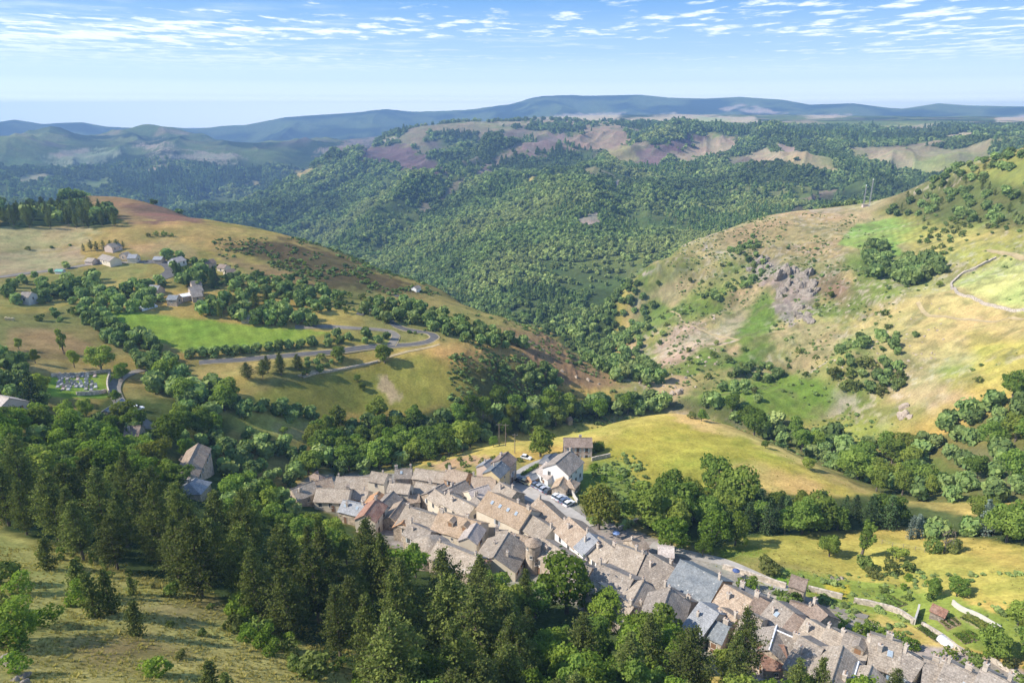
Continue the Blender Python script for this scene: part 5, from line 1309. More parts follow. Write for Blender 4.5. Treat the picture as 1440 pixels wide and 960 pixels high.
def house(A, B, W, eave, roof, wall, label, name='village_house', cat='house', group=None, pitch=31, hip=0.0, rows=None, shut=None, wood=False,
          chim=None, sky=0, dormers=(), door=True, gwin=True, wins=True, cap=False, spacing=2.9, far=False, oh=.35, split=None):
    W = W*.80 if not far else W
    rng = random.Random(hash((round(A[0]), round(A[1]), round(W*10))) & 0xffff)
    hr = eave+W/2*math.tan(math.radians(pitch))
    a = pick(A[0], A[1], hr); b = pick(B[0], B[1], hr)
    c = (a+b)/2
    d = Vector((b.x-a.x, b.y-a.y, 0)); L = max(d.length, 2.5); rz = math.atan2(d.y, d.x)
    g0 = gz(c.x, c.y)
    ca, sa = math.cos(rz), math.sin(rz)
    lo = 0
    for sx in (-1,0,1):
        for sy in (-1,1):
            x, y = sx*L/2, sy*W/2
            lo = min(lo, gz(c.x+ca*x-sa*y, c.y+sa*x+ca*y)-g0)
    base = lo-.6
    if shut is None and not far and rng.random() < .4: shut = rng.choice(('wood','grey','white'))
    o = empty(name, (c.x, c.y, g0), rz)
    tag(o, label, cat, group)
    # walls
    m = MB(); h0 = eave-.02; hh = hr-.12
    x0, x1, y0, y1 = -L/2, L/2, -W/2, W/2
    if hip:
        m.box(x0,y0,base,x1,y1,h0-.05)
    else:
        for sx, x in ((0,x0),(1,x1)):
            pts = [(x,y1,base),(x,y0,base),(x,y0,h0-.06),(x,0,hh-.06),(x,y1,h0-.06)]
            m.poly(pts if sx == 0 else pts[::-1])
        m.poly([(x0,y0,base),(x1,y0,base),(x1,y0,h0-.06),(x0,y0,h0-.06)]); m.poly([(x1,y1,base),(x0,y1,base),(x0,y1,h0-.06),(x1,y1,h0-.06)])
    m.build('wall', WM[wall], o)
    # roof
    t = math.tan(math.radians(pitch)); oe, og = oh, .22
    r = MB(); nx = max(3,int(L/1.6)); ny = max(2,int(W/2.6)); ez = eave-oe*t
    am = .075 if not far else 0.0
    if far: nx, ny = 1, 1
    hx = hip*W/2
    X0, X1 = x0-og, x1+og
    slab_grid(r, (X0,y0-oe,ez),(X1,y0-oe,ez),(X1-hx,0,hr),(X0+hx,0,hr), nx, ny, .16, rng, am, 0)
    slab_grid(r, (X1,y1+oe,ez),(X0,y1+oe,ez),(X0+hx,0,hr),(X1-hx,0,hr), nx, ny, .16, rng, am, 0)
    if hip:
        slab_grid(r, (X0,y1+oe,ez),(X0,y0-oe,ez),(X0+hx,0,hr-.004),(X0+hx,0,hr-.004), 2, ny, .16, rng, 0, 0)
        slab_grid(r, (X1,y0-oe,ez),(X1,y1+oe,ez),(X1-hx,0,hr-.004),(X1-hx,0,hr-.004), 2, ny, .16, rng, 0, 0)
    ro = r.build('roof', RM[roof], o)
    if far:
        if chim: link_part('chimney', CHIM[0], ro, (L*.3,0,hr))
    else:
        k = MB(); seg = [(X0+hx,0,hr+.02),(X1-hx,0,hr+.02)]
        k.tube(seg,[.13,.13],6); k.build('ridge_cap', M_LEAD if cap else RM[roof], ro)
        # chimneys
        n = chim if chim is not None else rng.choice((1,1,2))
        spots = [(.5-.06,0),(-.5+.06,0),(.1,.2),(-.2,-.22)]; rng.shuffle(spots)
        for i in range(n):
            fx, fy = spots[i]; y = fy*W
            link_part('chimney', CHIM[rng.randrange(4)], ro, (fx*L, y, hr-abs(y)*t))
        for i in range(sky):
            fx = -.28+.56*(i/(max(1,sky-1))) if sky > 1 else rng.uniform(-.2,.25)
            y = -W*.22
            link_part('skylight', SKYL, ro, (fx*L, y, hr-abs(y)*t+.03), 0, math.atan(t))
        for (fx, fy) in dormers:
            dm = MB(); y = fy*W; zt = hr-abs(y)*t; wd = 1.1; dep = 1.5
            s = -1 if fy < 0 else 1
            yf = y; yb = y-s*dep*1.2; zb = zt+1.15
            dm.prism([(-wd*.8,yf,zt-.6),(wd*.8,yf,zt-.6),(wd*.8,yb,zt-.6),(-wd*.8,yb,zt-.6)],[(-wd*.8,yf,zb),(wd*.8,yf,zb),(wd*.8,yb,zb),(-wd*.8,yb,zb)],0)
            dm.mesh([(-wd,yf+s*.15,zb-.1),(wd,yf+s*.15,zb-.1),(0,yf+s*.15,zb+.75),(-wd,yb-s*.4,zb-.1),(wd,yb-s*.4,zb-.1),(0,yb-s*.4,zb+.75)],[(0,1,2),(5,4,3),(0,2,5,3),(1,4,5,2),(0,3,4,1)],1)
            dm.box(-.5,min(yf,yf+s*.03),zt-.1,.5,max(yf,yf+s*.03),zb-.15,2)
            do = dm.build('dormer', [WM['stone'],RM[roof],M_WOODF], ro); do.location = (fx*L,0,0)
    # openings
    camv = Vector((-c.x, -c.y, 0)).normalized()
    ex, ey = Vector((ca,sa,0)), Vector((-sa,ca,0))
    R_ = rows if rows is not None else (2 if eave >= 5.2 else 1)
    faces = [(-ey, -1, 'long'), (ey, 1, 'long'), (ex, 1, 'gable'), (-ex, -1, 'gable')]
    for nv, s, typ in faces:
        if not wins or nv.dot(camv) < -.25: continue
        if typ == 'gable' and not gwin: continue
        span = L if typ == 'long' else W
        n = max(1, int((span-1.2)/spacing))
        if typ == 'gable': n = min(n, 2)
        for ry in range(R_):
            z = eave-1.35-ry*2.7
            if z < 1.0: continue
            for i in range(n):
                if rng.random() < (.12 if typ == 'long' else .3): continue
                u = ((i+.5)/n-.5)*(span-.8)+rng.uniform(-.15,.15)
                big = WIN[wood] if rng.random() < .8 else WIN['small']
                if typ == 'long':
                    pos = (u, s*(W/2+.005), z); rw = 0 if s > 0 else math.pi
                else:
                    pos = (s*(L/2+.005), u, z); rw = -math.pi/2 if s > 0 else math.pi/2
                wo = link_part('window', big, o, pos, rw)
                if shut and big is not WIN['small'] and not far:
                    link_part('shutter', SHUT[shut], wo, (-.75,.01,0)); link_part('shutter', SHUT[shut], wo, (.75,.01,0))
        if door and typ == 'long' and not far and nv.dot(camv) > .1:
            u = rng.uniform(-.3,.3)*L
            gx, gy = c.x+ca*u-sa*s*(W/2+.4), c.y+sa*u+ca*s*(W/2+.4)
            zz = gz(gx,gy)-g0
            if zz < eave-2.6: link_part('door', DOOR, o, (u, s*(W/2+.008), zz), 0 if s > 0 else math.pi)
    return o
VG='houses of the village'
H_ = []
def hs(A,B,W,e,r,w,label,**k): k.setdefault('group',VG); H_.append(house(A,B,W,e,r,w,label,**k))
# upper left end
hs((441,664),(449,662),6,3.6,'brown','stone','small pavilion with a pointed brown hipped roof above the village end',hip=.95,chim=0,pitch=36)
hs((427,675),(466,673.5),8,4.2,'warm','stone','low house with a patchy ochre roof below the brown pointed pavilion')
hs((474,671.5),(521,668),10,4.2,'lauze','stone','long barn-like house with wide pale roof left of the tall square house',chim=1)
hs((409,680.5),(440,682),9,4.5,'lauze','stone','leftmost front house with a grey stone roof touching the trees')
hs((446,683),(492,687.5),9.5,5,'lauze','cream','front house with a broad pale roof beside the leftmost one')
hs((497,688),(518,689.5),6.5,4.6,'lauze','cream','narrow house in shade between the broad pale roof and the orange roof',chim=1)
hs((523,663.5),(545,665.5),7,7.6,'lauze','cream','tall square house with two small windows high on its cream front',rows=1,chim=1)
hs((548,678),(577,680),6.5,7.2,'lauze','cream','tall cream house with timber windows and a shaded right gable',wood=True)
hs((556,659),(579,657.5),7.5,5.5,'grey','stone','grey-roofed house at the back edge with one roof hatch',sky=1)
hs((585,660.5),(630,661),8,4.8,'lauze','stone','long back house with an even pale roof facing the square',chim=1)
hs((631,661.5),(658,661.5),8,5.6,'warm','brick','brownish back house beside the gardens with an orange balcony front',chim=1,wood=True)
hs((586,679),(613,680),8,4.8,'lauze','cream','house in the middle with a low white side wall')
hs((601,692),(624,680),7,5,'grey','stone','house whose ridge slopes towards the tall cream house',chim=1)
hs((619,692),(654,674.5),9,5.6,'grey','stone','big steep dark roof in the centre of the old village',chim=2)
hs((612,690.5),(628,696),7,6.6,'lauze','cream','pale house with a single dark upper window above the lower roofs',chim=1)
hs((630,697),(667,707.5),7.5,6.6,'lauze','cream','long cream house with blank sunny wall and stone roof',chim=2,rows=1)
hs((572,697),(589,694.5),5,4.2,'warm','cream','small low house at the foot of the tall cream house',chim=0)
hs((524,700.5),(533,692.5),7,4.6,'orange','cream','little house with a bright orange roof',chim=0)
hs((532,706),(553,694),7.5,4.8,'grey','stone','dark-sloped house just right of the orange roof',chim=1)
hs((512,717.5),(530,706.5),7.5,5.6,'red','cream','house with a rust-red roof and a red window in its gable',chim=1,wood=True)
hs((483,702.5),(512,709),7.5,4.8,'paleslate','stone','house with a bluish roof at the left front edge',sky=2)
hs((548,721),(566,708),6.5,4.2,'warm','stone','small gabled house between two bigger lower roofs',chim=0)
hs((571,715),(625,724),12,5.6,'lauze','stone','broad house with a wide mottled roof in the lower middle',chim=2)
hs((565,731),(577,721),6.5,5.2,'orange','stone','narrow roof with rusty orange tiles at the left of the mottled roof',chim=0)
hs((577,737),(606,744),7.5,5.2,'grey','stone','grey house with a plain shaded right gable above the pines',chim=2)
hs((618,722.5),(676,731.5),11,6.2,'tan','cream','large tan-roofed house with two dormers',dormers=((-.12,-.3),(.22,-.32)),wood=True,chim=2)
hs((657,751),(670,738),6,6.4,'pink','cream','cream gabled wing on the right of the house with dormers',chim=0)
hs((616,763),(671,780),9,5.2,'lauze','stone','long low pale roof half hidden behind the pines',chim=1)
hs((668,783),(684,787),7,4.2,'red','stone','small reddish roof at the end of the long low pale roof',chim=1)
hs((694,775),(715,754),13.5,4.6,'lauze','cream','great roof with one pale and one dark slope left of the round tower',chim=2,pitch=28)
hs((698,745),(713,745),7,5,'lauze','stone','small roof behind the great two-toned roof',chim=1)
hs((716,750),(742,753),6,5,'warm','stone','narrow roof between the big tan hall and the great roof',chim=1)
hs((687,696),(747,712),12.5,7.8,'tan','cream','biggest building with plain tan roof and long cream front with two window rows',sky=4,shut='grey',chim=2,spacing=4.2)
hs((747,726),(777,740),9.5,5.6,'lauze','cream','annexe with grey roof at the right end of the biggest building',chim=1,rows=1)
hs((757,704.5),(797,732),9,5.8,'warm','cream','first row house right of the square with a long brownish roof',chim=2)
hs((764,760),(803,779),9.5,5,'lauze','stone','stone house with a plain roof right of the round tower',chim=1)
hs((800,730),(828,748),10.5,6.8,'warm','white','white-fronted street house with warm brown roof',shut='white',chim=2)
hs((828.5,750),(841,758),10.5,6.6,'paleslate','white','white-fronted street house with bluish slate roof',shut='white',chim=1)
hs((842,757),(867,771),10.5,5.8,'lauze','cream','street house with a rumpled roof beside the bluish slate one',chim=2)
hs((868,766.5),(906,777.5),11.5,5.8,'lauze','cream','street house with peach front and four timber windows',wood=True,chim=2)
hs((912,780),(953,797.5),12.5,4.8,'grey','cream','street house with a wide unbroken grey roof',chim=2,rows=1)
hs((957,791),(1016,809.5),13.5,6.6,'slate','brick','large blue-grey slate house with a reddish stone front',rows=1,chim=1,wood=True)
hs((802,787),(832,797),9,5,'grey','stone','house with a long dormered slope above the bright trees',chim=2,dormers=((0,-.2),))
hs((841,794),(890,811),13.5,5.4,'grey','dark','big plain roof with a dark gable below the peach front',chim=2)
hs((839,823),(891,846),9.5,4.4,'lauze','dark','house with a long curving lower roof',chim=1)
hs((886,843),(905,822),8.5,5,'lauze','stone','house with two-toned ridge beside the curving roof',chim=2)
hs((926,864),(941,839),10,5.2,'grey','stone','house with steep ridge running towards the trees',chim=2)
hs((933,826),(971,840),9.5,5.2,'grey','dark','house tucked under the reddish stone front',chim=2)
hs((984.5,850),(1010.5,857.5),12.5,5.2,'paleslate','cream','house with smooth blue-grey roof and cream lower front',chim=1,shut='white')
hs((1012,857.5),(1036,865),8,4.8,'warm','stone','house with speckled brown roof right of the smooth blue-grey one',chim=2)
hs((1006.5,874.5),(1025,879),7,4,'slate','stone','lower lean house with a small slate roof behind the lone pine',chim=1)
hs((1019,826),(1062,839),10.5,5,'warm','cream','street house with brownish roof right of the big slate house',chim=1)
hs((1063,839.5),(1085,846),10.5,5,'brown','cream','street house with a dark brown roof and big square chimney',chim=1)
hs((1041,826.5),(1084,837),4.5,4.0,'darkslate','grey','narrow dark slate annexe behind the brown roofs',chim=2)
hs((1089,846),(1117,857),11,5,'grey','cream','street house with grey roof right of the dark brown one',chim=1,sky=1)
hs((1112,846),(1141,851.5),8,4.2,'brown','stone','back house with an even brown roof beside the round bush',chim=1)
hs((1144,850),(1164,860.5),8,4.2,'brown','stone','last brown-roofed house before the gardens',chim=1)
hs((1117,864.5),(1134,871.5),8.5,5,'brown','cream','small street house with chocolate roof between grey roofs',chim=0)
hs((1135,872),(1163,883),9.5,5.2,'lauze','brick','street house with orange-red front strip under a grey roof',chim=1)
hs((1164,883),(1187,891),9.5,5.6,'lauze','ochre','street house with ochre end wall and tall chimney',chim=2)
hs((1189,890),(1224,899),9.5,5.8,'grey','lilac','street house with pale blue-white front and a dormer',dormers=((.15,-.33),),chim=1,shut=None)
hs((1227,893.5),(1268,903),11,6.6,'lauze','white','white-cream street house with blue shutters and white end chimneys',shut='blue',chim=2,sky=1)
hs((1271,917),(1299,928),9,5.6,'grey','cream','grey-roofed street house right of the blue-shuttered one',chim=1)
hs((1301,928),(1328,934),10.5,5,'grey','cream','street house with a dark plain roof and stone chimney',chim=2)
hs((1331,933),(1378,946),12,5,'grey','cream','long grey roof near the bottom right with one roof hatch',chim=2,sky=1)
hs((1380,945),(1442,963),12,5,'grey','cream','last roof of the row at the right edge',chim=2)
hs((1046,862),(1072,869),9.5,5,'lauze','cream','roof with a dark right gable behind the lone pine',chim=1)
hs((1090,887),(1121,896),10.5,4.2,'grey','stone','grey house with white metal ridges',cap=True,chim=1)
hs((1083,905),(1091,887),9,4.2,'grey','stone','wing of the white-ridged house pointing to the trees',cap=True,chim=0)
hs((1066,906),(1101,907.5),9,3.6,'red','stone','low house with a reddish-brown roof at the bottom',sky=1,chim=0,pitch=24)
hs((1125,897),(1157,908.5),12.5,4.8,'grey','stone','wide grey roof right of the white-ridged house',chim=1)
hs((1118,916),(1139,922),7,4.2,'grey','stone','small dark-sloped roof under the wide grey roof',chim=0)
hs((1171,946),(1183,918),8.5,5,'lauze','ochre','house with its gable end pointing down the street',chim=1)
hs((1199,957),(1206,938),9,3.8,'darkslate','dark','dark slate house with white metal ridges at the bottom edge',cap=True,chim=0)
hs((1214,962),(1224,943),6,5,'lauze','cream','narrow roof beside the dark slate house',chim=1)
hs((1262,951),(1290,963),6,3.8,'slate','cream','low slate roof at the bottom edge under the grey street houses',chim=0)
# upper square
hs((690.5,660),(705,648),7.5,7.2,'slate','ochre','yellow-fronted house with blue-grey roof by the square',chim=1)
hs((680,652.5),(690,645),7,5.8,'paleslate','pinkw','pale pinkish house attached behind the yellow-fronted one',chim=1)
hs((702.5,645),(714,635.5),8,7.6,'brown','stone','tall stone house with brown roof behind the yellow-fronted one',chim=1)
hs((664,672),(697,668.5),9,4.6,'warm','cream','low house with pale front in front of the yellow-fronted house',chim=2)
hs((659,690),(686,680.5),9.5,4.8,'pink','cream','house with whitish left slope behind the biggest building',chim=1)
hs((702,679.5),(726,688),8.5,5,'lauze','stone','stone house on the corner of the square behind the biggest building',chim=2)
hs((668,699),(679,706),6.5,5,'grey','stone','small roof squeezed left of the biggest building',chim=1)
hs((781.5,649),(803,635.5),11.5,6.4,'grey','white','large white house with a tall bare white side wall',chim=1,door=False)
hs((768,650.5),(784,659),9.5,3.6,'pink','white','white house with a pale pinkish roof facing the parked cars',chim=0,sky=1)
hs((786,680),(794,668.5),5.5,3.0,'tan','stone','small stone annexe with tan roof under the white houses',chim=0)
hs((799,677.5),(806,671),5.5,2.8,'warm','stone','little square outhouse beside the tan-roofed annexe',chim=0,hip=.7)
hs((768,644.5),(778,637.5),6.5,3.6,'darkslate','stone','small hipped dark roof behind the white houses',chim=0,hip=.7)
hs((793,617),(832,613),8,5.2,'brown','pinkw','detached pinkish house in the field above the white houses',group=None,wood=True,chim=1)
hs((744,668),(755,664),3.6,2.4,'paleslate','brick','little carport with a pale roof beside the car park',name='carport',cat='carport',group=None,chim=0,wins=False,door=False)
hs((797,586.5),(803,585.5),4.5,2.6,'brown','stone','tiny stone hut at the edge of the stream wood',name='stone_hut',cat='hut',group=None,chim=0,wins=False)
hs((888,758),(902,753.5),7,4,'warm','stone','stone house with brownish gable behind the street row',chim=1)
hs((926,766.5),(947,768),5.5,2.6,'pink','brick','low open shed with pinkish roof by the upper lane',name='open_shed',cat='shed',group=None,chim=0,wins=False)
hs((1114,808.5),(1135,814),5,5.6,'brown','stone','tall narrow stone shed standing in the gardens',name='stone_shed',cat='shed',group=None,chim=0,rows=0,door=False)
hs((1320.5,853),(1324.5,853.6),2.8,1.9,'red','dark','small dark garden hut with reddish roof among the plots',name='garden_hut',cat='hut',group=None,chim=0,wins=False)
# left houses
hs((-10,551),(13,561),12.5,5,'pink','pinkw','house with pinkish roof and plain gable at the left edge',group=None,chim=1)
hs((146,572),(172,564.5),8,3,'paleslate','stone','low house with bluish roof beside the lane',group=None,chim=0)
hs((176,596),(198,602),8,3.2,'brown','stone','low house with brown roof at the end of the lane',group=None,chim=1)
hs((243,658),(282,645),8.5,2.5,'warm','stone','long farmhouse wing with brown roof facing the pines',name='farmhouse',group=None,chim=2)
hs((258,632),(281,644),7,2.0,'warm','stone','rear farmhouse wing with chimneys at both ends',name='farmhouse',group=None,chim=2)
hs((262,680),(279,672.5),8,2.4,'paleslate','stone','small outbuilding with pale slate roof below the farmhouse',name='outbuilding',cat='outbuilding',group=None,chim=1,hip=.5)
# hamlet on the hill
HG='houses of the hill hamlet'
def hm(A,B,W,e,r,w,label,**k):
    k.setdefault('group',HG); k.setdefault('far',True)
    q = .86; mx, my = (A[0]+B[0])/2, (A[1]+B[1])/2
    A = (mx+(A[0]-mx)*q, my+(A[1]-my)*q); B = (mx+(B[0]-mx)*q, my+(B[1]-my)*q)
    H_.append(house(A,B,W*.72,e*.78,r,w,label,**k))
hm((150,344.5),(166,339),10,4,'lauze','pinkw','hamlet house with lilac-grey roof highest on the hill')
hm((143,356),(163,362),10,4.5,'grey','cream','hamlet house with grey-green roof behind a dark pointed tree')
hm((171,356),(180,353),8,3.6,'lauze','stone','small hamlet house left of the cream one')
hm((180,357.5),(194,357.5),9,4,'paleslate','cream','cream hamlet house with bluish roof and open porch')
hm((216,360),(230,361),7,3,'paleslate','stone','long low hamlet house behind the round car place')
hm((240,364),(256,359.5),10,4,'pink','white','white hamlet house with crossing roofs above the road')
hm((285,365.5),(301,364),9,4,'brown','stone','brownish hamlet house half hidden by trees')
hm((308,370),(320,372.5),8,3.6,'brown','cream','hamlet house on the slope, upper of two with brown roofs')
hm((315,378.5),(330,378),8,3.4,'brown','cream','hamlet house on the slope, lower of two with brown roofs')
hm((195,408),(206,407),8,3,'darkslate','stone','dark gabled hamlet hall left of the pool',pitch=38)
hm((210,400),(226,401.5),9,3.4,'darkslate','stone','dark gabled hamlet hall above the pool path',pitch=38)
hm((267,395),(282,393.5),9,4,'grey','stone','uppermost of three stepped stone gables near the vivid field',pitch=38)
hm((264,403.5),(284,401),8,4,'grey','stone','middle of three stepped stone gables near the vivid field',pitch=38)
hm((267,410),(284,408.5),8,4,'grey','stone','lowest of three stepped stone gables near the vivid field',pitch=38)
hm((236,414),(252,415),8,4.5,'slate','stone','slate-roofed hamlet block next to the white roof')
hm((252,414),(267,411),9,3.4,'white','stone','hamlet building with a gleaming white roof',pitch=14)
hm((122,362),(134,363),8,3,'lauze','pinkw','low pinkish hamlet building at the field road')
hm((342,423),(353,424),7,4,'lauze','stone','stone house with one dark doorway among hamlet trees')
hm((328,431),(338,429.5),6,3,'grey','stone','grey roof among hamlet trees above the stone heaps')
hm((338,443),(352,442.5),7,2.6,'grey','stone','low grey sheds beside the vivid field')
hm((30,409),(46,411.5),9,5.4,'grey','grey','lone grey house among trees in the left meadows',group=None)
hm((78,378),(90,379),4,2.4,'green','grey','small hut with a green roof on the field road',name='green_hut',cat='hut',group=None)
hm((581,402),(589,401.5),6,3,'grey','white','tiny white house on the shoulder of the hill',group=None,name='small_house')

# round tower and apse
def lathe_thing(name, px, py, prof_wall, prof_roof, wallm, roofm, label, cat, hpx=0):
    c = pick(px, py, hpx); o = empty(name, c); tag(o, label, cat)
    m = MB(); m.lathe(prof_wall, 18); m.build('wall', WM[wallm], o)
    r = MB(); r.lathe(prof_roof, 18); r.build('roof', RM[roofm], o)
    for a, z in ((-1.9,5.2),(-1.2,3.4),(-2.5,7.4)):
        link_part('window', WIN['small'], o, (prof_wall[1][0]*1.0*math.cos(a), prof_wall[1][0]*1.0*math.sin(a), z), a-math.pi/2)
    return o
lathe_thing('round_tower', 750, 766, [(1.85,-1.5),(1.8,8.2)], [(2.15,8.05),(2.1,8.25),(1.05,8.95),(.08,9.4)], 'stone', 'warm', 'round stone tower with a low conical roof in the old village', 'tower', 7.5)
lathe_thing('apse', 604, 768, [(5.2,-2),(5.2,4.6)], [(5.6,4.4),(5.55,4.7),(2.9,6.4),(.2,7.6)], 'stone', 'lauze', 'rounded apse with a pale half-cone stone roof above the pines', 'apse', 5.0)
# ------------------------------------------------------------------ roads, walls, cars, poles and other things
def road_mat(name, c):
    m, nt, out = mat(name)
    geo = N(nt,'ShaderNodeNewGeometry'); nz = N(nt,'ShaderNodeTexNoise', i_Scale=.35, i_Detail=6.0, i_Roughness=.65); nt.links.new(geo.outputs['Position'], nz.inputs['Vector'])
    r = N(nt,'ShaderNodeMapRange', i_1=.3, i_2=.7, i_3=.8, i_4=1.2); nt.links.new(nz.outputs['Fac'], r.inputs[0])
    vm = N(nt,'ShaderNodeVectorMath', operation='SCALE'); vm.inputs[0].default_value=c; nt.links.new(r.outputs[0], vm.inputs['Scale'])
    d = N(nt,'ShaderNodeBsdfDiffuse'); nt.links.new(vm.outputs[0], d.inputs[0]); nt.links.new(d.outputs[0], out.inputs[0]); return m
M_ASPH = road_mat('worn_asphalt', (.135,.13,.125)); M_PALE = road_mat('pale_road', (.245,.22,.185)); M_DIRT = road_mat('dirt_track', (.40,.32,.18)); M_CONC = road_mat('concrete_pavement', (.42,.39,.35))
M_LINE = plain_mat('road_paint', (.8,.8,.78))
def smooth_line(W, step=1.5):
    P = []
    n = len(W)
    for i in range(n-1):
        p0, p1, p2, p3 = W[max(i-1,0)], W[i], W[i+1], W[min(i+2,n-1)]
        k = max(2, int((p2-p1).length/step))
        for j in range(k):
            t = j/k
            P.append(.5*((2*p1)+(p2-p0)*t+(2*p0-5*p1+4*p2-p3)*t*t+(3*p1-p0-3*p2+p3)*t**3))
    P.append(W[-1]); return P
def strip(name, pts, width, m, lift=.10, dmin=20, kind='structure', edge=0.0):
    W = [pick(x, y, dmin=dmin) for x, y in pts]
    for w_ in W: w_.z = 0
    P = smooth_line(W); b = MB(); rows = []
    K = 5
    for i, p in enumerate(P):
        t = (P[min(i+1,len(P)-1)]-P[max(i-1,0)]); t.z = 0; t.normalize(); nrm = Vector((-t.y,t.x,0))
        zc = gz(p.x,p.y); r = []
        for k in range(K):
            q = p+nrm*((k/(K-1)-.5)*width); zz = max(gz(q.x,q.y), .5*gz(q.x,q.y)+.5*zc)+lift; r.append((q.x,q.y,zz))
        r = [(r[0][0]-nrm.x*-.0, r[0][1], r[0][2]-.0)]+r[1:]
        rows.append(r)
    vs = [v for r in rows for v in r]; fs = []
    for i in range(len(rows)-1):
        for k in range(K-1):
            a = i*K+k; fs.append((a,a+K,a+K+1,a+1))
    b.mesh(vs, fs)
    # skirts so that the road edge meets the ground
    for k in (0,K-1):
        for i in range(len(rows)-1):
            a = rows[i][k]; c = rows[i+1][k]; b.poly([a,c,(c[0],c[1],c[2]-.7),(a[0],a[1],a[2]-.7)])
    o = b.build(name, m, smooth=True)
    if kind: o['kind'] = kind
    return o
VERGE=[([(426,498),(459,496),(488,492.5),(517,488.6),(552,486.5),(576,484.5),(601,480.5),(611,474),(603,468.5),(583,465),(570,463),(557,458)],5.8),([(415,459.5),(459,459.5),(490,461),(517,462.5),(544,465),(556,471),(554,479),(550,486)],5.0),([(280,510),(330,506.5),(380,502),(426,498)],5.8)]
M_VERGE = road_mat('gravel_verge', (.40,.33,.19))
for p_, w_ in VERGE: strip('verge', p_, w_, M_VERGE, .05, 250)
strip('road', [(426,498),(459,496),(488,492.5),(517,488.6),(552,486.5),(576,484.5),(601,480.5),(611,474),(603,468.5),(583,465),(570,463),(557,458),(546,450),(534,441),(522,432)], 4.3, M_ASPH, .14, 250)
strip('road', [(415,459.5),(459,459.5),(490,461),(517,462.5),(544,465),(556,471),(554,479),(550,486)], 3.8, M_PALE, .18, 250)
strip('road', [(280,510),(330,506.5),(380,502),(426,498)], 4.6, M_ASPH, .12, 250)
strip('road', [(505,443),(522,432),(540,424)], 4.2, M_ASPH, .14, 330)
strip('road', [(554,416),(566,417),(574,421)], 4.2, M_ASPH, .14, 330)
strip('lane', [(212,519),(197,521),(180,526),(166,535),(161,545),(163,556),(169,566),(180,577),(192,586),(206,597),(214,603)], 4.2, M_PALE, .12, 150)
strip('field_road', [(-40,391),(0,389.5),(45,383.5),(100,376.5),(130,371.5),(165,369.5),(205,368.5)], 5.5, M_PALE, .14, 300)
strip('road', [(205,368.5),(226,368.5),(240,374),(243,381),(232,389),(222,393)], 9.5, M_ASPH, .16, 300)
strip('dirt_track', [(420,529),(470,520),(529,508.5),(556,499),(590,491),(618,484)], 1.9, M_DIRT, .12, 200)
strip('dirt_track', [(690,470),(720,474),(745,481),(765,492)], 2.6, M_DIRT, .12, 200)
strip('hill_path', [(935,440),(960,452),(1000,470),(1040,478)], 1.6, M_DIRT, .12, 300)
strip('hill_path', [(1385,352),(1410,356),(1445,364)], 3.0, M_DIRT, .14, 300)
strip('hill_path', [(1290,425),(1320,445),(1370,450),(1440,449)], 1.6, M_DIRT, .12, 250)
strip('village_street', [(792,640),(765,651),(746,660),(733,669),(727,680),(740,692),(765,703),(795,722),(825,742)], 7.0, M_CONC, .10, 150)
strip('square', [(722,690),(745,699),(775,712)], 8.0, M_PALE, .06, 150)
strip('lane', [(915,766),(950,775),(1000,786),(1030,795),(1060,808),(1085,819),(1108,830)], 3.8, M_CONC, .10, 100)
strip('garden_path', [(1108,832),(1140,845),(1180,858),(1220,868)], 2.2, M_PALE, .12, 90)

# ---- walls and fences
M_WALLT = wall_mat('dry_stone', (.42,.36,.29), (.55,.48,.40), .3); M_WHITEW = wall_mat('whitewashed', (.56,.52,.45), (.64,.60,.53))
def wall_line(name, pts, h, th, m, label, dmin=20, cat='wall', group=None):
    W = [pick(x, y, dmin=dmin) for x, y in pts]
    for w_ in W: w_.z = 0
    P = smooth_line(W, 1.2); b = MB(); ring = []
    rng = random.Random(len(P))
    for i, p in enumerate(P):
        t = (P[min(i+1,len(P)-1)]-P[max(i-1,0)]); t.normalize(); n_ = Vector((-t.y,t.x,0))*(th/2)
        z = gz(p.x,p.y); hh = h+rng.uniform(-.06,.06)*h
        ring.append([(p.x-n_.x,p.y-n_.y,z-.4),(p.x+n_.x,p.y+n_.y,z-.4),(p.x+n_.x,p.y+n_.y,z+hh),(p.x-n_.x,p.y-n_.y,z+hh)])
    vs = [v for r in ring for v in r]; fs = []
    for i in range(len(ring)-1):
        for k in range(4): fs.append((i*4+k, i*4+(k+1)%4, (i+1)*4+(k+1)%4, (i+1)*4+k))
    fs.append((3,2,1,0)); e = (len(ring)-1)*4; fs.append((e,e+1,e+2,e+3))
    b.mesh(vs, fs); o = b.build(name, m); return tag(o, label, cat, group)
wall_line('cemetery_wall', [(155,529),(152,540),(152,548),(154,556)], 2.0, .5, M_WALLT, 'curved stone wall of the cemetery along the lane', 150)
wall_line('cemetery_wall', [(72,530),(100,529),(130,526),(156,523)], 1.4, .5, M_WALLT, 'straight stone wall behind the graves', 150)
wall_line('cemetery_wall', [(108,556),(130,555),(150,552)], 1.5, .5, M_WALLT, 'low stone wall in front of the graves', 150)
wall_line('garden_wall', [(1016,799),(1040,806),(1070,816),(1105,827)], 1.4, .5, M_WALLT, 'pale stone wall between lane and clipped gardens', 80)
wall_line('garden_wall', [(1136,830),(1160,836),(1184,842)], 1.3, .5, M_WALLT, 'pale stone wall right of the tall stone shed', 80)
wall_line('garden_wall', [(1200,847),(1230,853),(1262,862),(1285,878)], 1.3, .5, M_WALLT, 'stone wall under the striped vegetable bed', 80)
wall_line('white_garden_wall', [(1339,849),(1350,858),(1375,869),(1406,887)], 1.15, .3, M_WHITEW, 'long white wall along the meadow and plots', 80)
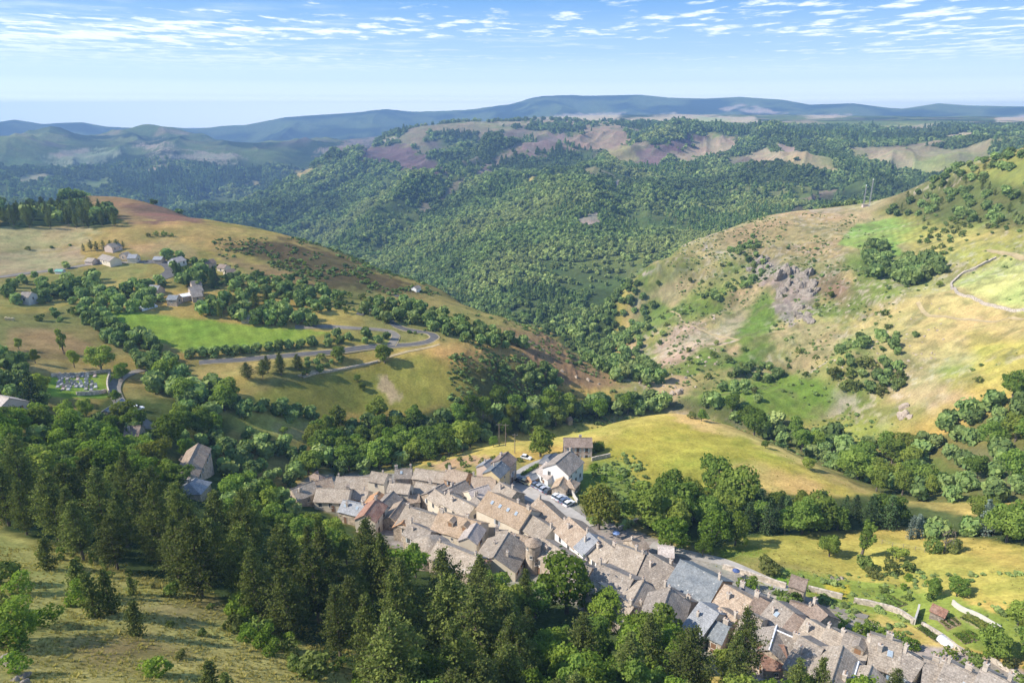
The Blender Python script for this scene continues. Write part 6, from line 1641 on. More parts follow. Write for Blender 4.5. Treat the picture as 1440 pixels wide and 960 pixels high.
wall_line('white_garden_wall', [(1291,858),(1289,866),(1285,878)], 1.6, .35, M_WHITEW, 'short white wall end between the two garden terraces', 80)
wall_line('terrace_wall', [(1296,879),(1320,893),(1345,912),(1362,922)], .9, .4, M_WALLT, 'low terrace wall beside the white plastic tunnel', 80)
wall_line('terrace_wall', [(1385,922),(1410,940),(1445,958)], .9, .4, M_WALLT, 'low garden wall at the right edge', 80)
wall_line('field_wall', [(1337,400),(1350,388),(1375,376),(1400,364)], 1.3, .9, M_WALLT, 'stone wall bounding the upper right hayfield', 250)
wall_line('field_wall', [(1337,400),(1345,412),(1370,421),(1400,432),(1445,440)], 1.3, .9, M_WALLT, 'stone wall under the upper right hayfield', 250)
wall_line('field_wall', [(426,531),(480,520),(531,509)], .8, .7, M_WALLT, 'dry bank wall below the hill road', 200)
wall_line('terrace_wall', [(832,648),(845,645),(858,642)], 1.5, .5, M_WALLT, 'stone terrace wall below the detached pinkish house', 150)
wall_line('garden_wall', [(800,690),(806,698),(812,708)], 1.4, .35, M_WHITEW, 'slanting pale wall right of the parked cars', 120)
wall_line('garden_wall', [(870,745),(885,738),(897,733)], 1.1, .5, M_WALLT, 'short slanting wall in the steep garden', 120)

def hedge(pts, h, w_, label, dmin):
    W = [pick(x,y,dmin=dmin) for x,y in pts]; P = smooth_line([Vector((a.x,a.y,0)) for a in W], .7); rng = np.random.default_rng(int(pts[0][0]))
    q, nn = [], []
    for p in P:
        k = int(46*h*w_)
        o = rng.uniform(-1,1,(k,3)); o /= np.abs(o).max(1,keepdims=True); s = np.array([w_/2,w_/2,h/2])
        q.append(np.array([p.x,p.y,gz(p.x,p.y)+h/2])+o*s*rng.uniform(.85,1.05,(k,1))); nn.append(o/np.linalg.norm(o,axis=1,keepdims=True))
    q = np.concatenate(q); nn = np.concatenate(nn)
    me = foliage_mesh('hedge', q, nn, .4, rng.uniform(.1,.7,len(q)), [M_LEAF], rng)
    o = bpy.data.objects.new('hedge', me); COL.objects.link(o); return tag(o, label, 'hedge')
hedge([(824,640),(834,636),(844,633)], 3.2, 2.6, 'clipped dark hedge in front of the detached pinkish house', 150)
hedge([(735,668),(750,659),(762,652)], 1.0, 1.2, 'low hedge along the drive to the white houses', 150)
hedge([(757,679),(765,683),(773,687)], .9, .9, 'narrow planting strip behind the first row of parked cars', 150)
hedge([(80,417),(98,415),(115,413)], 3.0, 3.5, 'thick square hedge left of the hamlet', 250)

# fence of posts across the right meadow
fw = [pick(x,y,dmin=80) for x,y in [(1215,752),(1240,764),(1270,770),(1300,776)]]
P = smooth_line(fw, 3.0); M_POST = plain_mat('weathered_post', (.32,.27,.21))
fo = empty('post_fence', P[0]); tag(fo, 'line of thin wooden posts crossing the right meadow', 'fence')
b = MB(); b.tube([(0,0,-.3),(0,0,1.2)],[.07,.06],5); pm = bpy.data.meshes.new('post'); pm.from_pydata(b.v,[],b.f); pm.materials.append(M_POST)
wires = MB()
for i, p in enumerate(P):
    z = gz(p.x,p.y); link_part('post', pm, fo, (p.x-P[0].x, p.y-P[0].y, z-P[0].z))
    if i:
        a = P[i-1]; za = gz(a.x,a.y)
        for h in (.6,1.05): wires.tube([(a.x-P[0].x,a.y-P[0].y,za-P[0].z+h),(p.x-P[0].x,p.y-P[0].y,z-P[0].z+h)],[.012,.012],3)
wires.build('wire', plain_mat('fence_wire',(.3,.3,.3)), fo)

# ---- cars
M_TYRE = plain_mat('tyre', (.03,.03,.03), .8); M_RIM = plain_mat('rim', (.45,.46,.48), .3, .5, .6); M_CGL = plain_mat('car_glass', (.03,.04,.05), .08, .7)
M_LAMP = plain_mat('lamp_glass', (.75,.75,.72), .15); M_RLAMP = plain_mat('tail_lamp', (.45,.03,.03), .2)
def car_mesh(paint, L=4.1, W=1.72, H=1.45, van=False):
    b = MB()
    h1 = .30; hb = .82 if not van else .95
    # side profile (x, z) lower body and cabin, lofted over width with tumblehome
    low = [(-L/2,.42),(-L/2+.04,hb-.1),(-L/2+.25,hb),( -L/2+.95,hb+.02),(L/2-1.15,hb+.04),(L/2-.3,hb-.06),(L/2,hb-.2),(L/2,.42),(L/2-.15,h1),(-L/2+.15,h1)]
    n = len(low)
    vs = [(x,-W/2,z) for x,z in low]+[(x,W/2,z) for x,z in low]
    b.mesh(vs, [tuple(range(n)), tuple(range(2*n-1,n-1,-1))]+[((i+1)%n,i,n+i,n+(i+1)%n) for i in range(n)], 0)
    return b
def make_car(px, py, ang, paint, label, L=4.1, H=1.46, dmin=100, group='cars in the car park', van=False):
    p = pick(px, py, dmin=dmin); W = 1.72
    o = empty('parked_car', p+Vector((0,0,.14)), ang); tag(o, label, 'car' if not van else 'van', group)
    pm_ = plain_mat('car_paint', paint, .25, .5, .0, .02)
    car_mesh(paint, L, W, H).build('body', pm_, o)
    hb = .83; c = MB()
    f0 = L/2-1.15; r0 = -L/2+(.28 if not van else .1)
    base = [(r0,-W/2+.05,hb),(f0,-W/2+.05,hb),(f0,W/2-.05,hb),(r0,W/2-.05,hb)]
    top = [(r0+.38,-W/2+.22,H),(f0-.85,-W/2+.22,H),(f0-.85,W/2-.22,H),(r0+.38,W/2-.22,H)]
    c.prism(base, [(x,y,z-.06) for x,y,z in top]); c.build('window_band', M_CGL, o)
    rf = MB(); rf.prism([(x-(.03 if x<0 else -.03),y*1.03,z-.055) for x,y,z in top],[(x*.97,y*.96,z+.01) for x,y,z in top]); rf.build('roof_panel', pm_, o)
    for sx in (-L/2+.75, L/2-.8):
        for sy in (-1,1):
            w_ = MB(); pr = [(.0,-.1),(.3,-.1),(.32,-.05),(.32,.05),(.3,.1),(.0,.1)]
            w_.lathe([(max(r,.02),z) for r,z in pr], 12); wo = w_.build('wheel', M_TYRE, o); wo.location = (sx,sy*(W/2-.06),.30-.14+.02); wo.rotation_euler=(math.pi/2,0,0)
            r = MB(); r.lathe([(.02,-.012),(.19,-.012),(.19,.012),(.02,.012)],10); ri = r.build('rim', M_RIM, wo); ri.location=(0,0,-sy*.10)
    for sy in (-1,1):
        l = MB(); l.box(L/2-.05,sy*.62-.18,.55,L/2+.015,sy*.62+.18,.68); l.build('headlight', M_LAMP, o)
        l = MB(); l.box(-L/2-.015,sy*.64-.14,.58,-L/2+.05,sy*.64+.14,.74); l.build('tail_light', M_RLAMP, o)
    return o
def bearing(p1, p2):
    a, b = pick(*p1, dmin=100), pick(*p2, dmin=100); return math.atan2(b.y-a.y, b.x-a.x)
ROW = bearing((754,683),(772,693)); CA = ROW+math.pi/2+.15
for px, py, c, l in [(754,683,(.10,.13,.20),'dark blue car, first of the upper row of parked cars'),(759.5,686,(.32,.36,.42),'grey-blue car, second of the upper row of parked cars'),(765.5,689.5,(.42,.45,.52),'pale grey car, third of the upper row of parked cars'),(772,693,(.06,.08,.11),'black car, last of the upper row of parked cars'),
   (783,699.5,(.75,.75,.75),'white car, first of the lower row of parked cars'),(788.5,702.5,(.5,.53,.58),'silver car, second of the lower row of parked cars'),(794,706,(.10,.14,.22),'navy car between silver and white in the lower row'),(800,710,(.8,.8,.8),'white car, last of the lower row nearest the large yellow-green tree')]:
    make_car(px, py, CA, c, l)
make_car(739.5,680.5, CA-1.45, (.75,.66,.36), 'cream-yellow car crossing the square', group=None)
make_car(732.5,678.5, CA-1.45, (.05,.05,.07), 'black car in the shade behind the cream-yellow one', group=None)
make_car(740,645, CA-1.2, (.82,.82,.82), 'white car alone on the drive under the big round tree', group=None)
make_car(193,577, .8, (.8,.8,.8), 'white van on the lane beside the thicket', L=4.6, H=1.9, group=None, van=True)

# ---- power poles with wires, masts
M_WOODP = plain_mat('pole_wood', (.25,.2,.16)); M_STEEL = plain_mat('galvanised', (.36,.36,.37), .5, .4)
def pole(px, py, h, label, dmin=150):
    p = pick(px, py, dmin=dmin); o = empty('power_pole', p); tag(o, label, 'power pole')
    b = MB(); b.tube([(0,0,-.8),(0,0,h)],[.17,.11],7); b.build('post', M_WOODP, o)
    c = MB(); c.box(-1.1,-.06,h-.7,1.1,.06,h-.55); c.build('crossarm', M_WOODP, o)
    for x in (-1,0,1):
        i = MB(); i.tube([(x,0,h-.55),(x,0,h-.25)],[.06,.04],6); i.build('insulator', M_STEEL, o)
    return p+Vector((0,0,h))
t1 = pole(702,626,9.5,'left pole of the pair behind the village roofs'); t2 = pole(711,627,9.5,'right pole of the pair behind the village roofs'); t3 = pole(724,637,8,'single shorter pole near the big round tree')
M_WIRE = plain_mat('wire_metal', (.2,.2,.2))
def cable(a, b, label, sag=1.0):
    m_ = MB(); pts = [a.lerp(b,t/8)-Vector((0,0,sag*4*(t/8)*(1-t/8))) for t in range(9)]
    m_.tube(pts,[.007]*9,4); o = m_.build('power_line', M_WIRE); return tag(o, label, 'power line')
e = pick(640,560,dmin=250)+Vector((0,0,9))
for k, dx_ in enumerate((-1,0,1)):
    cable(t1+Vector((dx_,0,-.25)), e+Vector((dx_,0,0)), ['left','middle','right'][k]+' wire rising from the paired poles over the stream wood', 3)
cable(t2+Vector((0,0,-.25)), t3+Vector((0,0,-.3)), 'wire between the paired poles and the shorter pole', .6)
for px, py, h, lab in [(1214,289,20,'shorter lattice mast on the right hill top'),(1222,291,27,'taller lattice mast on the right hill top')]:
    p = pick(px,py,dmin=500); o = empty('radio_mast', p); tag(o, lab, 'mast')
    b = MB(); r = .75
    for k in range(3):
        a = 2*math.pi*k/3; b.tube([(r*math.cos(a),r*math.sin(a),-.5),(r*.5*math.cos(a),r*.5*math.sin(a),h)],[.14,.11],4)
    for j in range(14):
        z0, z1 = h*j/14, h*(j+1)/14; s0, s1 = r*(1-.5*z0/h), r*(1-.5*z1/h)
        for k in range(3):
            a, c = 2*math.pi*k/3, 2*math.pi*(k+1)/3; b.tube([(s0*math.cos(a),s0*math.sin(a),z0),(s1*math.cos(c),s1*math.sin(c),z1)],[.07,.07],3)
    b.build('lattice', M_STEEL, o)
    d = MB(); d.lathe([(.05,-.5),(.45,-.5),(.45,.5),(.05,.5)],10); dd = d.build('antenna', M_LEAD, o); dd.location=(0,0,h+.4)
p = pick(1216,291,dmin=500); b = MB(); b.box(-2.6,-1.6,-.6,2.6,1.6,2.3); o = empty('mast_cabin', p); tag(o,'small pinkish equipment cabin at the foot of the masts','cabin'); b.build('wall', WM['pinkw'], o)
r = MB(); r.prism([(-2.9,-1.9,2.28),(2.9,-1.9,2.28),(2.9,1.9,2.28),(-2.9,1.9,2.28)],[(-2.7,-1.7,2.5),(2.7,-1.7,2.5),(2.7,1.7,2.5),(-2.7,1.7,2.5)]); r.build('roof', RM['grey'], o)

# ---- graves
M_GR = [plain_mat('grave_stone', (.36,.34,.31)), plain_mat('grave_granite', (.36,.35,.36)), plain_mat('grave_marble', (.50,.49,.48)), plain_mat('grave_pink', (.5,.4,.36))]
def grave_mesh(m_):
    b = MB(); b.box(-.55,-1.1,-.3,.55,1.1,.35); b.box(-.48,-1.0,.345,.48,1.0,.45); b.box(-.5,1.0,-.2,.5,1.16,1.35)
    b.prism([(-.5,1.0,1.35),(.5,1.0,1.35),(.5,1.16,1.35),(-.5,1.16,1.35)],[(-.25,1.0,1.6),(.25,1.0,1.6),(.25,1.16,1.6),(-.25,1.16,1.6)])
    me = bpy.data.meshes.new('grave'); me.from_pydata(b.v,[],b.f); me.materials.append(m_); me.update(); return me
GM = [grave_mesh(x) for x in M_GR]; rg = random.Random(3)
names = ['pale stone','dark granite','white marble','pinkish stone']
for r in range(6):
    for k in range(8):
        px = 84+k*7.2+rg.uniform(-1.5,1.5)+(r%2)*2; py = 530+r*3.6+rg.uniform(-.5,.5)
        if px > 143 or rg.random() < .32: continue
        px += rg.uniform(-2,2)
        p = pick(px,py,dmin=150); q = rg.choice((0,0,1,2,2,3))
        o = bpy.data.objects.new('grave', GM[q]); COL.objects.link(o); o.location = p; o.rotation_euler=(0,0,rg.uniform(-.1,.1)+.3); tag(o, names[q]+' grave in the rows of the walled cemetery', 'grave', 'graves, '+names[q])

# ---- swimming pool, hay bales, tunnel, parasols, vegetable beds, rocks
def drape_poly(name, pts, m_, lift, dmin, kind=None, label=None, cat=None):
    W = [pick(x,y,dmin=dmin) for x,y in pts]; b = MB(); n = 8
    A,B,C_,D = W; vs = []
    for j in range(n+1):
        for i in range(n+1):
            p = (A.lerp(B,i/n)).lerp(D.lerp(C_,i/n), j/n); vs.append((p.x,p.y,gz(p.x,p.y)+lift))
    b.mesh(vs, [(j*(n+1)+i,j*(n+1)+i+1,(j+1)*(n+1)+i+1,(j+1)*(n+1)+i) for j in range(n) for i in range(n)])
    o = b.build(name, m_)
    if kind: o['kind'] = kind
    else: tag(o, label, cat)
    return o
W = [pick(x,y,dmin=300) for x,y in [(193,432),(213,425.5),(222,431.5),(200,437.5)]]; c = (W[0]+W[1]+W[2]+W[3])/4
o = empty('swimming_pool', c); tag(o, 'white-paved swimming pool in the hamlet above the vivid green field', 'swimming pool')
zt = max(p.z for p in W)-c.z+.12
b = MB(); b.prism([(p.x-c.x,p.y-c.y,-2.2) for p in W],[(p.x-c.x,p.y-c.y,zt) for p in W]); b.build('paving', M_LEAD, o)
b = MB(); b.poly([((p.x-c.x)*.55,(p.y-c.y)*.5,zt+.02) for p in W]); b.build('water', plain_mat('pool_water',(.42,.68,.72),.08,.5), o)
M_HAY = plain_mat('hay', (.55,.45,.24))
b = MB(); b.lathe([(.1,-.62),(.66,-.62),(.7,-.4),(.7,.4),(.66,.62),(.1,.62)],14); hm_ = bpy.data.meshes.new('hay_bale'); hm_.from_pydata(b.v,[],b.f); hm_.materials.append(M_HAY)
for px, py, l in [(9,449.5,'round pale hay bale, left one of three in the left meadow'),(13,450,'round pale hay bale, middle one of three in the left meadow'),(18,450.5,'round pale hay bale, right one of three in the left meadow')]:
    p = pick(px,py,dmin=200); o = bpy.data.objects.new('hay_bale', hm_); COL.objects.link(o); o.location = p+Vector((0,0,.6)); o.rotation_euler=(math.pi/2,0,.5); o.scale=(1.1,1.1,1.1); tag(o,l,'hay bale','hay bales in the left meadow')
# white plastic tunnel
a, b_ = pick(1325,901,dmin=80), pick(1338,908,dmin=80); d = b_-a; L = d.length+1; c = (a+b_)/2
o = empty('plastic_tunnel', c, math.atan2(d.y,d.x)); tag(o,'white plastic tunnel over a garden bed below the white wall','tunnel')
b = MB(); n = 10; R = 1.0
prof = [(R*math.cos(math.pi*k/n), R*1.05*math.sin(math.pi*k/n)) for k in range(n+1)]
vs = [(-L/2,y,z-.1) for y,z in prof]+[(L/2,y,z-.1) for y,z in prof]; m_ = len(prof)
b.mesh(vs, [(k,k+1,m_+k+1,m_+k) for k in range(m_-1)]+[tuple(range(m_-1,-1,-1)), tuple(range(m_,2*m_))])
b.build('cover', plain_mat('plastic_film',(.70,.70,.70),.35,.4), o, True)
h = MB()
for x in (-L/2,-L/4,0,L/4,L/2): h.tube([(x,y*1.02,z*1.02-.1) for y,z in prof],[.03]*m_,4)
h.build('hoop', M_STEEL, o)
def parasol(px, py, c_, label, dmin=80, r=1.5):
    p = pick(px,py,dmin=dmin); o = empty('parasol', p); tag(o,label,'parasol')
    b = MB(); b.tube([(0,0,-.1),(0,0,2.5)],[.04,.03],6); b.build('pole', M_STEEL, o)
    b = MB(); n = 8
    b.mesh([(r*math.cos(2*math.pi*k/n),r*math.sin(2*math.pi*k/n),2.05) for k in range(n)]+[(0,0,2.6)]+[(r*.98*math.cos(2*math.pi*k/n),r*.98*math.sin(2*math.pi*k/n),1.95) for k in range(n)],
           [(k,(k+1)%n,n) for k in range(n)]+[((k+1)%n,k,n+1+k,n+1+(k+1)%n) for k in range(n)])
    b.build('canopy', plain_mat('parasol_cloth', c_, .8), o)
parasol(1034,812,(.07,.11,.26),'navy parasol on the patio beside the big slate house',r=.9); parasol(866,758,(.20,.30,.55),'bright blue parasol behind the street row',r=1.0); parasol(1015,840,(.5,.3,.2),'closed brownish parasol at the slate house corner',r=.7)
# vegetable beds: a soil bed with raised green rows
M_SOIL = road_mat('garden_soil', (.24,.18,.12))
def beds(corners, n, label, cols, dmin=80):
    W = [pick(x,y,dmin=dmin) for x,y in corners]; c = (W[0]+W[1]+W[2]+W[3])/4
    o = empty('vegetable_bed', c); tag(o,label,'vegetable bed')
    b = MB(); k = 6; vs = []
    for j in range(k+1):
        for i in range(k+1):
            p = W[0].lerp(W[1],i/k).lerp(W[3].lerp(W[2],i/k),j/k); vs.append((p.x-c.x,p.y-c.y,gz(p.x,p.y)-c.z+.08))
    b.mesh(vs,[(j*(k+1)+i,j*(k+1)+i+1,(j+1)*(k+1)+i+1,(j+1)*(k+1)+i) for j in range(k) for i in range(k)]); b.build('soil', M_SOIL, o)
    rng = np.random.default_rng(n)
    for r in range(n):
        t = (r+.5)/n; p0 = W[0].lerp(W[1],t); p1 = W[3].lerp(W[2],t)
        L = (p1-p0).length; m = int(L*26); s = rng.uniform(.04,.96,m)
        q = np.array([[*(p0.lerp(p1,float(x)))] for x in s]); q[:,2] = ground(q[:,0],q[:,1])+rng.uniform(.1,.42,m); q[:,:2] += rng.normal(size=(m,2))*.16
        q -= np.array([c.x,c.y,c.z])
        me = foliage_mesh('crop_row', q, np.tile([0,0,1.],(m,1)), .34, rng.uniform(.1,.9,m), [cols[r%len(cols)]], rng)
        ro = bpy.data.objects.new('crop_row', me); COL.objects.link(ro); ro.parent = o
beds([(1234,835),(1252,838),(1276,850),(1252,857)], 6, 'striped vegetable bed behind the stone wall', [M_LEAF, M_BUSH])
beds([(1350,868),(1362,862),(1405,888),(1393,893)], 7, 'long garden bed under the white wall', [M_BUSH, M_YELLOW])
beds([(1318,873),(1344,869),(1352,877),(1332,884)], 3, 'brown dug plot with few plants beside the garden hut', [M_BUSH])
beds([(1340,892),(1362,886),(1382,898),(1356,906)], 6, 'green vegetable plot above the plastic tunnel', [M_BRIGHT, M_LEAF])
beds([(1288,883),(1296,880),(1326,900),(1316,903)], 3, 'narrow bed under the terrace wall', [M_BUSH])
# rocks
def rock_mat(name, a, b_):
    m, nt, out = mat(name); geo = N(nt,'ShaderNodeNewGeometry')
    nz = N(nt,'ShaderNodeTexNoise', i_Scale=.55, i_Detail=8.0, i_Roughness=.7); nt.links.new(geo.outputs['Position'], nz.inputs['Vector'])
    r = N(nt,'ShaderNodeMapRange', i_1=.35, i_2=.65); nt.links.new(nz.outputs['Fac'], r.inputs[0])
    mx = N(nt,'ShaderNodeMix', data_type='RGBA'); nt.links.new(r.outputs[0], mx.inputs[0]); mx.inputs[6].default_value=(*a,1); mx.inputs[7].default_value=(*b_,1)
    d = N(nt,'ShaderNodeBsdfDiffuse'); nt.links.new(mx.outputs[2], d.inputs[0]); bp = N(nt,'ShaderNodeBump', i_Strength=.8, i_Distance=.6); nt.links.new(nz.outputs['Fac'], bp.inputs['Height']); nt.links.new(bp.outputs[0], d.inputs['Normal']); nt.links.new(d.outputs[0], out.inputs[0]); return m
M_ROCK = rock_mat('grey_rock', (.19,.16,.13), (.40,.345,.285)); M_PROCK = rock_mat('pinkish_rock', (.34,.27,.21), (.52,.43,.34))
def rock_mesh(seed, m_):
    import bmesh
    bm = bmesh.new(); bmesh.ops.create_icosphere(bm, subdivisions=3, radius=1)
    rng = np.random.default_rng(seed); co = np.array([v.co[:] for v in bm.verts]); off = rng.uniform(0,50,3)
    d = np.ones(len(co))
    for k in range(14):
        n_ = rng.normal(size=3); n_ /= np.linalg.norm(n_); lim = rng.uniform(.38,.72); s = co@n_; d = np.minimum(d, np.where(s > lim, lim/np.maximum(s,1e-3), 1))
    f = .82+.36*fbm(co[:,0]*3.4+off[0]+co[:,2]*1.3, co[:,1]*3.4+off[1]-co[:,2]*1.7, 4, seed)
    co = co*(d*f)[:,None]
    for v, p in zip(bm.verts, co): v.co = p
    me = bpy.data.meshes.new('rock'); bm.to_mesh(me); bm.free(); me.materials.append(m_); return me
RK = [rock_mesh(s, M_ROCK) for s in range(5)]; PK = [rock_mesh(10+s, M_PROCK) for s in range(4)]
rr = random.Random(9)
def rocks(spots, meshes, label, group, dmin):
    for px, py, r, sq in spots:
        p = pick(px,py,dmin=dmin); o = bpy.data.objects.new('rock', rr.choice(meshes)); COL.objects.link(o)
        o.location = p+Vector((0,0,-.15*r)); o.rotation_euler=(rr.uniform(-.3,.3),rr.uniform(-.3,.3),rr.uniform(0,6.28)); o.scale=(r,r*rr.uniform(.7,1.1),r*sq); tag(o,label,'rock',group)
crag = [(1055,380,4,1.4),(1061,374,5.5,1.7),(1068,370,6.5,1.8),(1076,366,4.5,1.5),(1070,380,5,1.3),(1080,376,4.5,1.6)]
rocks(crag, RK, 'pale jagged rock of the small upper crag on the right hill', 'upper crag', 300)
crag2 = [(1086+rr.uniform(-3,56), 380+rr.uniform(0,40), rr.uniform(2.4,6.4), rr.uniform(1.1,2.1)) for _ in range(38)]
crag2 = [(x+ (y-383)*.35, y, r, s) for x,y,r,s in crag2]
rocks(crag2, RK, 'grey jagged rock of the big crag on the right hill', 'big crag', 300)
rocks([(1125+rr.uniform(-8,14), 432+rr.uniform(0,22), rr.uniform(2,4), 1.3) for _ in range(9)], RK, 'grey rock tumbling below the big crag beside the scree', 'rocks below the crag', 300)
rocks([(928+rr.uniform(-4,30)*1.0, 548+rr.uniform(0,16), rr.uniform(2,3.6), 1.2) for _ in range(7)], PK, 'pinkish rock on the bluff where the streams meet', 'bluff rocks', 300)
rocks([(1272+rr.uniform(-9,9), 578+rr.uniform(-6,8), rr.uniform(1.6,3), 1.2) for _ in range(6)], PK, 'pinkish rock showing among trees on the lower right slope', 'lower slope rocks', 200)
sc = [(rr.uniform(900,1010), 0, rr.uniform(.8,2.2), .8) for _ in range(60)]
sc = [(x, 575-(x-900)*.9+rr.uniform(-45,45), r, s) for x,_,r,s in sc]
rocks([(x,y,r,s) for x,y,r,s in sc if 440 < y < 545], PK, 'small pinkish rock scattered on the left flank of the right hill', 'scattered flank rocks', 330)
rocks([(rr.uniform(1160,1330), rr.uniform(425,520), rr.uniform(.5,1.3), .7) for _ in range(70)], PK, 'small pale stone scattered on the dry golden slope', 'stones of the golden slope', 250)
rocks([(6,925,.9,.8),(14,935,1.1,.8),(22,944,.9,.8),(30,952,1.2,.8),(38,948,.8,.7),(34,960,1.0,.8),(20,957,.7,.8)], RK, 'grey rock at the lower left corner of the slope', 'corner rocks', 40)
rocks([(762,512,1.8,1),(790,522,2,1),(810,530,1.8,1.1),(826,534,2.2,1),(842,540,1.6,1),(775,530,1.4,1),(735,498,1.4,.8)], PK, 'rock on the bare nose of the left hill', 'nose rocks', 300)
rocks([(1165+rr.uniform(-4,22), 811+rr.uniform(-2,4), rr.uniform(.5,1.0), .8) for _ in range(7)], RK, 'grey stone in the heap behind the yellow flower patch', 'stone heap', 80)
rocks([(1281+rr.uniform(-8,6), 868+rr.uniform(-4,6), rr.uniform(.35,.7), .8) for _ in range(9)], PK, 'pinkish rubble stone by the short white wall', 'rubble by the white wall', 80)
# ------------------------------------------------------------------ air, sun, sky
SUN_EL, SUN_AZ = math.radians(40), math.radians(-100)     # azimuth from +Y (view direction) towards +X
zlow = float(GZ.min())-1.0
ztop = float(GZ.max())+25.0
h = MB(); h.box(-15200,-15200,zlow,15200,15200,ztop)
m, nt, out = mat('air_haze')
pv = N(nt,'ShaderNodeVolumePrincipled'); pv.inputs['Color'].default_value = (.33,.56,.95,1); pv.inputs['Density'].default_value = 1.4e-4; pv.inputs['Anisotropy'].default_value = .1
nt.links.new(pv.outputs[0], out.inputs['Volume'])
hz = h.build('haze', m); hz['kind'] = 'stuff'

w = bpy.data.worlds.new('World'); scene.world = w; w.use_nodes = True
nt = w.node_tree; nt.nodes.clear()
wout = nt.nodes.new('ShaderNodeOutputWorld'); bg = nt.nodes.new('ShaderNodeBackground'); nt.links.new(bg.outputs[0], wout.inputs[0])
sky = nt.nodes.new('ShaderNodeTexSky'); sky.sky_type = 'NISHITA'; sky.sun_disc = False
sky.sun_elevation = SUN_EL; sky.sun_rotation = SUN_AZ; sky.altitude = 1000; sky.air_density = 1.0; sky.dust_density = .25; sky.ozone_density = 2.5
bg.inputs[1].default_value = .145
tc = nt.nodes.new('ShaderNodeTexCoord')
sep = nt.nodes.new('ShaderNodeSeparateXYZ'); nt.links.new(tc.outputs['Generated'], sep.inputs[0])
zc = N(nt,'ShaderNodeMath', operation='MAXIMUM', i_1=.012); nt.links.new(sep.outputs[2], zc.inputs[0])
dx = N(nt,'ShaderNodeMath', operation='DIVIDE'); nt.links.new(sep.outputs[0], dx.inputs[0]); nt.links.new(zc.outputs[0], dx.inputs[1])
dy = N(nt,'ShaderNodeMath', operation='DIVIDE'); nt.links.new(sep.outputs[1], dy.inputs[0]); nt.links.new(zc.outputs[0], dy.inputs[1])
cmb = nt.nodes.new('ShaderNodeCombineXYZ'); nt.links.new(dx.outputs[0], cmb.inputs[0]); nt.links.new(dy.outputs[0], cmb.inputs[1])
mp = N(nt,'ShaderNodeMapping'); mp.inputs['Scale'].default_value = (1.9, 1.45, 1); mp.inputs['Rotation'].default_value = (0,0,math.radians(-4)); nt.links.new(cmb.outputs[0], mp.inputs['Vector'])
nA = N(nt,'ShaderNodeTexNoise', i_Scale=1.25, i_Detail=6.0, i_Roughness=.6, i_Distortion=.15); nt.links.new(mp.outputs[0], nA.inputs['Vector'])
mp2 = N(nt,'ShaderNodeMapping'); mp2.inputs['Scale'].default_value = (.10, .34, 1); mp2.inputs['Location'].default_value = (3.1, 1.4, 0); nt.links.new(cmb.outputs[0], mp2.inputs['Vector'])
nB = N(nt,'ShaderNodeTexNoise', i_Scale=1.0, i_Detail=3.0, i_Roughness=.5); nt.links.new(mp2.outputs[0], nB.inputs['Vector'])
# more cloud towards the left part of the sky
bs_ = N(nt,'ShaderNodeMath', operation='ADD', i_1=-1.6); nt.links.new(dx.outputs[0], bs_.inputs[0]); ba_ = N(nt,'ShaderNodeMath', operation='ABSOLUTE'); nt.links.new(bs_.outputs[0], ba_.inputs[0])
bias = N(nt,'ShaderNodeMapRange', i_1=0.0, i_2=6.5, i_3=-.075, i_4=.085); nt.links.new(ba_.outputs[0], bias.inputs[0])
s1 = N(nt,'ShaderNodeMath', operation='MULTIPLY_ADD', i_1=.75, i_2=-.375); nt.links.new(nB.outputs['Fac'], s1.inputs[0])
s2 = N(nt,'ShaderNodeMath', operation='ADD'); nt.links.new(nA.outputs['Fac'], s2.inputs[0]); nt.links.new(s1.outputs[0], s2.inputs[1])
s3 = N(nt,'ShaderNodeMath', operation='ADD'); nt.links.new(s2.outputs[0], s3.inputs[0]); nt.links.new(bias.outputs[0], s3.inputs[1])
cr = N(nt,'ShaderNodeMapRange', i_1=.545, i_2=.72, i_3=0.0, i_4=.78); cr.interpolation_type = 'SMOOTHSTEP'; nt.links.new(s3.outputs[0], cr.inputs[0])
fade = N(nt,'ShaderNodeMapRange', i_1=.045, i_2=.085, i_3=0.0, i_4=1.0); nt.links.new(sep.outputs[2], fade.inputs[0])
cf = N(nt,'ShaderNodeMath', operation='MULTIPLY'); nt.links.new(cr.outputs[0], cf.inputs[0]); nt.links.new(fade.outputs[0], cf.inputs[1])
mp3 = N(nt,'ShaderNodeMapping'); mp3.inputs['Scale'].default_value = (.55,.75,1); mp3.inputs['Location'].default_value = (1.3,4.2,0); nt.links.new(cmb.outputs[0], mp3.inputs['Vector'])
nV = N(nt,'ShaderNodeTexNoise', i_Scale=1.6, i_Detail=7.0, i_Roughness=.65); nt.links.new(mp3.outputs[0], nV.inputs['Vector'])
vb = N(nt,'ShaderNodeMapRange', i_1=-12.0, i_2=5.0, i_3=.12, i_4=-.10); nt.links.new(dx.outputs[0], vb.inputs[0])
vs1 = N(nt,'ShaderNodeMath', operation='ADD'); nt.links.new(nV.outputs['Fac'], vs1.inputs[0]); nt.links.new(vb.outputs[0], vs1.inputs[1])
vr = N(nt,'ShaderNodeMapRange', i_1=.46, i_2=.72, i_3=0.0, i_4=.42); vr.interpolation_type='SMOOTHSTEP'; nt.links.new(vs1.outputs[0], vr.inputs[0])
ve = N(nt,'ShaderNodeMapRange', i_1=.05, i_2=.075, i_3=0.0, i_4=1.0); nt.links.new(sep.outputs[2], ve.inputs[0])
ve2 = N(nt,'ShaderNodeMapRange', i_1=.10, i_2=.13, i_3=1.0, i_4=.25); nt.links.new(sep.outputs[2], ve2.inputs[0])
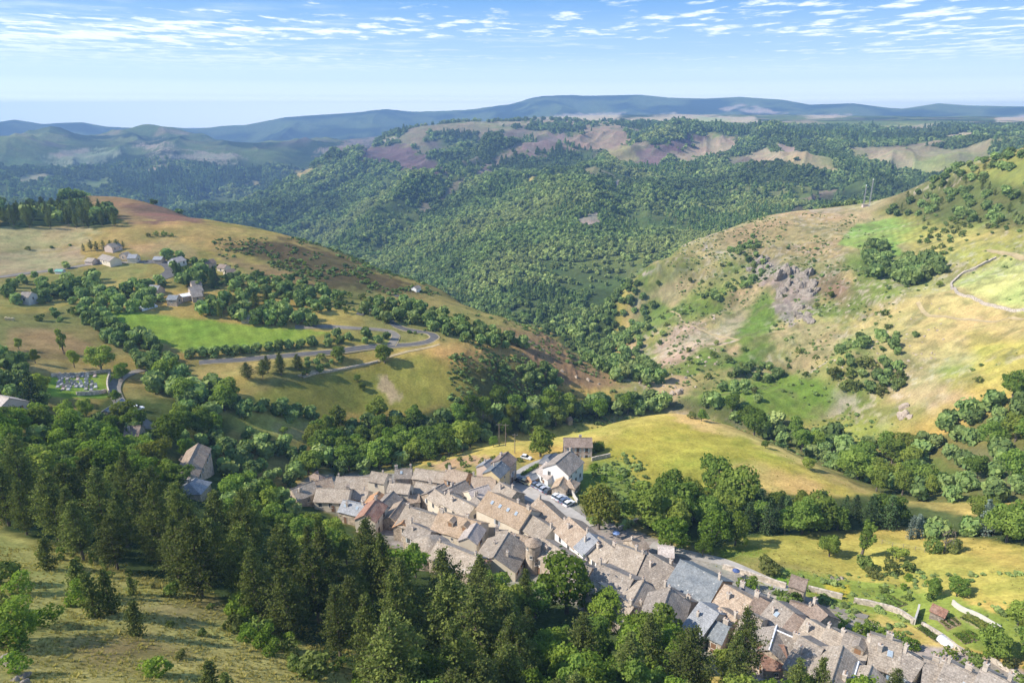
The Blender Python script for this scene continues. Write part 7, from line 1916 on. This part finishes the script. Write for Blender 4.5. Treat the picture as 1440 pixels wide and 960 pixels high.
vm1 = N(nt,'ShaderNodeMath', operation='MULTIPLY'); nt.links.new(ve.outputs[0], vm1.inputs[0]); nt.links.new(ve2.outputs[0], vm1.inputs[1])
vm2 = N(nt,'ShaderNodeMath', operation='MULTIPLY'); nt.links.new(vr.outputs[0], vm2.inputs[0]); nt.links.new(vm1.outputs[0], vm2.inputs[1])
cmx = N(nt,'ShaderNodeMath', operation='MAXIMUM'); nt.links.new(cf.outputs[0], cmx.inputs[0]); nt.links.new(vm2.outputs[0], cmx.inputs[1]); cf = cmx
# pale air towards the horizon
ramp = nt.nodes.new('ShaderNodeValToRGB'); zr = N(nt,'ShaderNodeMapRange', i_1=0.0, i_2=.20); nt.links.new(sep.outputs[2], zr.inputs[0]); nt.links.new(zr.outputs[0], ramp.inputs[0])
els = ramp.color_ramp.elements
stops = [(0,(16.5,16.5,11.5)),(.065,(16.0,16.0,11.5)),(.11,(8.4,9.0,7.8)),(.15,(6.3,7.0,6.7)),(.21,(4.4,5.3,5.9)),(.38,(2.5,3.6,5.2)),(.70,(.95,2.1,4.0)),(1.0,(.75,1.7,3.5))]
while len(els) < len(stops): els.new(.5)
for e_, (p_, c_) in zip(els, stops): e_.position = p_; e_.color = tuple(v/20 for v in c_)+(1,)
rs = N(nt,'ShaderNodeVectorMath', operation='SCALE'); nt.links.new(ramp.outputs[0], rs.inputs[0]); rs.inputs['Scale'].default_value = 20
hor = N(nt,'ShaderNodeMapRange', i_1=.12, i_2=.40, i_3=1.0, i_4=.0); hor.interpolation_type = 'SMOOTHSTEP'; nt.links.new(sep.outputs[2], hor.inputs[0])
mixh = N(nt,'ShaderNodeMix', data_type='RGBA'); nt.links.new(hor.outputs[0], mixh.inputs[0]); nt.links.new(sky.outputs[0], mixh.inputs[6]); nt.links.new(rs.outputs[0], mixh.inputs[7])
mixc_ = N(nt,'ShaderNodeMix', data_type='RGBA'); nt.links.new(cf.outputs[0], mixc_.inputs[0]); nt.links.new(mixh.outputs[2], mixc_.inputs[6]); mixc_.inputs[7].default_value = (6.0,6.2,6.5,1)
nt.links.new(mixc_.outputs[2], bg.inputs[0])

sl = bpy.data.lights.new('sun','SUN'); sl.energy = 4.0; sl.angle = math.radians(.5); sl.color=(1,.92,.80)
so = bpy.data.objects.new('sun', sl); COL.objects.link(so)
dv = Vector((math.sin(SUN_AZ)*math.cos(SUN_EL), math.cos(SUN_AZ)*math.cos(SUN_EL), math.sin(SUN_EL)))
so.rotation_euler = dv.to_track_quat('Z','Y').to_euler()
vs = scene.view_settings
vs.view_transform='Standard'; vs.look='None'; vs.exposure=0.78; vs.gamma=1.0; vs.use_curve_mapping=False
scene.cycles.use_denoising = True
scene.cycles.max_bounces = 5; scene.cycles.diffuse_bounces = 2; scene.cycles.glossy_bounces = 2; scene.cycles.transmission_bounces = 3
scene.cycles.volume_bounces = 0; scene.cycles.transparent_max_bounces = 6
